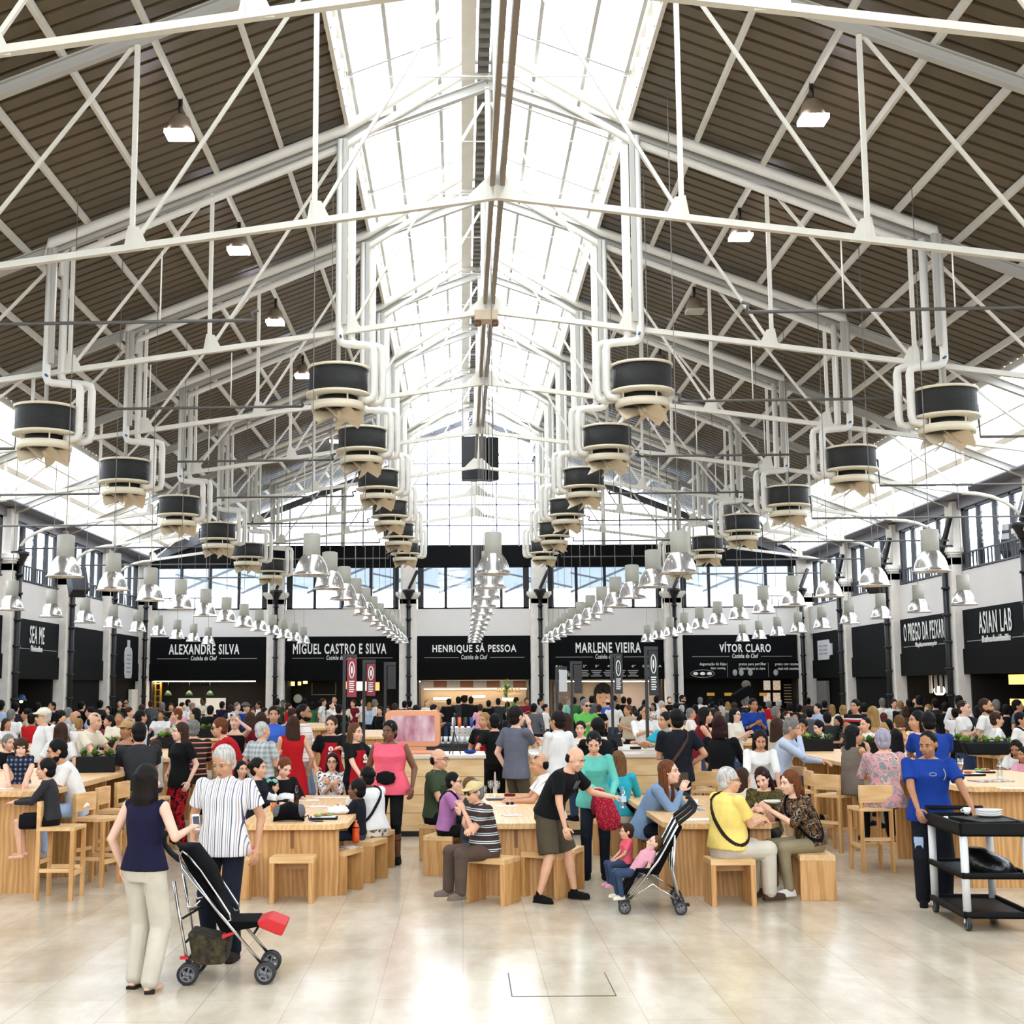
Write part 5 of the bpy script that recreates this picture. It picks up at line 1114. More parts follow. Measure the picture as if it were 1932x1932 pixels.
P_(340, 1365, 'person in black t-shirt and red patterned trousers standing behind the striped-shirt pair', feet=1600, phi=-38, lod=0, sex='f', hair='long', hc='br', top='black', slv='short', hem=0, bot='redprint', loose=.02, shoes='tan', skin='p', armR='hip', armL='down', hyaw=-25)
P_(292, 1397, 'child in white top seated beside the dark grey t-shirt at the left table', Y=18.7, post='sb', phi=-110, sex='f', hair='bob', hc='br', top='white', skin='l', arms='table')
P_(365, 1360, 'person in brown and red striped jumper seen from behind on a bar stool', Y=20.4, post='sb', phi=195, hair='short', hc='gr', top='hstripe2', slv='long', bot='dbrown', lean=14, arms='table', w=1.1)
P_(414, 1355, 'person in red top with dark sunglasses leaning left over a high table', Y=21.0, post='sb', phi=-75, sex='f', hair='short', hc='au', top='red', skin='l', glasses='on', lean=26, arms='table', w=1.15, bot='stone')
P_(444, 1349, 'person in black sleeveless top holding up a camera with both hands', Y=22.0, phi=0, sex='f', hair='crop', hc='bl', top='black', slv='tank', skin='p', arms='up', hpitch=-12)
P_(496, 1363, 'person with white hair in grey plaid shirt, seen from behind', Y=18.6, phi=140, hair='crop', hc='wh', top='plaidg', slv='short', hem=0, bot='beige', skin='l', w=1.15, belly=.02, hyaw=-15, armR='chest', armL='down')
P_(517, 1334, 'person in blue polo shirt standing with folded arms, sunglasses on head', Y=21.5, phi=4, hair='short', hc='db', top='polo', collar=1, bot='khaki', arms='cross', glasses='up', skin='m', w=1.05)
P_(552, 1353, 'person in red open-back dress seen from behind', Y=19.6, phi=200, sex='f', lod=0, hair='long', hc='br', hlen=.32, top='red', slv='none', dress=.62, topname='dress', bot=None, shoes='black', skin='l', armL='chest', armR='down')
P_(574, 1330, 'person in white patterned jumper and grey jeans looking right', Y=21.2, phi=80, hair='crop', hc='bk', beard=1, top='wpattern', slv='long', bot='denim', skin='t', armL='chest', armR='down')
P_(625, 1353, 'person in red apron over black t-shirt, leftmost apron wearer facing the camera', Y=19.8, phi=5, sex='f', lod=0, hair='pony', hc='br', top='black', apron=1, bot='black', skin='l', armR=(.22, .2, -.42), armL='fwd', hyaw=-14)
P_(671, 1366, 'person in red apron turned to the right, hair to the shoulders', Y=18.4, phi=55, sex='f', lod=0, hair='long', hc='om', top='black', apron=1, bot='black', skin='p', armR='low', armL='fwd', hlen=.28)
P_(735, 1362, 'person in coral sleeveless blouse and black knee-length trousers with a black pouch', feet=1630, phi=-12, sex='f', lod=0, hair='bun', hc='bk', top='coral', slv='none', hem=0, flare=.02, bot='black', btype='capri', skin='b', w=1.32, glasses='up', pouch=(.0, .20, .10), armL=(.30, .06, -.50), armR='down', hyaw=-12, hpitch=4)
P_(692, 1448, 'person in white t-shirt and leopard skirt seated with the back to the camera', Y=15.8, post='sl', phi=222, sex='f', lod=0, hair='bun', hc='bk', top='white', bot='leopardbw', btype='skirt', skin='b', w=1.35, strap='R', strapc='dnavy', lean=12, arms='table', shoes=None)
P_(673, 1475, 'small child in dark blue beside the person in leopard skirt', headk=1.3, Y=15.4, post='sl', phi=-100, hair='short', hc='bk', top='dnavy', skin='b', arms='table')
P_(627, 1423, 'person in black and white print blouse with clasped hands at the end of the table', Y=18.4, post='sl', phi=0, sex='f', lod=0, hair='bob', hc='db', top='bwprint', slv='elbow', skin='l', glasses='clear', armL=(-.02, .26, -.10), armR=(-.03, .27, -.13), grip=1.0, w=1.15)
P_(537, 1432, 'person in black top with short auburn hair looking down at the left table', Y=17.2, post='sl', phi=38, sex='f', lod=0, hair='short', hc='au', top='black', slv='elbow', skin='p', lean=14, hpitch=22, htilt=8, arms='table', w=1.15)
P_(488, 1432, 'person in navy top with dark hair turned right at the left table', Y=16.8, post='sl', phi=70, sex='f', hair='bun', hc='db', top='dnavy', slv='long', skin='l', arms='table')
P_(456, 1437, 'person in dark red top half hidden behind the striped shirt', Y=17.6, post='sl', phi=35, sex='f', hair='long', hc='bk', top='dred', slv='long', skin='l', arms='table')
bow = P_(515, 1470, 'small girl with a mint hair bow at the left table', headk=1.2, Y=17.0, post='sl', phi=95, sex='f', hair='bob', hc='bk', top='white', skin='l', arms='table', hpitch=15)
mb = MB()
for s in (-1, 1): mb.ell((s*.06, 0, 0), (.06, .02, .04), Matrix.Rotation(s*.3, 3, 'Y'))
mb.ell((0, 0, 0), (.018, .022, .02)); bo = mb.build('hair_bow', cloth('mint'), bow[0]); bo.location = bow[1]['hc']+V((-.08, .02, .09)); bo.rotation_euler = (0, 0, 1.6)
P_(828, 1414, 'person in dark green polo and glasses facing right at the middle table', Y=17.2, post='sl', phi=68, lod=0, hair='bald', hc='db', top='olive', collar=1, skin='l', glasses='clear', lean=4, arms='lap', bot='black')
P_(856, 1459, 'person in purple t-shirt with a dark bag strap facing right', Y=15.8, post='sl', phi=80, sex='f', lod=0, hair='short', hc='bk', top='purple', skin='p', strap='R', strapc='dnavy', lean=10, arms='table', w=1.15, bot='black', glasses='clear')
P_(890, 1468, 'person mostly hidden behind the cream flat cap', Y=14.9, post='sl', phi=85, hair='short', hc='lb', top='dgrey', skin='l')
capm = P_(895, 1475, 'person in cream flat cap, sunglasses and striped polo sitting hand to mouth', Y=13.75, post='sl', phi=-62, lod=0, hair='short', hc='gr', cap='flat', capc='tan2', glasses='on', top='hstripe', collar=1, bot='brown2', shoes='taupe', skin='l', lean=16, hpitch=6, w=1.15, belly=.03, armL='chin', armR='cross', tuck=-.02, loose=.025)
P_(975, 1334, 'person in slate grey t-shirt drinking, seen from behind right', Y=18.5, phi=128, lod=0, hair='short', hc='db', top='slate', hem=0, bot='kolive', skin='p', armR='face', armL='down', w=1.08)
P_(1051, 1343, 'person in white long-sleeved shirt seen from behind, facing the slate t-shirt', Y=18.6, phi=225, lod=0, hair='short', hc='db', top='white', slv='long', hem=0, collar=1, bot='djean', skin='m', armL='chest', armR='down', w=1.1)
P_(1018, 1423, 'person in thin striped shirt with thinning hair leaning on the middle table', Y=16.7, post='sl', phi=-88, lod=0, hair='bald', hc='bk', top='vstripe2', collar=1, skin='m', lean=18, arms='table', glasses='up', bot='djean')
bend = P_(1085, 1411, 'person in black t-shirt and olive shorts bending over with a water bottle', Y=13.7, phi=58, w=1.2, lod=0, hair='bald', hc='db', beard=0, top='black', hem=1, bot='kolive', btype='shorts', shoes='black', skin='l', lean=34, hpitch=14, armL=(.42, .52, 1.10), armR=(-.20, .26, .70), gripL=.9, legL=(.24, .12, .085), legR=(-.16, -.10, .085), loose=.02)
teal = P_(1120, 1383, 'person in turquoise jumper with sunglasses on head, holding a red floral bag', Y=15.3, phi=-6, sex='f', lod=0, hair='bun', hc='bk', top='teal', slv='long', hem=0, flare=.03, glasses='up', skin='l', lean=14, hpitch=22, armR=(.0, .30, -.34), armL=(.20, .26, -.42), bot='djean')
P_(1167, 1419, 'person in turquoise top with long brown hair seen from behind', Y=17.3, post='sl', phi=165, sex='f', lod=0, hair='long', hc='lb', hlen=.30, top='teal2', slv='elbow', strap='L', bot='stone', skin='l', lean=6, arms='table')
P_(1262, 1436, 'person in denim shirt with long brown hair, chin on hand, facing right', Y=15.5, post='sl', phi=60, sex='f', lod=0, hair='long', hc='au', hlen=.36, top='denim', slv='long', hem=0, flare=.02, bot='djean', skin='p', lean=34, hpitch=-14, armR='chin', armL='table')
P_(1375, 1450, 'person in yellow polo and cream trousers with a diagonal bag strap', Y=13.75, post='sl', phi=112, lod=0, hair='short', hc='wh', top='yellow', collar=1, hem=1, flare=.02, bot='stone', shoes='brown', skin='l', w=1.25, belly=.04, strap='L', strapc='dbrown', lean=6, hyaw=-28, arms='table2', glasses='clear', loose=.03, tuck=.0)
P_(1490, 1455, 'person in leopard-print blouse leaning left with hands together', Y=14.1, post='sl', phi=-72, sex='f', lod=0, hair='bob', hc='au', hlen=.16, top='leopard', slv='elbow', bot='khaki', skin='p', lean=22, hpitch=4, armL=(.05, .33, -.12), armR=(.05, .36, -.14), strap='R', w=1.1, shoes='white')
P_(1438, 1450, 'person in olive print blouse with a dark red bob looking down', Y=15.3, post='sl', phi=-25, sex='f', lod=0, hair='bob', hc='dr', hlen=.18, top='oliveprint', slv='elbow', skin='p', lean=18, hpitch=20, htilt=-10, armL='chest', armR='chest', glasses='up', bot='black')
P_(1402, 1450, 'person in cream top half hidden behind the yellow polo', Y=16.2, post='sl', phi=120, sex='f', hair='long', hc='br', top='cream', slv='short', skin='l', arms='table', bot='beige')
P_(1434, 1379, 'person in loose white blouse leaning over a table, looking down', Y=17.2, phi=-6, sex='f', lod=0, hair='bob', hc='db', hlen=.24, top='white', slv='elbow', skin='m', lean=26, hpitch=16, arms='low', bot='black')
P_(1494, 1356, 'person in pale blue shirt with hand to the face, seen side-on at a high table', Y=19.4, post='sb', phi=62, lod=0, hair='short', hc='gr', top='paleblue', slv='long', bot='dgrey', skin='m', lean=20, hpitch=12, armR='face', armL='table')
P_(1359, 1352, 'person in black jumper with dark red hair on a bar stool, seen from behind', Y=19.2, post='sb', phi=150, sex='f', hair='bob', hc='dr', top='black', slv='long', bot='dgrey', skin='p', arms='table', w=1.15)
P_(1387, 1337, 'person in cream top with glasses behind a black handbag', Y=25.5, post='st', phi=45, sex='f', hair='long', hc='bk', top='cream2', slv='elbow', skin='p', glasses='clear', arms='chest')
P_(1611, 1370, 'person in taupe top with very long black hair on a bar stool, facing right', Y=17.8, post='sb', phi=115, sex='f', lod=0, hair='long', hc='bk', hlen=.46, top='taupe', slv='none', hem=0, bot='khaki', skin='m', lean=6, armR='chin', armL='table', hyaw=-30)
P_(1664, 1377, 'person in pink and grey patterned top with violet-white hair, seen from behind', Y=16.0, post='sb', phi=178, sex='f', lod=0, hair='short', hc='pw', top='pinkgrey', slv='elbow', hem=0, flare=.02, bot='black', skin='l', w=1.2, arms='table')
work = P_(1750, 1382, 'worker in blue t-shirt and dark work trousers pushing a black trolley', feet=1712, phi=-12, lod=0, hair='crop', hc='bk', top='blue', hem=0, flare=.025, bot='dnavy', shoes='black', skin='t', hyaw=-30, hpitch=12, lean=8, armR=(-.16, .36, .98), armL=(.36, .38, .96), loose=.034, w=1.15)
r, J, k = work
mb = MB(); mb.box((0, 0, 0), (.085, .02, .2)); mb.box((0, -.005, .08), (.09, .025, .06)); o = mb.build('trouser_pocket', cloth('lblue'), r); o.location = J['HR'].lerp(J['KR'], .75)+V((-.035, -.075, -.02)); o.rotation_euler = (.06, 0, -.45)
mb = MB(); mb.tube([(0.0+.05*math.cos(a*.3), 0, .07*math.sin(a*.3)) for a in range(-3, 4)], .005, 5); mb.tube([(-.07+.035*math.cos(a*.63), 0, .016*math.sin(a*.63)) for a in range(11)], .004, 5); o = mb.build('shirt_emblem', M_rule, r); o.location = J['chest']+V((.09, -.152, .0))
r, J, k = bend
mb = MB()
for s in (-1, 1): mb.tube([(s*(.055-.035*math.cos(a*.35)), 0, .075*math.sin(a*.35)) for a in range(-3, 4)], [.003, .011, .014, .015, .014, .011, .003], 6)
o = mb.build('shirt_emblem', mat('emblem_grey', '#55565a', 0.7), r); o.location = J['chest']+V((.02, -.155, -.03)); o.rotation_euler = (math.radians(34), 0, 0)
P_(1751, 1346, 'person in blue t-shirt seen from behind, bending behind the worker', Y=18.0, post='st', phi=172, hair='short', hc='bk', top='blue', skin='t', lean=20, hpitch=10, arms='table', w=1.2)
P_(1688, 1377, 'person in white off-shoulder top with long dark hair behind the violet-white hair', Y=18.6, post='sb', phi=190, sex='f', hair='long', hc='bk', top='white', slv='tube', skin='l', arms='table')
P_(1632, 1355, 'person in white t-shirt looking left beyond the taupe top', Y=23.6, post='sb', phi=-60, hair='crop', hc='bk', top='white', skin='l', arms='table', lean=10)
P_(1916, 1397, 'person in white t-shirt leaning over food at the right table', Y=17.8, post='sb', phi=-38, sex='f', lod=0, hair='long', hc='bk', top='white', skin='t', lean=26, hpitch=15, arms='table')
P_(1929, 1412, 'child in pink top at the right edge beside the right table', headk=1.15, Y=17.4, post='sb', phi=-60, sex='f', hair='long', hc='bk', top='lpink', skin='t', lean=14, arms='table')
P_(1695, 1351, 'person in yellow top with sunglasses on the head, seen from behind', Y=23.7, post='sb', phi=190, sex='f', hair='short', hc='lb', top='yellow', glasses='up', skin='l', arms='table')
P_(1729, 1343, 'person in striped top with long black hair eating, facing left', Y=20.6, post='sb', phi=-80, sex='f', hair='long', hc='bk', top='rstripe', slv='elbow', skin='m', arms='chin')
P_(1275, 1340, 'person in navy polo with a brown shoulder bag, seen from behind', Y=18.1, phi=195, lod=0, hair='short', hc='bk', top='dnavy', collar=1, hem=0, bot='djean', skin='m', armL='chest', armR='hip', w=1.15, strap='R', strapc='brown')
P_(1217, 1331, 'person in white shirt and striped dark tie behind a counter', Y=24.4, phi=12, lod=0, hair='crop', hc='db', top='white', slv='elbow', collar=1, tie=1, skin='m', arms='fwd')
P_(1254, 1345, 'person in blue t-shirt partly hidden by the navy polo, facing left', Y=20.4, phi=-60, hair='short', hc='db', top='teal2', skin='m', arms='fwd')
P_(1126, 1356, 'person in black shirt with beard seen from behind at the counter', Y=19.0, post='sb', phi=205, hair='short', hc='bk', beard=1, top='black', slv='long', skin='l', w=1.2, arms='table')
P_(913, 1346, 'person in red apron in the middle, looking left', Y=22.4, phi=-20, sex='f', hair='pony', hc='bl', top='black', apron=1, bot='black', skin='m', hyaw=-15)
P_(933, 1348, 'person in black t-shirt standing close beside the middle apron', Y=21.8, phi=185, sex='f', hair='short', hc='bk', top='black', bot='black', skin='l', armL='hip')
P_(1095, 1362, 'person in red apron beside the turquoise jumper', Y=21.1, phi=-15, sex='f', hair='bun', hc='bk', top='cream', apron=1, bot='black', skin='l')
P_(1068, 1347, 'person with a big dark curly head behind the white shirt', Y=21.5, phi=170, sex='f', hair='long', hc='br', top='dgrey', skin='l')
P_(82, 1337, 'person in white shirt and cream baseball cap facing left', Y=21.8, phi=-58, hair='short', hc='wh', cap='peak', capc='cream', glasses='on', top='white', slv='long', bot='dbrown', skin='l', belly=.03, w=1.1)
P_(117, 1365, 'person with long brown hair and white top seen from behind the bearded one', Y=20.2, post='sb', phi=170, sex='f', hair='long', hc='br', hlen=.40, top='white', skin='l')
P_(179, 1345, 'balding person in cream t-shirt bending right with glasses pushed up', Y=20.3, phi=75, hair='bald', hc='db', top='cream', lean=22, skin='l', arms='table', glasses='up')
P_(240, 1361, 'person in tan flat cap and navy vest looking at a phone', Y=20.2, post='sb', phi=-35, hair='short', hc='bk', cap='flat', capc='tan', top='dnavy', slv='tank', skin='t', arms='phone')
P_(1105, 1320, 'person in bright green polo and sunglasses facing the camera', Y=28.0, phi=25, hair='short', hc='gr', glasses='on', top='lgreen', collar=1, skin='l', arms='fwd', w=1.1)
P_(1331, 1336, 'person in dark red sleeveless top eating, facing right', Y=22.5, phi=80, sex='f', hair='bob', hc='db', top='dred', slv='none', skin='l', arms='chin', lean=12)
P_(1468, 1356, 'person with very long brown hair beside the pale blue shirt', Y=20.6, post='sb', phi=120, sex='f', hair='long', hc='br', hlen=.45, top='beige', skin='p')
P_(1514, 1358, 'person in black top leaning forward behind the black planter', Y=23.6, post='sb', phi=-30, hair='short', hc='bk', top='black', lean=28, skin='t', arms='table')
P_(1544, 1361, 'person in cream top with short dark hair facing left by the planter', Y=23.6, post='sb', phi=-70, sex='f', hair='short', hc='bk', top='cream2', lean=12, hpitch=12, skin='p', arms='table')
P_(1818, 1323, 'person in white t-shirt with camera strap and sunglasses on head', Y=24.6, phi=50, hair='crop', hc='br', glasses='up', top='white', strap='L', skin='p', arms='chest')
P_(1860, 1319, 'person with cropped hair and dark beard in printed white t-shirt', Y=24.0, phi=55, hair='crop', hc='br', beard=1, top='white', strap='L', skin='m')
P_(1880, 1345, 'person in white top with brown hair in front of the bearded one', Y=23.2, phi=80, sex='f', hair='short', hc='br', top='white', skin='l')
P_(1927, 1345, 'person in white shirt with a black strap at the right edge', Y=22.8, phi=45, hair='short', hc='bk', top='white', slv='elbow', strap='R', skin='m', w=1.15)
P_(1613, 1321, 'person in red and black shirt with a backpack, looking down left', Y=27.0, phi=-50, hair='short', hc='bk', top='redblack', skin='m', arms='chest')
P_(1406, 1312, 'person in black carrying a large film camera on the shoulder', Y=33.0, phi=150, hair='short', hc='gr', top='black', slv='long', skin='l', armR='face')
P_(1421, 1319, 'person in royal blue shirt facing the camera beside the film camera', Y=29.0, phi=10, hair='short', hc='db', top='blue', slv='elbow', skin='t', arms='chest')
P_(1646, 1334, 'person with long blond hair seen from behind', Y=24.0, phi=175, sex='f', hair='long', hc='bl', hlen=.42, top='tan', skin='l')
P_(333, 1338, 'person in green print top with arms on a far high table', Y=30.0, post='sb', phi=-70, sex='f', hair='short', hc='au', top='greenprint', lean=14, arms='table', skin='l')
P_(368, 1337, 'person in navy sleeveless top with black hair looking left', Y=31.0, post='sb', phi=-80, sex='f', hair='bob', hc='bk', top='navy', slv='tank', skin='l', arms='table')
P_(267, 1341, 'person in white checked shirt seen from behind right', Y=26.2, phi=125, hair='short', hc='bk', top='plaidw', slv='elbow', skin='m')
P_(383, 1316, 'cook in white top and beige apron working in the leftmost far stall', Y=46.5, phi=-30, hair='crop', hc='bk', top='cream', slv='elbow', skin='d', arms='table', hpitch=15)
P_(464, 1326, 'person in grey trilby hat and blue jacket', Y=34.6, phi=60, hair='short', hc='bk', cap='hat', capc='grey', top='blue', slv='long', skin='l')
P_(493, 1345, 'person with long brown hair and red striped top behind the grey plaid shirt', Y=22.5, phi=175, sex='f', hair='long', hc='br', hlen=.42, top='dred', skin='l')
P_(473, 1345, 'person with brown hair behind the raised camera', Y=24.0, phi=170, sex='f', hair='bob', hc='br', top='navy', skin='l')
# ================================================================= THE CROWD FURTHER BACK
# head x, y, facing, hair, hair colour, top, sex ; s = seated on a bar stool
CR = '''3 1322 170 short bk lblue m|22 1339 175 short gr white m|13 1358 60 bob br white f s|50 1338 -70 short bk beige m|62 1346 160 short bk red m|98 1325 -40 crop bk dnavy m|116 1342 60 curly bk white m|130 1336 150 short gr lgrey m|143 1342 -75 bald bk white m|170 1335 -70 short bk lblue m|150 1358 165 short bl white f s|205 1353 -40 short bk dred m s|204 1333 -20 long bk black f|226 1320 10 short bk black m chin|238 1320 5 crop bk white m chest g|225 1344 5 crop db cream m|245 1335 75 short br beige m|268 1330 180 short br dgrey m|307 1326 175 short gr grey m|304 1342 -10 short br white m s|323 1327 10 short bk black m|338 1332 150 bald gr lpink m|345 1326 70 short bk white m|356 1320 120 crop bk white m|364 1327 60 short gr white m|477 1336 5 short br beige f|488 1324 -60 short bk white m|500 1336 60 short bk dgrey m|524 1318 160 crop bk olive m|535 1321 150 short gr olive m c|545 1327 110 short br red m|553 1337 120 short br white m|590 1325 170 bob bk green f|604 1322 165 short bk grey m|625 1324 70 crop bk white m face|631 1314 0 crop bk black m|610 1318 80 short br white m|650 1324 175 long bk cream f|666 1321 -30 short br dred f|651 1363 175 short bk black m s|685 1318 0 crop bk white m|708 1320 110 short gr white m|697 1326 170 bob bl lblue f|717 1334 -20 bob bk black f|731 1333 10 bob bk black f|764 1323 160 short bk darkprint m|773 1322 175 short bk dgrey m|785 1331 178 short db dgrey m|806 1321 50 crop bl white m|820 1330 70 short bk dgrey m|847 1318 175 short bk black m|865 1315 170 short bk dgrey m|876 1313 180 curly bk black m|889 1315 160 short bk black m|906 1329 175 short br lpink f|922 1322 170 bun bk black f|994 1317 5 short br dred m|1020 1318 70 short bk lgrey m|1030 1329 70 bun bk white f|1057 1327 150 short br green m|1071 1316 60 short gr mint m|1083 1316 175 short bk green m|1101 1315 100 short bk grey m|1116 1314 170 short bk grey m|1147 1320 175 bald bk polo m|1157 1323 178 crop gr white m|1160 1313 120 short bk black m|1177 1315 150 short bk black m|1187 1317 170 short dr dgrey f|1184 1331 -60 short lb beige m|1198 1342 -70 short db grey f s|1216 1321 175 long bk black f|1232 1327 -40 bob bk bwprint f|1249 1323 120 short wh white m|1252 1335 160 bald wh white m|1263 1315 5 crop bk black m b|1288 1312 50 short bk black m b g|1321 1316 175 short gr white m|1286 1331 178 short wh lgrey f|1304 1337 75 short gr white m|1238 1314 170 short bk white m|1344 1324 150 bun bk dgrey f|1360 1319 175 crop bk paleblue m|1373 1325 170 bob bl beige f|1450 1324 175 curly gr red f|1469 1322 170 curly wh black f|1464 1334 120 short gr beige m|1357 1342 70 short lb grey f s|1406 1340 160 short bk paleblue m s|1434 1333 60 short bk dgrey f|1500 1343 -20 bob bk red f s|1484 1341 30 short br beige f s|1526 1338 175 short bk grey m s|1525 1317 150 short bk brown m|1542 1328 -60 short bk lblue m|1560 1346 175 short db dgrey m s|1570 1330 150 long bl cream f|1590 1331 175 crop bl cream m|1580 1350 -60 bob bk darkprint f s|1664 1318 175 short gr white m|1687 1320 0 short db white m|1699 1323 150 short bl black f|1667 1344 160 short rd brown f s|1675 1356 170 short bk black f s|1729 1318 60 bald bk rstripe m|1734 1313 160 short bk black m|1710 1333 150 bob br brown f|1750 1330 -60 bob bl lgrey f|1764 1319 178 short bk dgrey m|1783 1326 160 short bk black m|1809 1313 150 short bk white m|1801 1337 170 short bk white f|1879 1321 160 short gr black f|1920 1321 60 short bk slate m|420 1324 150 short bk navy m|436 1330 170 bob br dgrey f|398 1332 160 short bk black m|448 1326 60 short gr lgrey m|575 1318 175 short bk black m|640 1330 160 short bk black m|745 1328 170 short br grey m|940 1318 175 short bk dgrey m|958 1325 160 bob bk black f|975 1316 100 short bk white m|1008 1328 150 short bk grey m|1130 1330 175 short br black f|1275 1327 178 short bk black m|1312 1330 165 bob bk dred f|1340 1316 175 short bk dgrey m|1385 1326 170 short br grey m|1490 1326 170 short bk black m|1508 1330 150 short bk dgrey f|1555 1322 170 short bk black m|1606 1340 175 bob db white f|1630 1327 160 short bk black m|1715 1320 175 short bk grey m|1845 1332 170 bob bk dgrey f|1898 1330 150 short bk black m|30 1326 170 short bk dgrey m|72 1326 160 short bk grey m|155 1324 150 short bk black m|190 1322 175 short bk dgrey m|285 1322 175 short br grey m'''
ZN = [(60, 'at the left edge'), (250, 'near the left wall'), (510, 'by leftmost far stall'), (770, 'by clock stall'), (1020, 'by bright kitchen'), (1270, 'by mural stall'), (1540, 'by rightmost far stall'), (1700, 'by right corner'), (2000, 'near the right wall')]
CW = dict(lblue='pale blue', dnavy='dark navy', lgrey='light grey', dgrey='dark grey', dred='dark red', lpink='pale pink', cream2='cream', olive='olive', polo='mid blue', paleblue='pale blue shirt', lgreen='bright green', darkprint='dark printed', bwprint='black and white', rstripe='red striped', mint='mint green', djean='dark')
rows = []
for s in CR.split('|'):
    a = s.split(); x, y, phi = int(a[0]), int(a[1]), int(a[2]); fl = a[7:]
    face = 'back turned' if abs(phi) > 135 else ('facing left' if phi < -45 else ('facing right' if phi > 45 else 'facing camera'))
    zone = next(z for m, z in ZN if x < m)
    base = 'person in %s top, %s%s, %s' % (CW.get(a[5], a[5]).replace(' shirt', ''), 'seated ' if 's' in fl else '', face, zone)
    rows.append((x, y, phi, a[3], a[4], a[5], a[6], fl, base))
rows.sort()
from collections import Counter
cnt, seen = Counter(r[8] for r in rows), Counter()
for i, (x, y, phi, hair, hc, top, sex, fl, base) in enumerate(rows):
    lab = base
    if cnt[base] > 1: lab = base+', %s of %s from left' % (ORD[seen[base]], ['', '', 'two', 'three', 'four', 'five', 'six', 'seven', 'eight'][cnt[base]]); seen[base] += 1
    kw = dict(sex=sex, hair=hair, hc=hc, top=top, lod=2, phi=phi, post='sb' if 's' in fl else 'st', bot=('djean', 'black', 'jean', 'dgrey')[i % 4], shoes=None, slv=('short', 'long')[i % 3 == 0], skin='lmlpmt'[i % 6], noface=1)
    kw['arms'] = 'table' if 's' in fl else ('down', 'chest')[i % 2]
    for f in ('chin', 'chest', 'face'):
        if f in fl: kw['arms'] = f
    if 'g' in fl: kw['glasses'] = 'on'
    if 'b' in fl: kw['beard'] = 1
    if 'c' in fl: kw['cap'] = 'peak'; kw['capc'] = 'olive'
    if hair == 'long': kw['hlen'] = .4
    person(x, y, lab, group='people standing and sitting in the crowd', **kw)
# ================================================================= PUSHCHAIRS, TROLLEY, THINGS ON TABLES
M_chrome = mat('chrome_tube', '#c8c8c6', 0.22, metal=1.0)
M_foam = mat('black_foam', '#0a0a0a', 0.8)
M_fab = mat('black_fabric', '#060607', 0.9, spec=0.12, bump=0.3, bscale=30)
M_redf = mat('red_fabric', '#c21d20', 0.7)
M_tyre = mat('grey_tyre', '#232325', 0.6); M_hubm = mat('hub_grey', '#6d6e72', 0.4)
def wheel(c, r, par, w=0.03, name='wheel'):
    R = Matrix.Rotation(PI/2, 3, 'X')
    t = MB().lathe([(r*.72, -w/2), (r*.94, -w/2), (r, -w/4), (r, w/4), (r*.94, w/2), (r*.72, w/2)], c, 24, M=R, caps=False).build(name, M_tyre, par)
    mb = MB(); mb.lathe([(r*.60, -w*.4), (r*.74, -w*.4), (r*.74, w*.4), (r*.60, w*.4), (r*.60, -w*.4)], c, 24, M=R, caps=False); mb.lathe([(r*.2, -w*.45), (r*.2, w*.45)], c, 12, M=R)
    for k in range(5):
        a = k*2*PI/5; mb.bar(V(c)+V((r*.15*math.cos(a), 0, r*.15*math.sin(a))), V(c)+V((r*.66*math.cos(a), 0, r*.66*math.sin(a))), w*.5, r*.16, (0, 1, 0))
    mb.build('hub', M_hubm, t)
# the empty pushchair
s = empty('pushchair', (-1.75, 10.32, 0), 0.04, 'empty black pushchair with red footrest in front of the striped shirt', 'pushchair')
for y in (-.21, .21):
    MB().tube([(-.37, y, .90), (-.05, y, .49), (.285, y, .11)], .012, 10).build('side_tube', M_chrome, s)
    MB().tube([(-.40, y, .74), (-.34, y, .42), (-.275, y, .10)], .012, 10).build('rear_leg', M_chrome, s)
    MB().tube([(-.36, y, .89), (-.43, y, .95), (-.475, y, 1.01), (-.48, y, 1.06), (-.455, y, 1.10)], .021, 10).build('handle_grip', M_foam, s)
    MB().tube([(-.30, y*1.12, .93), (-.20, y*1.12, .82), (-.06, y*1.12, .62), (.02, y*1.12, .50), (.03, y*1.12, .46), (.0, y*1.12, .45), (-.1, y*1.12, .56), (-.26, y*1.12, .74), (-.34, y*1.12, .84), (-.36, y*1.1, .92), (-.34, y*1.1, .96), (-.30, y*1.12, .93)], .007, 8).build('canopy_loop', M_chrome, s)
    for x in (-.28, .285):
        for dy in (-.032, .032): wheel((x, y+dy, .078), .078, s)
        MB().tube([(x, y, .16), (x, y, .08)], .018, 8).build('wheel_fork', M_foam, s)
    MB().tube([(-.2, y, .60), (-.24, y, .56), (-.29, y, .55), (-.30, y, .60)], .008, 6).build('lock_arm', M_chrome, s)
MB().prism([(-.36, .93), (-.33, .96), (.02, .44), (.22, .44), (.22, .40), (-.01, .36), (-.05, .37)], -.195, .195, Matrix.Rotation(PI/2, 3, 'X')).build('seat_sling', M_fab, s, 0.01)
mb = MB(); mb.loft([(V((-.37, 0, .97)), V((0, 1, 0)), V((.6, 0, .8)), .17, .03), (V((-.30, 0, .93)), V((0, 1, 0)), V((.6, 0, .8)), .215, .075), (V((-.16, 0, .76)), V((0, 1, 0)), V((.6, 0, .8)), .215, .07), (V((-.08, 0, .64)), V((0, 1, 0)), V((.6, 0, .8)), .19, .03)]); mb.build('canopy', M_fab, s)
MB().prism([(.20, .43), (.30, .46), (.43, .41), (.40, .33), (.36, .34), (.24, .39)], -.18, .18, Matrix.Rotation(PI/2, 3, 'X')).build('footrest', M_redf, s, 0.01)
MB().prism([(-.04, .345), (.06, .375), (.06, .355), (-.035, .32)], -.2, .2, Matrix.Rotation(PI/2, 3, 'X')).build('red_edge', M_redf, s)
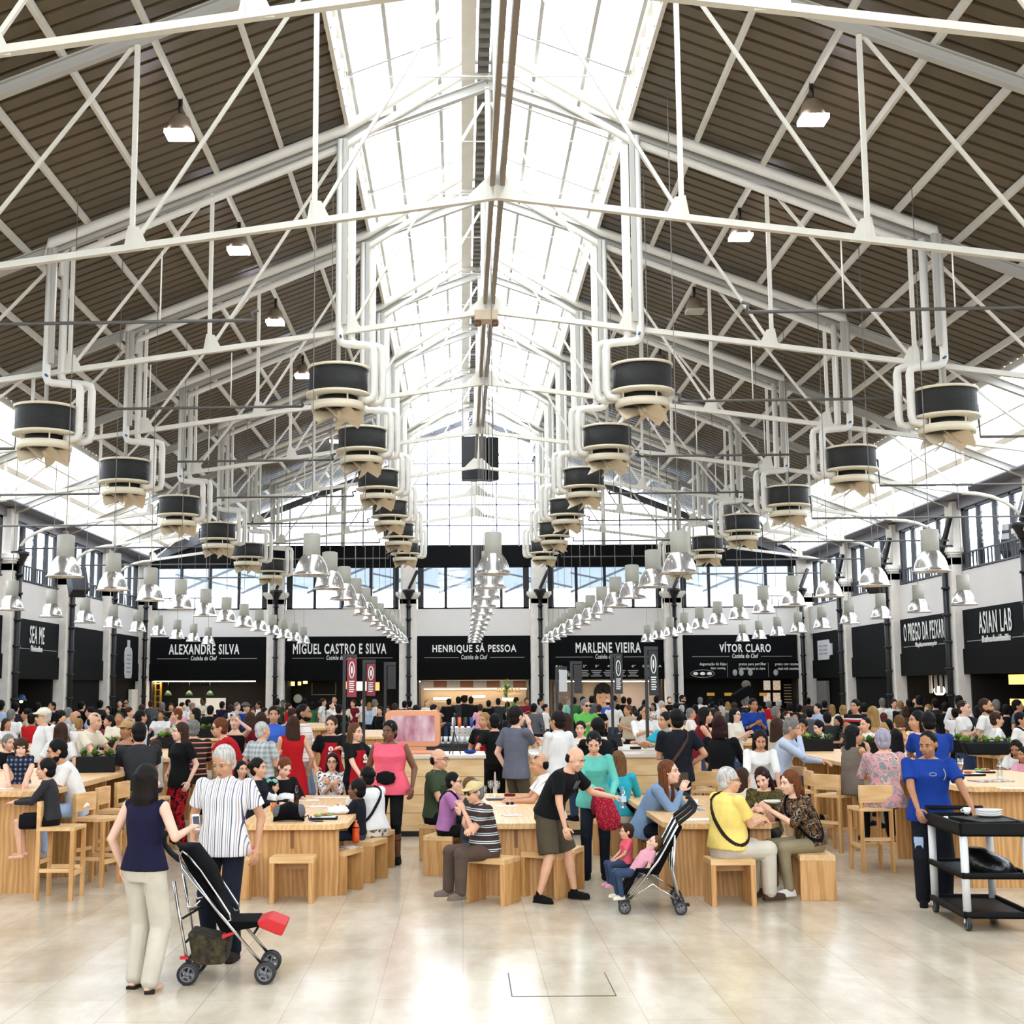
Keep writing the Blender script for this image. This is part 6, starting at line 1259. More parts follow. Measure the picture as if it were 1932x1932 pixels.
mb = MB(); mb.prism([(-.30, .36), (.0, .30), (-.02, .13), (-.25, .12)], -.17, .17, Matrix.Rotation(PI/2, 3, 'X')); mb.build('basket', mat('mesh_fabric', '#101010', 0.9, var=0.6, vscale=18, col2='#4a4020'), s, 0.02)
for z, x in ((.12, -.26), (.13, .24), (.30, -.30), (.36, .2)): MB().tube([(x, -.2, z), (x, .2, z)], .009, 8).build('cross_bar', M_foam, s)
MB().tube([(-.33, -.2, .47), (-.22, 0, .52), (-.33, .2, .47)], .009, 8).build('brace', M_foam, s)
MB().box((-.31, -.21, .19), (.06, .03, .02)).build('brake_pedal', M_redf, s)
# the double pushchair with two children
s = empty('pushchair', (1.86, 13.45, 0), PI-.10, 'double black pushchair carrying two small children', 'pushchair')
for y in (-.40, -.03, .03, .40):
    MB().tube([(-.27, y, .86), (-.06, y, .50), (.27, y, .09)], .011, 8).build('side_tube', M_chrome, s)
    MB().tube([(-.22, y, .74), (-.20, y, .4), (-.26, y, .08)], .011, 8).build('rear_leg', M_chrome, s)
    MB().tube([(-.26, y, .85), (-.34, y, .91), (-.41, y, .97), (-.43, y, 1.02), (-.40, y, 1.06), (-.36, y, 1.07)], .019, 10).build('handle_grip', M_foam, s)
for y in (-.40, 0, .40):
    for x in (-.26, .27):
        for dy in (-.03, .03): wheel((x, y+dy, .06), .06, s, .025)
        MB().tube([(x, y, .13), (x, y, .06)], .015, 8).build('wheel_fork', M_foam, s)
for y0 in (-.215, .215):
    MB().prism([(-.30, .82), (-.26, .84), (-.02, .42), (.16, .42), (.16, .385), (-.06, .36)], y0-.175, y0+.175, Matrix.Rotation(PI/2, 3, 'X')).build('seat_sling', M_fab, s, 0.015)
    MB().prism([(.16, .40), (.28, .18), (.25, .17), (.13, .38)], y0-.15, y0+.15, Matrix.Rotation(PI/2, 3, 'X')).build('leg_rest', M_fab, s)
for z, x in ((.13, .22), (.10, -.25), (.33, .05)): MB().tube([(x, -.4, z), (x, .4, z)], .009, 8).build('cross_bar', M_chrome, s)
for y in (-.40, .40): MB().tube([(-.25, y, .12), (.0, y, .28), (.22, y, .14)], .009, 8).build('brace', M_chrome, s)
MB().box((-.32, .38, .09), (.05, .08, .02)).build('brake_pedal', M_foam, s)
P_(1182, 1559, 'small child in red top sitting upright in the double pushchair, looking left', headk=1.45, Y=13.72, post='sl', phi=-82, lod=0, hair='short', hc='br', top='coral', slv='short', bot='jean', shoes='lpink', skin='l', lean=-4, arms='lap', seatz=.36)
P_(1234, 1580, 'small child in pink top lying back in the double pushchair, looking up', headk=1.45, Y=13.25, post='sl', phi=-80, lod=0, hair='crop', hc='lb', top='lpink', slv='short', bot='jean', shoes='cream', skin='p', lean=-46, hpitch=-16, arms='lap', seatz=.34)
# service trolley
M_post = mat('pale_post', '#cfcfcc', 0.35); M_trol = mat('black_plastic', '#060607', 0.55, spec=0.2)
c = empty('service_trolley', (4.77, 12.58, 0), -.06, 'black three-shelf service trolley with pale posts pushed by the worker', 'trolley')
def tray(z0, z1, lip):
    mb = MB(); mb.span((-.31, -.53, z0), (.31, .53, z0+.03))
    for a, b in (((-.31, -.53), (-.28, .53)), ((.28, -.53), (.31, .53)), ((-.31, -.53), (.31, -.50)), ((-.31, .50), (.31, .53))): mb.span((a[0], a[1], z0), (b[0], b[1], z0+lip))
    mb.build('shelf', M_trol, c, 0.008)
for z0, lip in ((.82, .12), (.45, .055), (.11, .06)): tray(z0, 0, lip)
for x in (-.27, .27):
    for y in (-.49, .49):
        MB().tube([(x, y, .14), (x, y, .84)], .036, 14).build('post', M_post, c)
        o = empty('caster', (x, y, 0)); o.parent = c
        mb = MB(); R = Matrix.Rotation(PI/2, 3, 'Y'); mb.lathe([(.03, -.018), (.065, -.018), (.068, 0), (.065, .018), (.03, .018)], (0, 0, .068), 20, M=R); mb.build('wheel', M_tyre, o)
        MB().lathe([(.045, -.02), (.052, -.02), (.052, .02), (.045, .02)], (0, 0, .068), 20, M=R, caps=False).build('rim', M_hubm, o)
        mb = MB(); [mb.bar((q, 0, .068), (q*.6, .02, .12), .012, .035) for q in (-.026, .026)]; mb.build('fork', M_post, o)
MB().tube([(-.27, .53, .9), (-.27, .66, .97), (.27, .66, .97), (.27, .53, .9)], .022, 10).build('push_handle', M_trol, c)
def on_trolley(x, y, z): return Matrix.Translation(c.location) @ Matrix.Rotation(-.06, 4, 'Z') @ V((x, y, z))
def cup(loc, label, m=None, saucer=True, r=.036, h=.06, group='cups', par=None):
    t = empty('cup', loc, random.uniform(0, 6), label, 'cup', group); m = m or mat('porcelain', '#e9e7e2', 0.2); z = 0.012 if saucer else 0
    if saucer: MB().lathe([(.03, 0), (.06, .008), (.072, .016), (.07, .019), (.03, .008)], n=20).build('saucer', m, t)
    MB().lathe([(r*.6, z), (r*.85, z+h*.3), (r, z+h), (r*.93, z+h), (r*.75, z+h*.3), (0, z+.006)], n=18).build('bowl', m, t)
    MB().tube([(r*.95, 0, z+h*.8), (r*1.5, 0, z+h*.7), (r*1.45, 0, z+h*.35), (r*.8, 0, z+h*.3)], .005, 6).build('handle', m, t)
    return t
def flat(name, px, py, z, w, d, rz, m, label, cat, t=0.008, group=None):
    p = atz(px, py, z) if not isinstance(px, V) else px
    o = MB().span((-w/2, -d/2, 0), (w/2, d/2, t)).build(name, m); o.location = (p.x, p.y, z); o.rotation_euler = (0, 0, rz); return tag(o, label, cat, group)
cup(on_trolley(-.2, .2, .855), 'white cup on a saucer, left one on the trolley', group=None); cup(on_trolley(.0, .25, .945), 'white cup standing on the black tray of the trolley', saucer=False, group=None)
for j in range(3): flat('serving_tray', V(on_trolley(.08, -.1+.03*j, 0)), 0, .853+.028*j, .44, .56, .15*j-.1, M_trol, 'black serving tray on the trolley, %s in the stack' % ('bottom', 'middle', 'top')[j], 'tray', .024, 'trays on the trolley')
for j in range(3):
    p = on_trolley(.16, .12, .938+.022*j); tag(MB().lathe([(.08, 0), (.12, .018), (.118, .022), (.0, .012)], p, 24).build('plate', MATS['porcelain']), 'white plate stacked on the trolley trays, %s of three' % ('bottom', 'middle', 'top')[j], 'plate', 'plates on the trolley')
mb = MB(); mb.loft([(on_trolley(.08, -.15, .48), V((1, 0, 0)), V((0, 1, 0)), .2, .3), (on_trolley(.06, -.1, .58), V((1, 0, 0)), V((0, 1, 0)), .17, .24), (on_trolley(.0, .05, .66), V((1, 0, 0)), V((0, 1, 0)), .07, .1)]); tag(mb.build('bin_bag', mat('bin_bag', '#090909', 0.35, bump=0.8, bscale=12)), 'crumpled black bag on the middle shelf of the trolley', 'bag')
# ---- in hands
def held(root, J, k, nm, fwd): W_, E_ = wpt(root, J, k, 'W'+nm), wpt(root, J, k, 'E'+nm); return W_+(W_-E_).normalized()*fwd
p = held(*navy, 'R', .10); ph = empty('phone', p, 0.6, 'white phone held by the person in the navy top', 'phone')
MB().box((0, 0, .02), (.06, .009, .12), M=Matrix.Rotation(-.3, 3, 'X')).build('case', mat('white_gloss', '#e6e6e6', 0.2), ph, 0.002); MB().box((0, -.006, .022), (.05, .002, .085), M=Matrix.Rotation(-.3, 3, 'X')).build('screen', mat('dark_screen', '#20243a', 0.1), ph)
def bottle(loc, label, m, capm, r=.034, h=.22, body=None, group=None):
    t = empty('bottle', loc, 0, label, 'bottle', group)
    MB().lathe([(r*.9, 0), (r, .01), (r, h*.38), (r*.9, h*.45), (r, h*.52), (r, h*.66), (r*.55, h*.84), (r*.36, h*.88), (r*.36, h*.94)], n=18).build('body', m, t)
    MB().lathe([(r*.42, h*.93), (r*.42, h), (0, h)], n=14).build('bottle_cap', capm, t); return t
water = glass('clear_plastic', (.9, .95, .97), .18, .08)
p = held(*bend, 'L', .10); b = bottle(p+V((.0, 0, -.1)), 'small clear water bottle held out by the bending person', water, mat('blue_cap', '#5f8fc4', .4), .036, .22); MB().lathe([(.0365, .07), (.0365, .13)], n=18, caps=False).build('label_band', mat('label_blue', '#a9c8de', .5), b)
p = held(*teal, 'R', .10); r0 = teal[0]; bag = empty('shoulder_bag', p, 0.2, 'red floral fabric bag held by the person in turquoise', 'bag'); bag.scale = (.85, .85, .85)
MB().loft([(V((0, 0, .02)), V((1, 0, 0)), V((0, 1, 0)), .05, .03), (V((.05, -.02, -.12)), V((1, 0, 0)), V((0, 1, 0)), .13, .06), (V((.10, -.03, -.33)), V((1, 0, 0)), V((0, 1, 0)), .17, .09), (V((.12, -.03, -.46)), V((1, 0, 0)), V((0, 1, 0)), .15, .08), (V((.12, -.03, -.5)), V((1, 0, 0)), V((0, 1, 0)), .08, .05)]).build('pouch', cloth('floral'), bag)
MB().loft([(V((-.03, .01, .03)), V((1, 0, 0)), V((0, 1, 0)), .05, .03), (V((-.06, .0, -.2)), V((1, 0, 0)), V((0, 1, 0)), .07, .04), (V((-.05, .0, -.3)), V((1, 0, 0)), V((0, 1, 0)), .05, .03)]).build('lining_flap', cloth('dred'), bag)
# ---- on the left low table
paper = mat('paper_white', '#e6e4e0', 0.6, var=.12, vscale=30); LTZ = .752
bp = empty('backpack', atz(546, 1549, .75), .1, 'black and grey backpack lying on the left low table', 'backpack')
MB().loft([(V((-.17, 0, .02)), V((0, 1, 0)), V((0, 0, 1)), .08, .02), (V((-.13, 0, .08)), V((0, 1, 0)), V((0, 0, 1)), .12, .075), (V((0, 0, .11)), V((0, 1, 0)), V((0, 0, 1)), .14, .10), (V((.11, 0, .085)), V((0, 1, 0)), V((0, 0, 1)), .12, .08), (V((.16, 0, .04)), V((0, 1, 0)), V((0, 0, 1)), .08, .04)]).build('bag_body', M_fab, bp)
for x in (-.13, .12): MB().ell((x, -.02, .10), (.05, .11, .08)).build('side_pocket', mat('grey_mesh', '#55565c', .8), bp)
mb = MB(); mb.tube([(.15, -.1, .04), (.2, -.12, .07), (.21, -.12, .02), (.28, -.14, .008), (.36, -.16, .008)], .009, 6); mb.build('strap', mat('strap_grey', '#3a3c44', .7), bp)
def food_tray(px, py, z, label, rz=0.0, w=.30, d=.22):
    t = empty('food_tray', atz(px, py, z), rz, label, 'tray', 'food trays'); MB().prism([(-w/2, -d/2), (w/2, -d/2), (w/2, d/2), (-w/2, d/2)], 0, .022).build('tray', M_trol, t, .006)
    MB().span((-w*.42, -d*.42, .022), (w*.42, d*.42, .026)).build('liner', paper, t)
    for j in range(7): MB().ell((random.uniform(-w*.3, w*.3), random.uniform(-d*.3, d*.3), .038), (.035, .028, .018), n=10, rings=6).build('food_piece', mat(('salad_green', 'bread', 'sauce_red')[j % 3], ('#7f9a4a', '#d9b476', '#b5482e')[j % 3], .6, var=.3, vscale=30), t)
    return t
food_tray(611, 1545, LTZ, 'black tray with leftover salad on the left low table', .05)
def crumple(px, py, z, r, label, m=paper, cat='paper', name='crumpled_paper', group='crumpled papers'):
    mb = MB(); mb.ell((0, 0, r[2]*.8), r, n=14, rings=9); rnd = random.Random(px); mb.v = [tuple(q*(1+rnd.uniform(-.22, .22)) if i < 2 else max(q*(1+rnd.uniform(-.25, .25)), 0) for i, q in enumerate(v)) for v in mb.v]
    o = mb.build(name, m); p = atz(px, py, z); o.location = p; return tag(o, label, cat, group)
crumple(636, 1536, LTZ, (.13, .09, .05), 'crumpled white plastic bag at the right of the left low table', cat='bag', name='plastic_bag', group=None)
crumple(508, 1512, LTZ, (.10, .08, .06), 'crumpled white wrapping at the left of the low table', group=None)
crumple(540, 1512, LTZ, (.13, .1, .05), 'white rumpled napkin heap behind the backpack', group=None)
crumple(545, 1499, LTZ, (.10, .08, .05), 'pink bundle by the auburn-haired person on the low table', cloth('lpink'), 'cloth', 'cloth_bundle', None)
bottle(atz(559, 1520, .75), 'dark cola bottle on the left low table', mat('cola', '#1c0d08', .1), mat('cap_red', '#b3201c', .4), .032, .24)
tag(MB().lathe([(.03, 0), (.038, .1), (.035, .1), (0, .01)], atz(516, 1531, .75), 16).build('drink_glass', mat('orange_drink', '#c4661c', .2)), 'glass of orange drink beside the backpack', 'glass')
for j, (x, y, w, d, rz) in enumerate([(582, 1510, .26, .2, .2), (612, 1505, .24, .18, -.1), (648, 1505, .22, .16, .1), (600, 1522, .24, .2, .5)]): flat('paper_sheet', x, y, LTZ, w, d, rz, paper, 'white paper sheet on the left low table, %s in the group' % ORD[j], 'paper', .004, 'paper sheets on the left low table')
flat('newspaper', 648, 1600, .452, .30, .2, .5, mat('newsprint', '#cfc8c4', .7, var=.4, vscale=26, col2='#7d5a58'), 'folded newspaper lying on the stool by the left low table', 'newspaper', .012)
o = bottle(atz(671, 1588, .45), 'orange drinking bottle standing on a stool', mat('bottle_orange', '#e4561c', .35), mat('bottle_orange_cap', '#e8764a', .35), .042, .235); MB().lathe([(.0425, .15), (.0425, .165)], n=18, caps=False).build('black_ring', M_blackm, o)
crumple(478, 1606, .455, (.10, .08, .04), 'red cloth on the stool left of the left low table', cloth('pink'), 'cloth', 'red_cloth', None)
# ---- on the middle low table
def wine_glass(px, py, z, label):
    t = empty('wine_glass', atz(px, py, z), 0, label, 'wine glass', 'wine glasses'); g = glass('thin_glass', (.93, .95, .96), .12, .03)
    MB().lathe([(.035, 0), (.034, .004), (.006, .01), (.004, .08), (.006, .09)], n=18).build('stem', g, t)
    MB().lathe([(.006, .09), (.03, .11), (.042, .145), (.038, .2), (.037, .2), (.041, .145), (.028, .112), (0, .094)], n=20).build('bowl', g, t)
wine_glass(926, 1502, .75, 'tall stemmed wine glass, left of the pair on the middle table'); wine_glass(938, 1503, .75, 'tall stemmed wine glass, right of the pair on the middle table')
tag(MB().lathe([(.03, 0), (.04, .11), (.037, .11), (0, .01)], atz(914, 1499, .75), 16).build('drink_glass', glass('thin_glass')), 'small tumbler left of the two wine glasses', 'glass')
flat('folder', 936, 1509, LTZ, .24, .18, .1, mat('dark_folder', '#1a1c2c', .5), 'dark folder on the middle low table', 'folder', .015)
flat('paper_sheet', 955, 1521, LTZ, .26, .15, .15, paper, 'white paper sheet in the middle of the middle table', 'paper', .004); flat('booklet', 966, 1539, LTZ, .2, .14, .3, mat('booklet', '#d6d6dc', .5, var=.3, vscale=30), 'open booklet near the front of the middle table', 'booklet', .006)
flat('wallet', 962, 1502, LTZ, .13, .09, -.2, cloth('dred'), 'dark red purse on the middle low table', 'purse', .03)
sg = empty('sunglasses', atz(962, 1518, LTZ), .4, 'dark sunglasses lying on the white paper', 'sunglasses')
for q in (-.03, .03): MB().ell((q, 0, .015), (.027, .008, .018)).build('lens', MATS['dark_lens'], sg)
# ---- on the right low table
flat('newspaper', 1316, 1547, LTZ, .34, .2, .1, paper, 'white newspaper behind the yellow polo', 'newspaper', .008); cup(atz(1312, 1520, LTZ), 'white cup and saucer on the right low table', group=None); flat('paper_sheet', 1300, 1512, LTZ, .22, .15, -.2, mat('menu_card', '#ded6d2', .5, var=.4, vscale=30, col2='#b5656a'), 'printed card on the right low table', 'card', .004)
flat('phone', 1297, 1526, LTZ, .07, .13, .7, mat('dark_screen', '#20243a', .1), 'dark phone lying on the right low table', 'phone', .009)
tag(MB().lathe([(.02, 0), (.1, .015), (.12, .03), (.118, .033), (0, .012)], atz(1462, 1516, .92), 22).build('bowl', MATS['porcelain']), 'white dish held between the two patterned blouses', 'dish')
# ---- on the right high table and left high table
HTZ = 1.082
food_tray(1830, 1463, HTZ, 'black tray with a sandwich on the right high table', .1); food_tray(1856, 1458, HTZ, 'tray of golden chips on the right high table', -.1, .24, .18)
t = empty('beer_glass', atz(1813, 1457, HTZ), 0, 'half-full beer glass on the right high table', 'glass'); MB().lathe([(.028, 0), (.036, .10), (0, .10)], n=16).build('beer', mat('beer', '#8a5a1c', .15), t); MB().lathe([(.029, 0), (.041, .17), (.039, .17), (.0285, .005)], n=16, caps=False).build('glass_wall', glass('thin_glass'), t); MB().lathe([(.036, .10), (.037, .12), (0, .12)], n=16).build('foam', paper, t)
bottle(atz(1887, 1470, HTZ), 'clear water bottle with blue cap on the right high table', water, MATS['blue_cap'], .035, .23)
flat('newspaper', 1870, 1474, HTZ, .42, .28, .2, MATS['newsprint'], 'open newspaper on the right high table', 'newspaper', .012); flat('paper_sheet', 1912, 1487, HTZ, .3, .2, -.1, paper, 'white paper at the right edge of the right high table', 'paper', .005)
flat('paper_sheet', 6, 1488, HTZ, .22, .15, .3, paper, 'white paper at the left edge by the toddler', 'paper', .005)
hb = empty('handbag', atz(1408, 1392, HTZ), .2, 'black handbag standing on a high table right of the middle', 'handbag'); MB().loft([(V((0, 0, 0)), V((1, 0, 0)), V((0, 1, 0)), .15, .08), (V((0, 0, .1)), V((1, 0, 0)), V((0, 1, 0)), .16, .09), (V((0, 0, .19)), V((1, 0, 0)), V((0, 1, 0)), .12, .05)]).build('bag_body', M_fab, hb); MB().tube([(-.08, 0, .18), (-.05, 0, .27), (.05, 0, .27), (.08, 0, .18)], .01, 8).build('handle', M_fab, hb)
# ---- planters
M_leaf = mat('leaf_green', '#5f7f2f', .5, var=.5, vscale=8, col2='#2f4a1c'); M_leaf2 = mat('leaf_bright', '#7fa53c', .5, var=.4, vscale=8)
def planter(loc, rz, w, label, d=.22, h=.2, boat=False, seed=0):
    t = empty('planter', loc, rz, label, 'planter', 'black herb planters'); rnd = random.Random(seed)
    if boat: MB().prism([(-w/2+.08, 0), (w/2-.08, 0), (w/2, h), (-w/2, h)], -d/2, d/2, Matrix.Rotation(PI/2, 3, 'X')).build('trough', M_trol, t, .03)
    else: MB().span((-w/2, -d/2, 0), (w/2, d/2, h)).build('trough', M_trol, t, .01)
    MB().span((-w/2+.03, -d/2+.03, h-.02), (w/2-.03, d/2-.03, h+.005)).build('soil', mat('soil', '#2a1d14', .9), t)
    n = max(3, int(w/.14))
    for i in range(n):
        cx = -w/2+.08+(w-.16)*i/(n-1); mb = MB()
        for j in range(26):
            a, el, L = rnd.uniform(0, 6.28), rnd.uniform(.35, 1.4), rnd.uniform(.06, .15); dv = V((math.cos(a)*math.cos(el), math.sin(a)*math.cos(el), math.sin(el))); sd = dv.cross(V((0, 0, 1))).normalized(); b = V((cx+rnd.uniform(-.03, .03), rnd.uniform(-.04, .04), h)); m_ = b+dv*L*.6; e = b+dv*L-V((0, 0, .02)); q = L*.24; mb.add([b, m_+sd*q, e, m_-sd*q], [(0, 1, 2, 3)], True)
        mb.build('herb', M_leaf2 if rnd.random() < .45 else M_leaf, t)
for j, (px, py, z, w, rz, lb, bo_) in enumerate([(180, 1457, 1.08, .5, .25, 'black herb planter behind the bearded person at the left table', 0), (215, 1424, 1.08, .45, .1, 'black herb planter beside the navy vest at left', 0), (303, 1372, 1.08, .5, 0, 'black herb planter on a table left of the striped jumper', 0), (312, 1412, 1.08, .35, .2, 'small black planter left of the black t-shirt with red trousers', 0), (392, 1392, 1.08, .4, .2, 'black planter before the red top with sunglasses', 0), (1535, 1417, 1.08, .62, 0, 'long black planter on the table right of the pale blue shirt', 0), (1640, 1424, 1.08, .4, .1, 'planter between the taupe top and the violet-white hair', 0), (1862, 1424, 1.08, .8, 0, 'boat-shaped black planter on the far right table', 1), (1795, 1420, 1.08, .45, 0, 'black planter left of the boat-shaped one', 0), (1708, 1424, 1.08, .4, 0, 'planter behind the worker in blue', 0), (545, 1362, 1.1, .4, 0, 'planter between the blue polo and the red dress', 0), (385, 1352, 1.1, .45, 0, 'planter in front of the cook in the leftmost far stall', 0)]):
    planter(atz(px, py, z), rz, w, lb, boat=bo_, seed=j)
# tall plants on the middle counters
for j, (px, py, Y, h, lb) in enumerate([(955, 1290, 33, .9, 'slim green plant rising before the bright kitchen'), (968, 1335, 27, .35, 'leafy plant above the slate grey t-shirt')]):
    p = at(px, py, Y); t = empty('potted_plant', p, 0, lb, 'plant', 'plants on the counters'); rnd = random.Random(j); MB().tube([(0, 0, -h), (.02, 0, -h*.5), (0, 0, 0)], .01, 6).build('stem', M_leaf, t); MB().lathe([(.09, -h-.2), (.12, -h), (0, -h)], n=14).build('pot', M_trol, t); mb = MB()
    for q in range(60):
        a, el, L = rnd.uniform(0, 6.28), rnd.uniform(-.4, 1.3), rnd.uniform(.08, .2); dv = V((math.cos(a)*math.cos(el), math.sin(a)*math.cos(el), math.sin(el))); sd = dv.cross(V((0, 0, 1))).normalized(); b = V((0, 0, rnd.uniform(-h*.4, 0))); mb.add([b, b+dv*L*.6+sd*L*.2, b+dv*L, b+dv*L*.6-sd*L*.2], [(0, 1, 2, 3)], True)
    mb.build('foliage', M_leaf2, t)
# ---- pole signs on the counters
def pole_sign(px, y0, y1, yb, Y, zb, col, label, txt=None, w=.16):
    a, b = at(px, y0, Y), at(px, y1, Y); t = empty('pole_sign', (a.x, Y, zb), 0, label, 'pole sign', 'pole signs'); H = a.z-zb
    MB().span((-w/2-.07, -.03, 0), (-w/2-.02, .03, H+.05)).build('post', M_blackm, t); MB().span((-w/2-.04, -.02, H-.01), (w/2, .02, H+.05)).build('bracket', M_blackm, t); z1 = b.z-zb
    MB().span((-w/2, -.012, z1), (w/2, .012, H-.02)).build('panel', mat('sign_'+col.strip('#'), col, .5), t)
    if txt:
        D = H-z1; MB().tube([(w*.26*math.cos(a*PI/10), -.014, z1+D*.68+D*.2*math.sin(a*PI/10)) for a in range(21)], .009, 6).build('emblem', M_white, t); MB().ell((0, -.012, z1+D*.68), (w*.1, .006, D*.1)).build('emblem', mat(txt[0], txt[1], .5), t)
        for q in range(6): MB().span((-w*.28, -.018, z1+D*(.12+.052*q)), (w*(.28 if q % 2 else .2), -.011, z1+D*(.145+.052*q))).build('text_line', M_white, t)
    MB().lathe([(.12, 0), (.12, .012), (0, .012)], (-w/2-.045, 0, 0), 18).build('foot', M_blackm, t)
for a in [(664, 1240, 1315, 1385, 22.3, 1.12, '#8f2632', 'dark red vertical pole sign, leftmost of the pole signs', ('sign_white', '#f0efea')), (700, 1250, 1313, 1372, 23.9, 1.12, '#7d222d', 'dark red vertical pole sign, second from the left', ('sign_white', '#f0efea')), (739, 1254, 1300, 1360, 26, 0, '#1d1d20', 'black vertical pole sign right of the two red ones', None), (1062, 1262, 1305, 1360, 26.5, 0, '#c9c9c9', 'pale vertical pole sign, leftmost on the right side', None), (1090, 1252, 1308, 1360, 26.2, 0, '#26201f', 'narrow dark pole sign beside the pale one', None), (1166, 1238, 1309, 1405, 25.4, 1.2, '#2a2a2c', 'dark pole sign with a coloured emblem before the mural', ('emblem_green', '#6f9a6a')), (1232, 1225, 1312, 1435, 22.8, 1.14, '#1c1c1e', 'large black pole sign rising beside the white shirt and tie', ('sign_white', '#f0efea'))]: pole_sign(*a)
# ---- copper-framed screen on the pale counter, tripod, taps, cups, oranges
sc = empty('screen', (at(779, 1374, 20.2).x, 20.2, 1.17), 0, 'copper-framed wide screen standing on the pale counter', 'screen')
M_cop = mat('copper', '#c98e6c', .32, metal=.85)
def rr(w, h, r): return [(sx*(w/2-r)+r*math.cos(a), sz*(h/2-r)+r*math.sin(a)) for sx, sz, a0 in ((1, 1, 0), (-1, 1, 1), (-1, -1, 2), (1, -1, 3)) for a in [(a0+i/5)*PI/2 for i in range(6)]]
MB().prism(rr(.84, .54, .09), -.05, .05, RX, (0, 0, .38)).build('frame', M_cop, sc, .012)
sm = mat('screen_pink', '#d9bcc2', .12, var=.5, vscale=4, col2='#9a5562', stretch=(1.2, 1, .5)); MB().prism(rr(.66, .38, .01), -.004, .004, RX, (0, -.055, .38)).build('display', sm, sc)  # pink streaks in the colour stand in for reflections on dark glass
MB().span((-.3, -.06, 0), (.44, .06, .05)).build('base', M_cop, sc, .01); MB().span((-.2, -.03, .05), (.2, .03, .12)).build('neck', M_cop, sc)
tp = empty('tripod', (at(857, 1420, 20.1).x, 20.1, 1.17), 0, 'small black tripod standing on the pale counter', 'tripod')
for a in (0.3, 2.4, 4.5): MB().tube([(0, 0, .34), (.1*math.cos(a), .1*math.sin(a), 0)], .008, 6).build('leg', M_blackm, tp)
MB().tube([(0, 0, .3), (0, 0, .62)], .008, 6).build('column', M_blackm, tp)
p = V((.12, 20.2, 1.17)); tag(MB().ell(p+V((0, 0, .03)), (.09, .05, .03)).build('sponge', cloth('blue')), 'blue oval sponge on the pale counter by the tripod', 'sponge')
bt = empty('beer_tap', (at(872, 1350, 24.7).x, 24.7, 1.15), 0, 'row of beer taps with orange and blue handles on the black bar', 'beer tap'); MB().span((-.22, -.05, 0), (.22, .05, .3)).build('tower', M_chrome, bt, .02)
for j in range(4): MB().tube([(-.16+.11*j, -.06, .24), (-.16+.11*j, -.14, .2)], .016, 8).build('spout', M_chrome, bt); MB().lathe([(.02, .28), (.035, .34), (.03, .46), (0, .47)], (-.16+.11*j, -.05, 0), 12).build('tap_handle', mat(('h_white', 'h_orange', 'h_dark', 'h_blue')[j], ('#ddd8d0', '#e0622a', '#22201f', '#28418f')[j], .4), bt)
clr = mat('clear_cup', '#d9dcdc', .15)
for j in range(8): tag(MB().lathe([(.03, 0), (.042, .12), (.04, .12), (0, .01)], V((-.5+.1*j, 24.62, 1.15)), 14).build('plastic_cup', clr), 'pale plastic cup in a row on the black bar, %s from left' % ORD[j], 'cup', 'cups on the black bar')
rnd = random.Random(3)
for j in range(13):
    L = 0 if j < 7 else (1 if j < 11 else 2); a = j*2.4; rad = (.14, .08, .03)[L]; p = at(1000, 1362, 22.6); tag(MB().ell((p.x+rad*math.cos(a)*1.2, 22.6+rad*math.sin(a), 1.23+.065*L+.0), (.045, .045, .043), n=14, rings=9).build('orange', mat('orange_peel', '#e8862a', .45, bump=.2, bscale=200)), 'orange fruit in the pile by the slate t-shirt, %s' % ('%s in the bottom ring' % ORD[j] if L == 0 else ('%s in the middle ring' % ORD[j-7] if L == 1 else '%s on top' % ('left', 'right')[j-11])), 'orange', 'oranges in a pile')
tag(MB().lathe([(.1, 0), (.24, .03), (.26, .06), (.25, .06), (.1, .02)], (at(1000, 1362, 22.6).x, 22.6, 1.17), 22).build('fruit_dish', clr), 'shallow dish under the pile of oranges', 'dish')
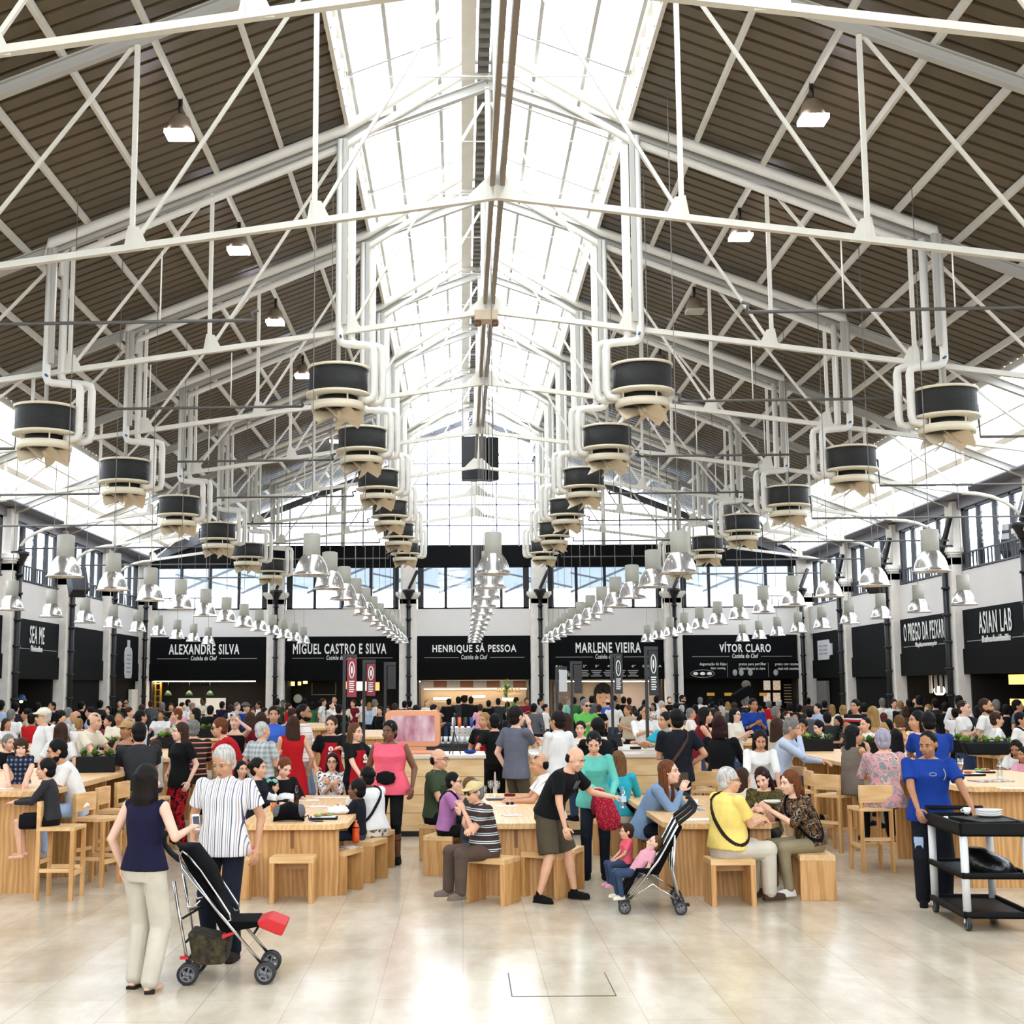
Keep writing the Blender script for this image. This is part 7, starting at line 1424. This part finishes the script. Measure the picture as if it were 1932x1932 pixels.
for j in range(10): p = V((.86+.09*(j % 5), 21.3+.12*(j//5), 1.17)); tag(MB().lathe([(.03, 0), (.04, .09), (.037, .09), (0, .01)], p, 14).build('tumbler', MATS['porcelain']), 'white tumbler on the counter beside the white shirt, %s row, %s from left' % (('front', 'back')[j//5], ORD[j % 5]), 'tumbler', 'tumblers on the counter')
cr = empty('display_case', (1.05, 21.0, 1.17), 0, 'low clear display case on the counter in front of the tumblers', 'display case'); MB().span((-.26, -.15, 0), (.26, .15, .03)).build('base', M_post, cr); MB().span((-.25, -.14, .03), (.25, .14, .2)).build('glass_box', glass('thin_glass'), cr); MB().span((-.22, -.1, .03), (.22, .1, .09)).build('pastries', mat('bread', '#d9b476', .6), cr)
pos = empty('till_screen', at(1160, 1409, 21.6), .5, 'black till screen behind the turquoise tops', 'till'); MB().box((0, 0, .1), (.26, .03, .2), M=Matrix.Rotation(-.35, 3, 'X')).build('screen', M_trol, pos, .008); MB().span((-.04, -.03, -.08), (.04, .05, .05)).build('stand', M_trol, pos)
cup(V((2.62, 22.2, 1.14)), 'white cup in front of the white shirt and tie', saucer=False, group=None); flat('card_reader', V((2.85, 22.1, 0)), 0, 1.14, .16, .1, .2, M_trol, 'black card reader on the counter corner', 'card reader', .04)
# shoulder bag of the navy polo, film camera, raised camera
fm = empty('film_camera', at(1400, 1309, 32.8), .3, 'large dark film camera with a furry microphone', 'camera'); MB().box((0, 0, 0), (.5, .18, .22), M=Matrix.Rotation(-.5, 3, 'Y')).build('body', M_fab, fm, .02); MB().ell((.12, 0, .22), (.12, .08, .11)).build('microphone', mat('fur_grey', '#5c584f', .9, bump=.8, bscale=60), fm)
pc = empty('compact_camera', at(437, 1349, 21.6), .1, 'small pale camera held up by the black sleeveless top', 'camera'); MB().box((0, 0, 0), (.12, .03, .07)).build('body', M_post, pc, .006); MB().lathe([(.02, 0), (.02, .03), (0, .03)], (0, -.015, 0), 14, M=RX).build('lens', M_blackm, pc)
sb = empty('shoulder_bag', at(1280, 1473, 17.65), .2, 'small brown bag hanging at the hip of the navy polo', 'bag'); MB().box((0, 0, 0), (.24, .09, .2)).build('bag_body', mat('brown_leather', '#3d3018', .5, var=.3), sb, .03); MB().box((0, -.048, .05), (.24, .012, .12)).build('flap', MATS['brown_leather'], sb, .005)
run_jobs()
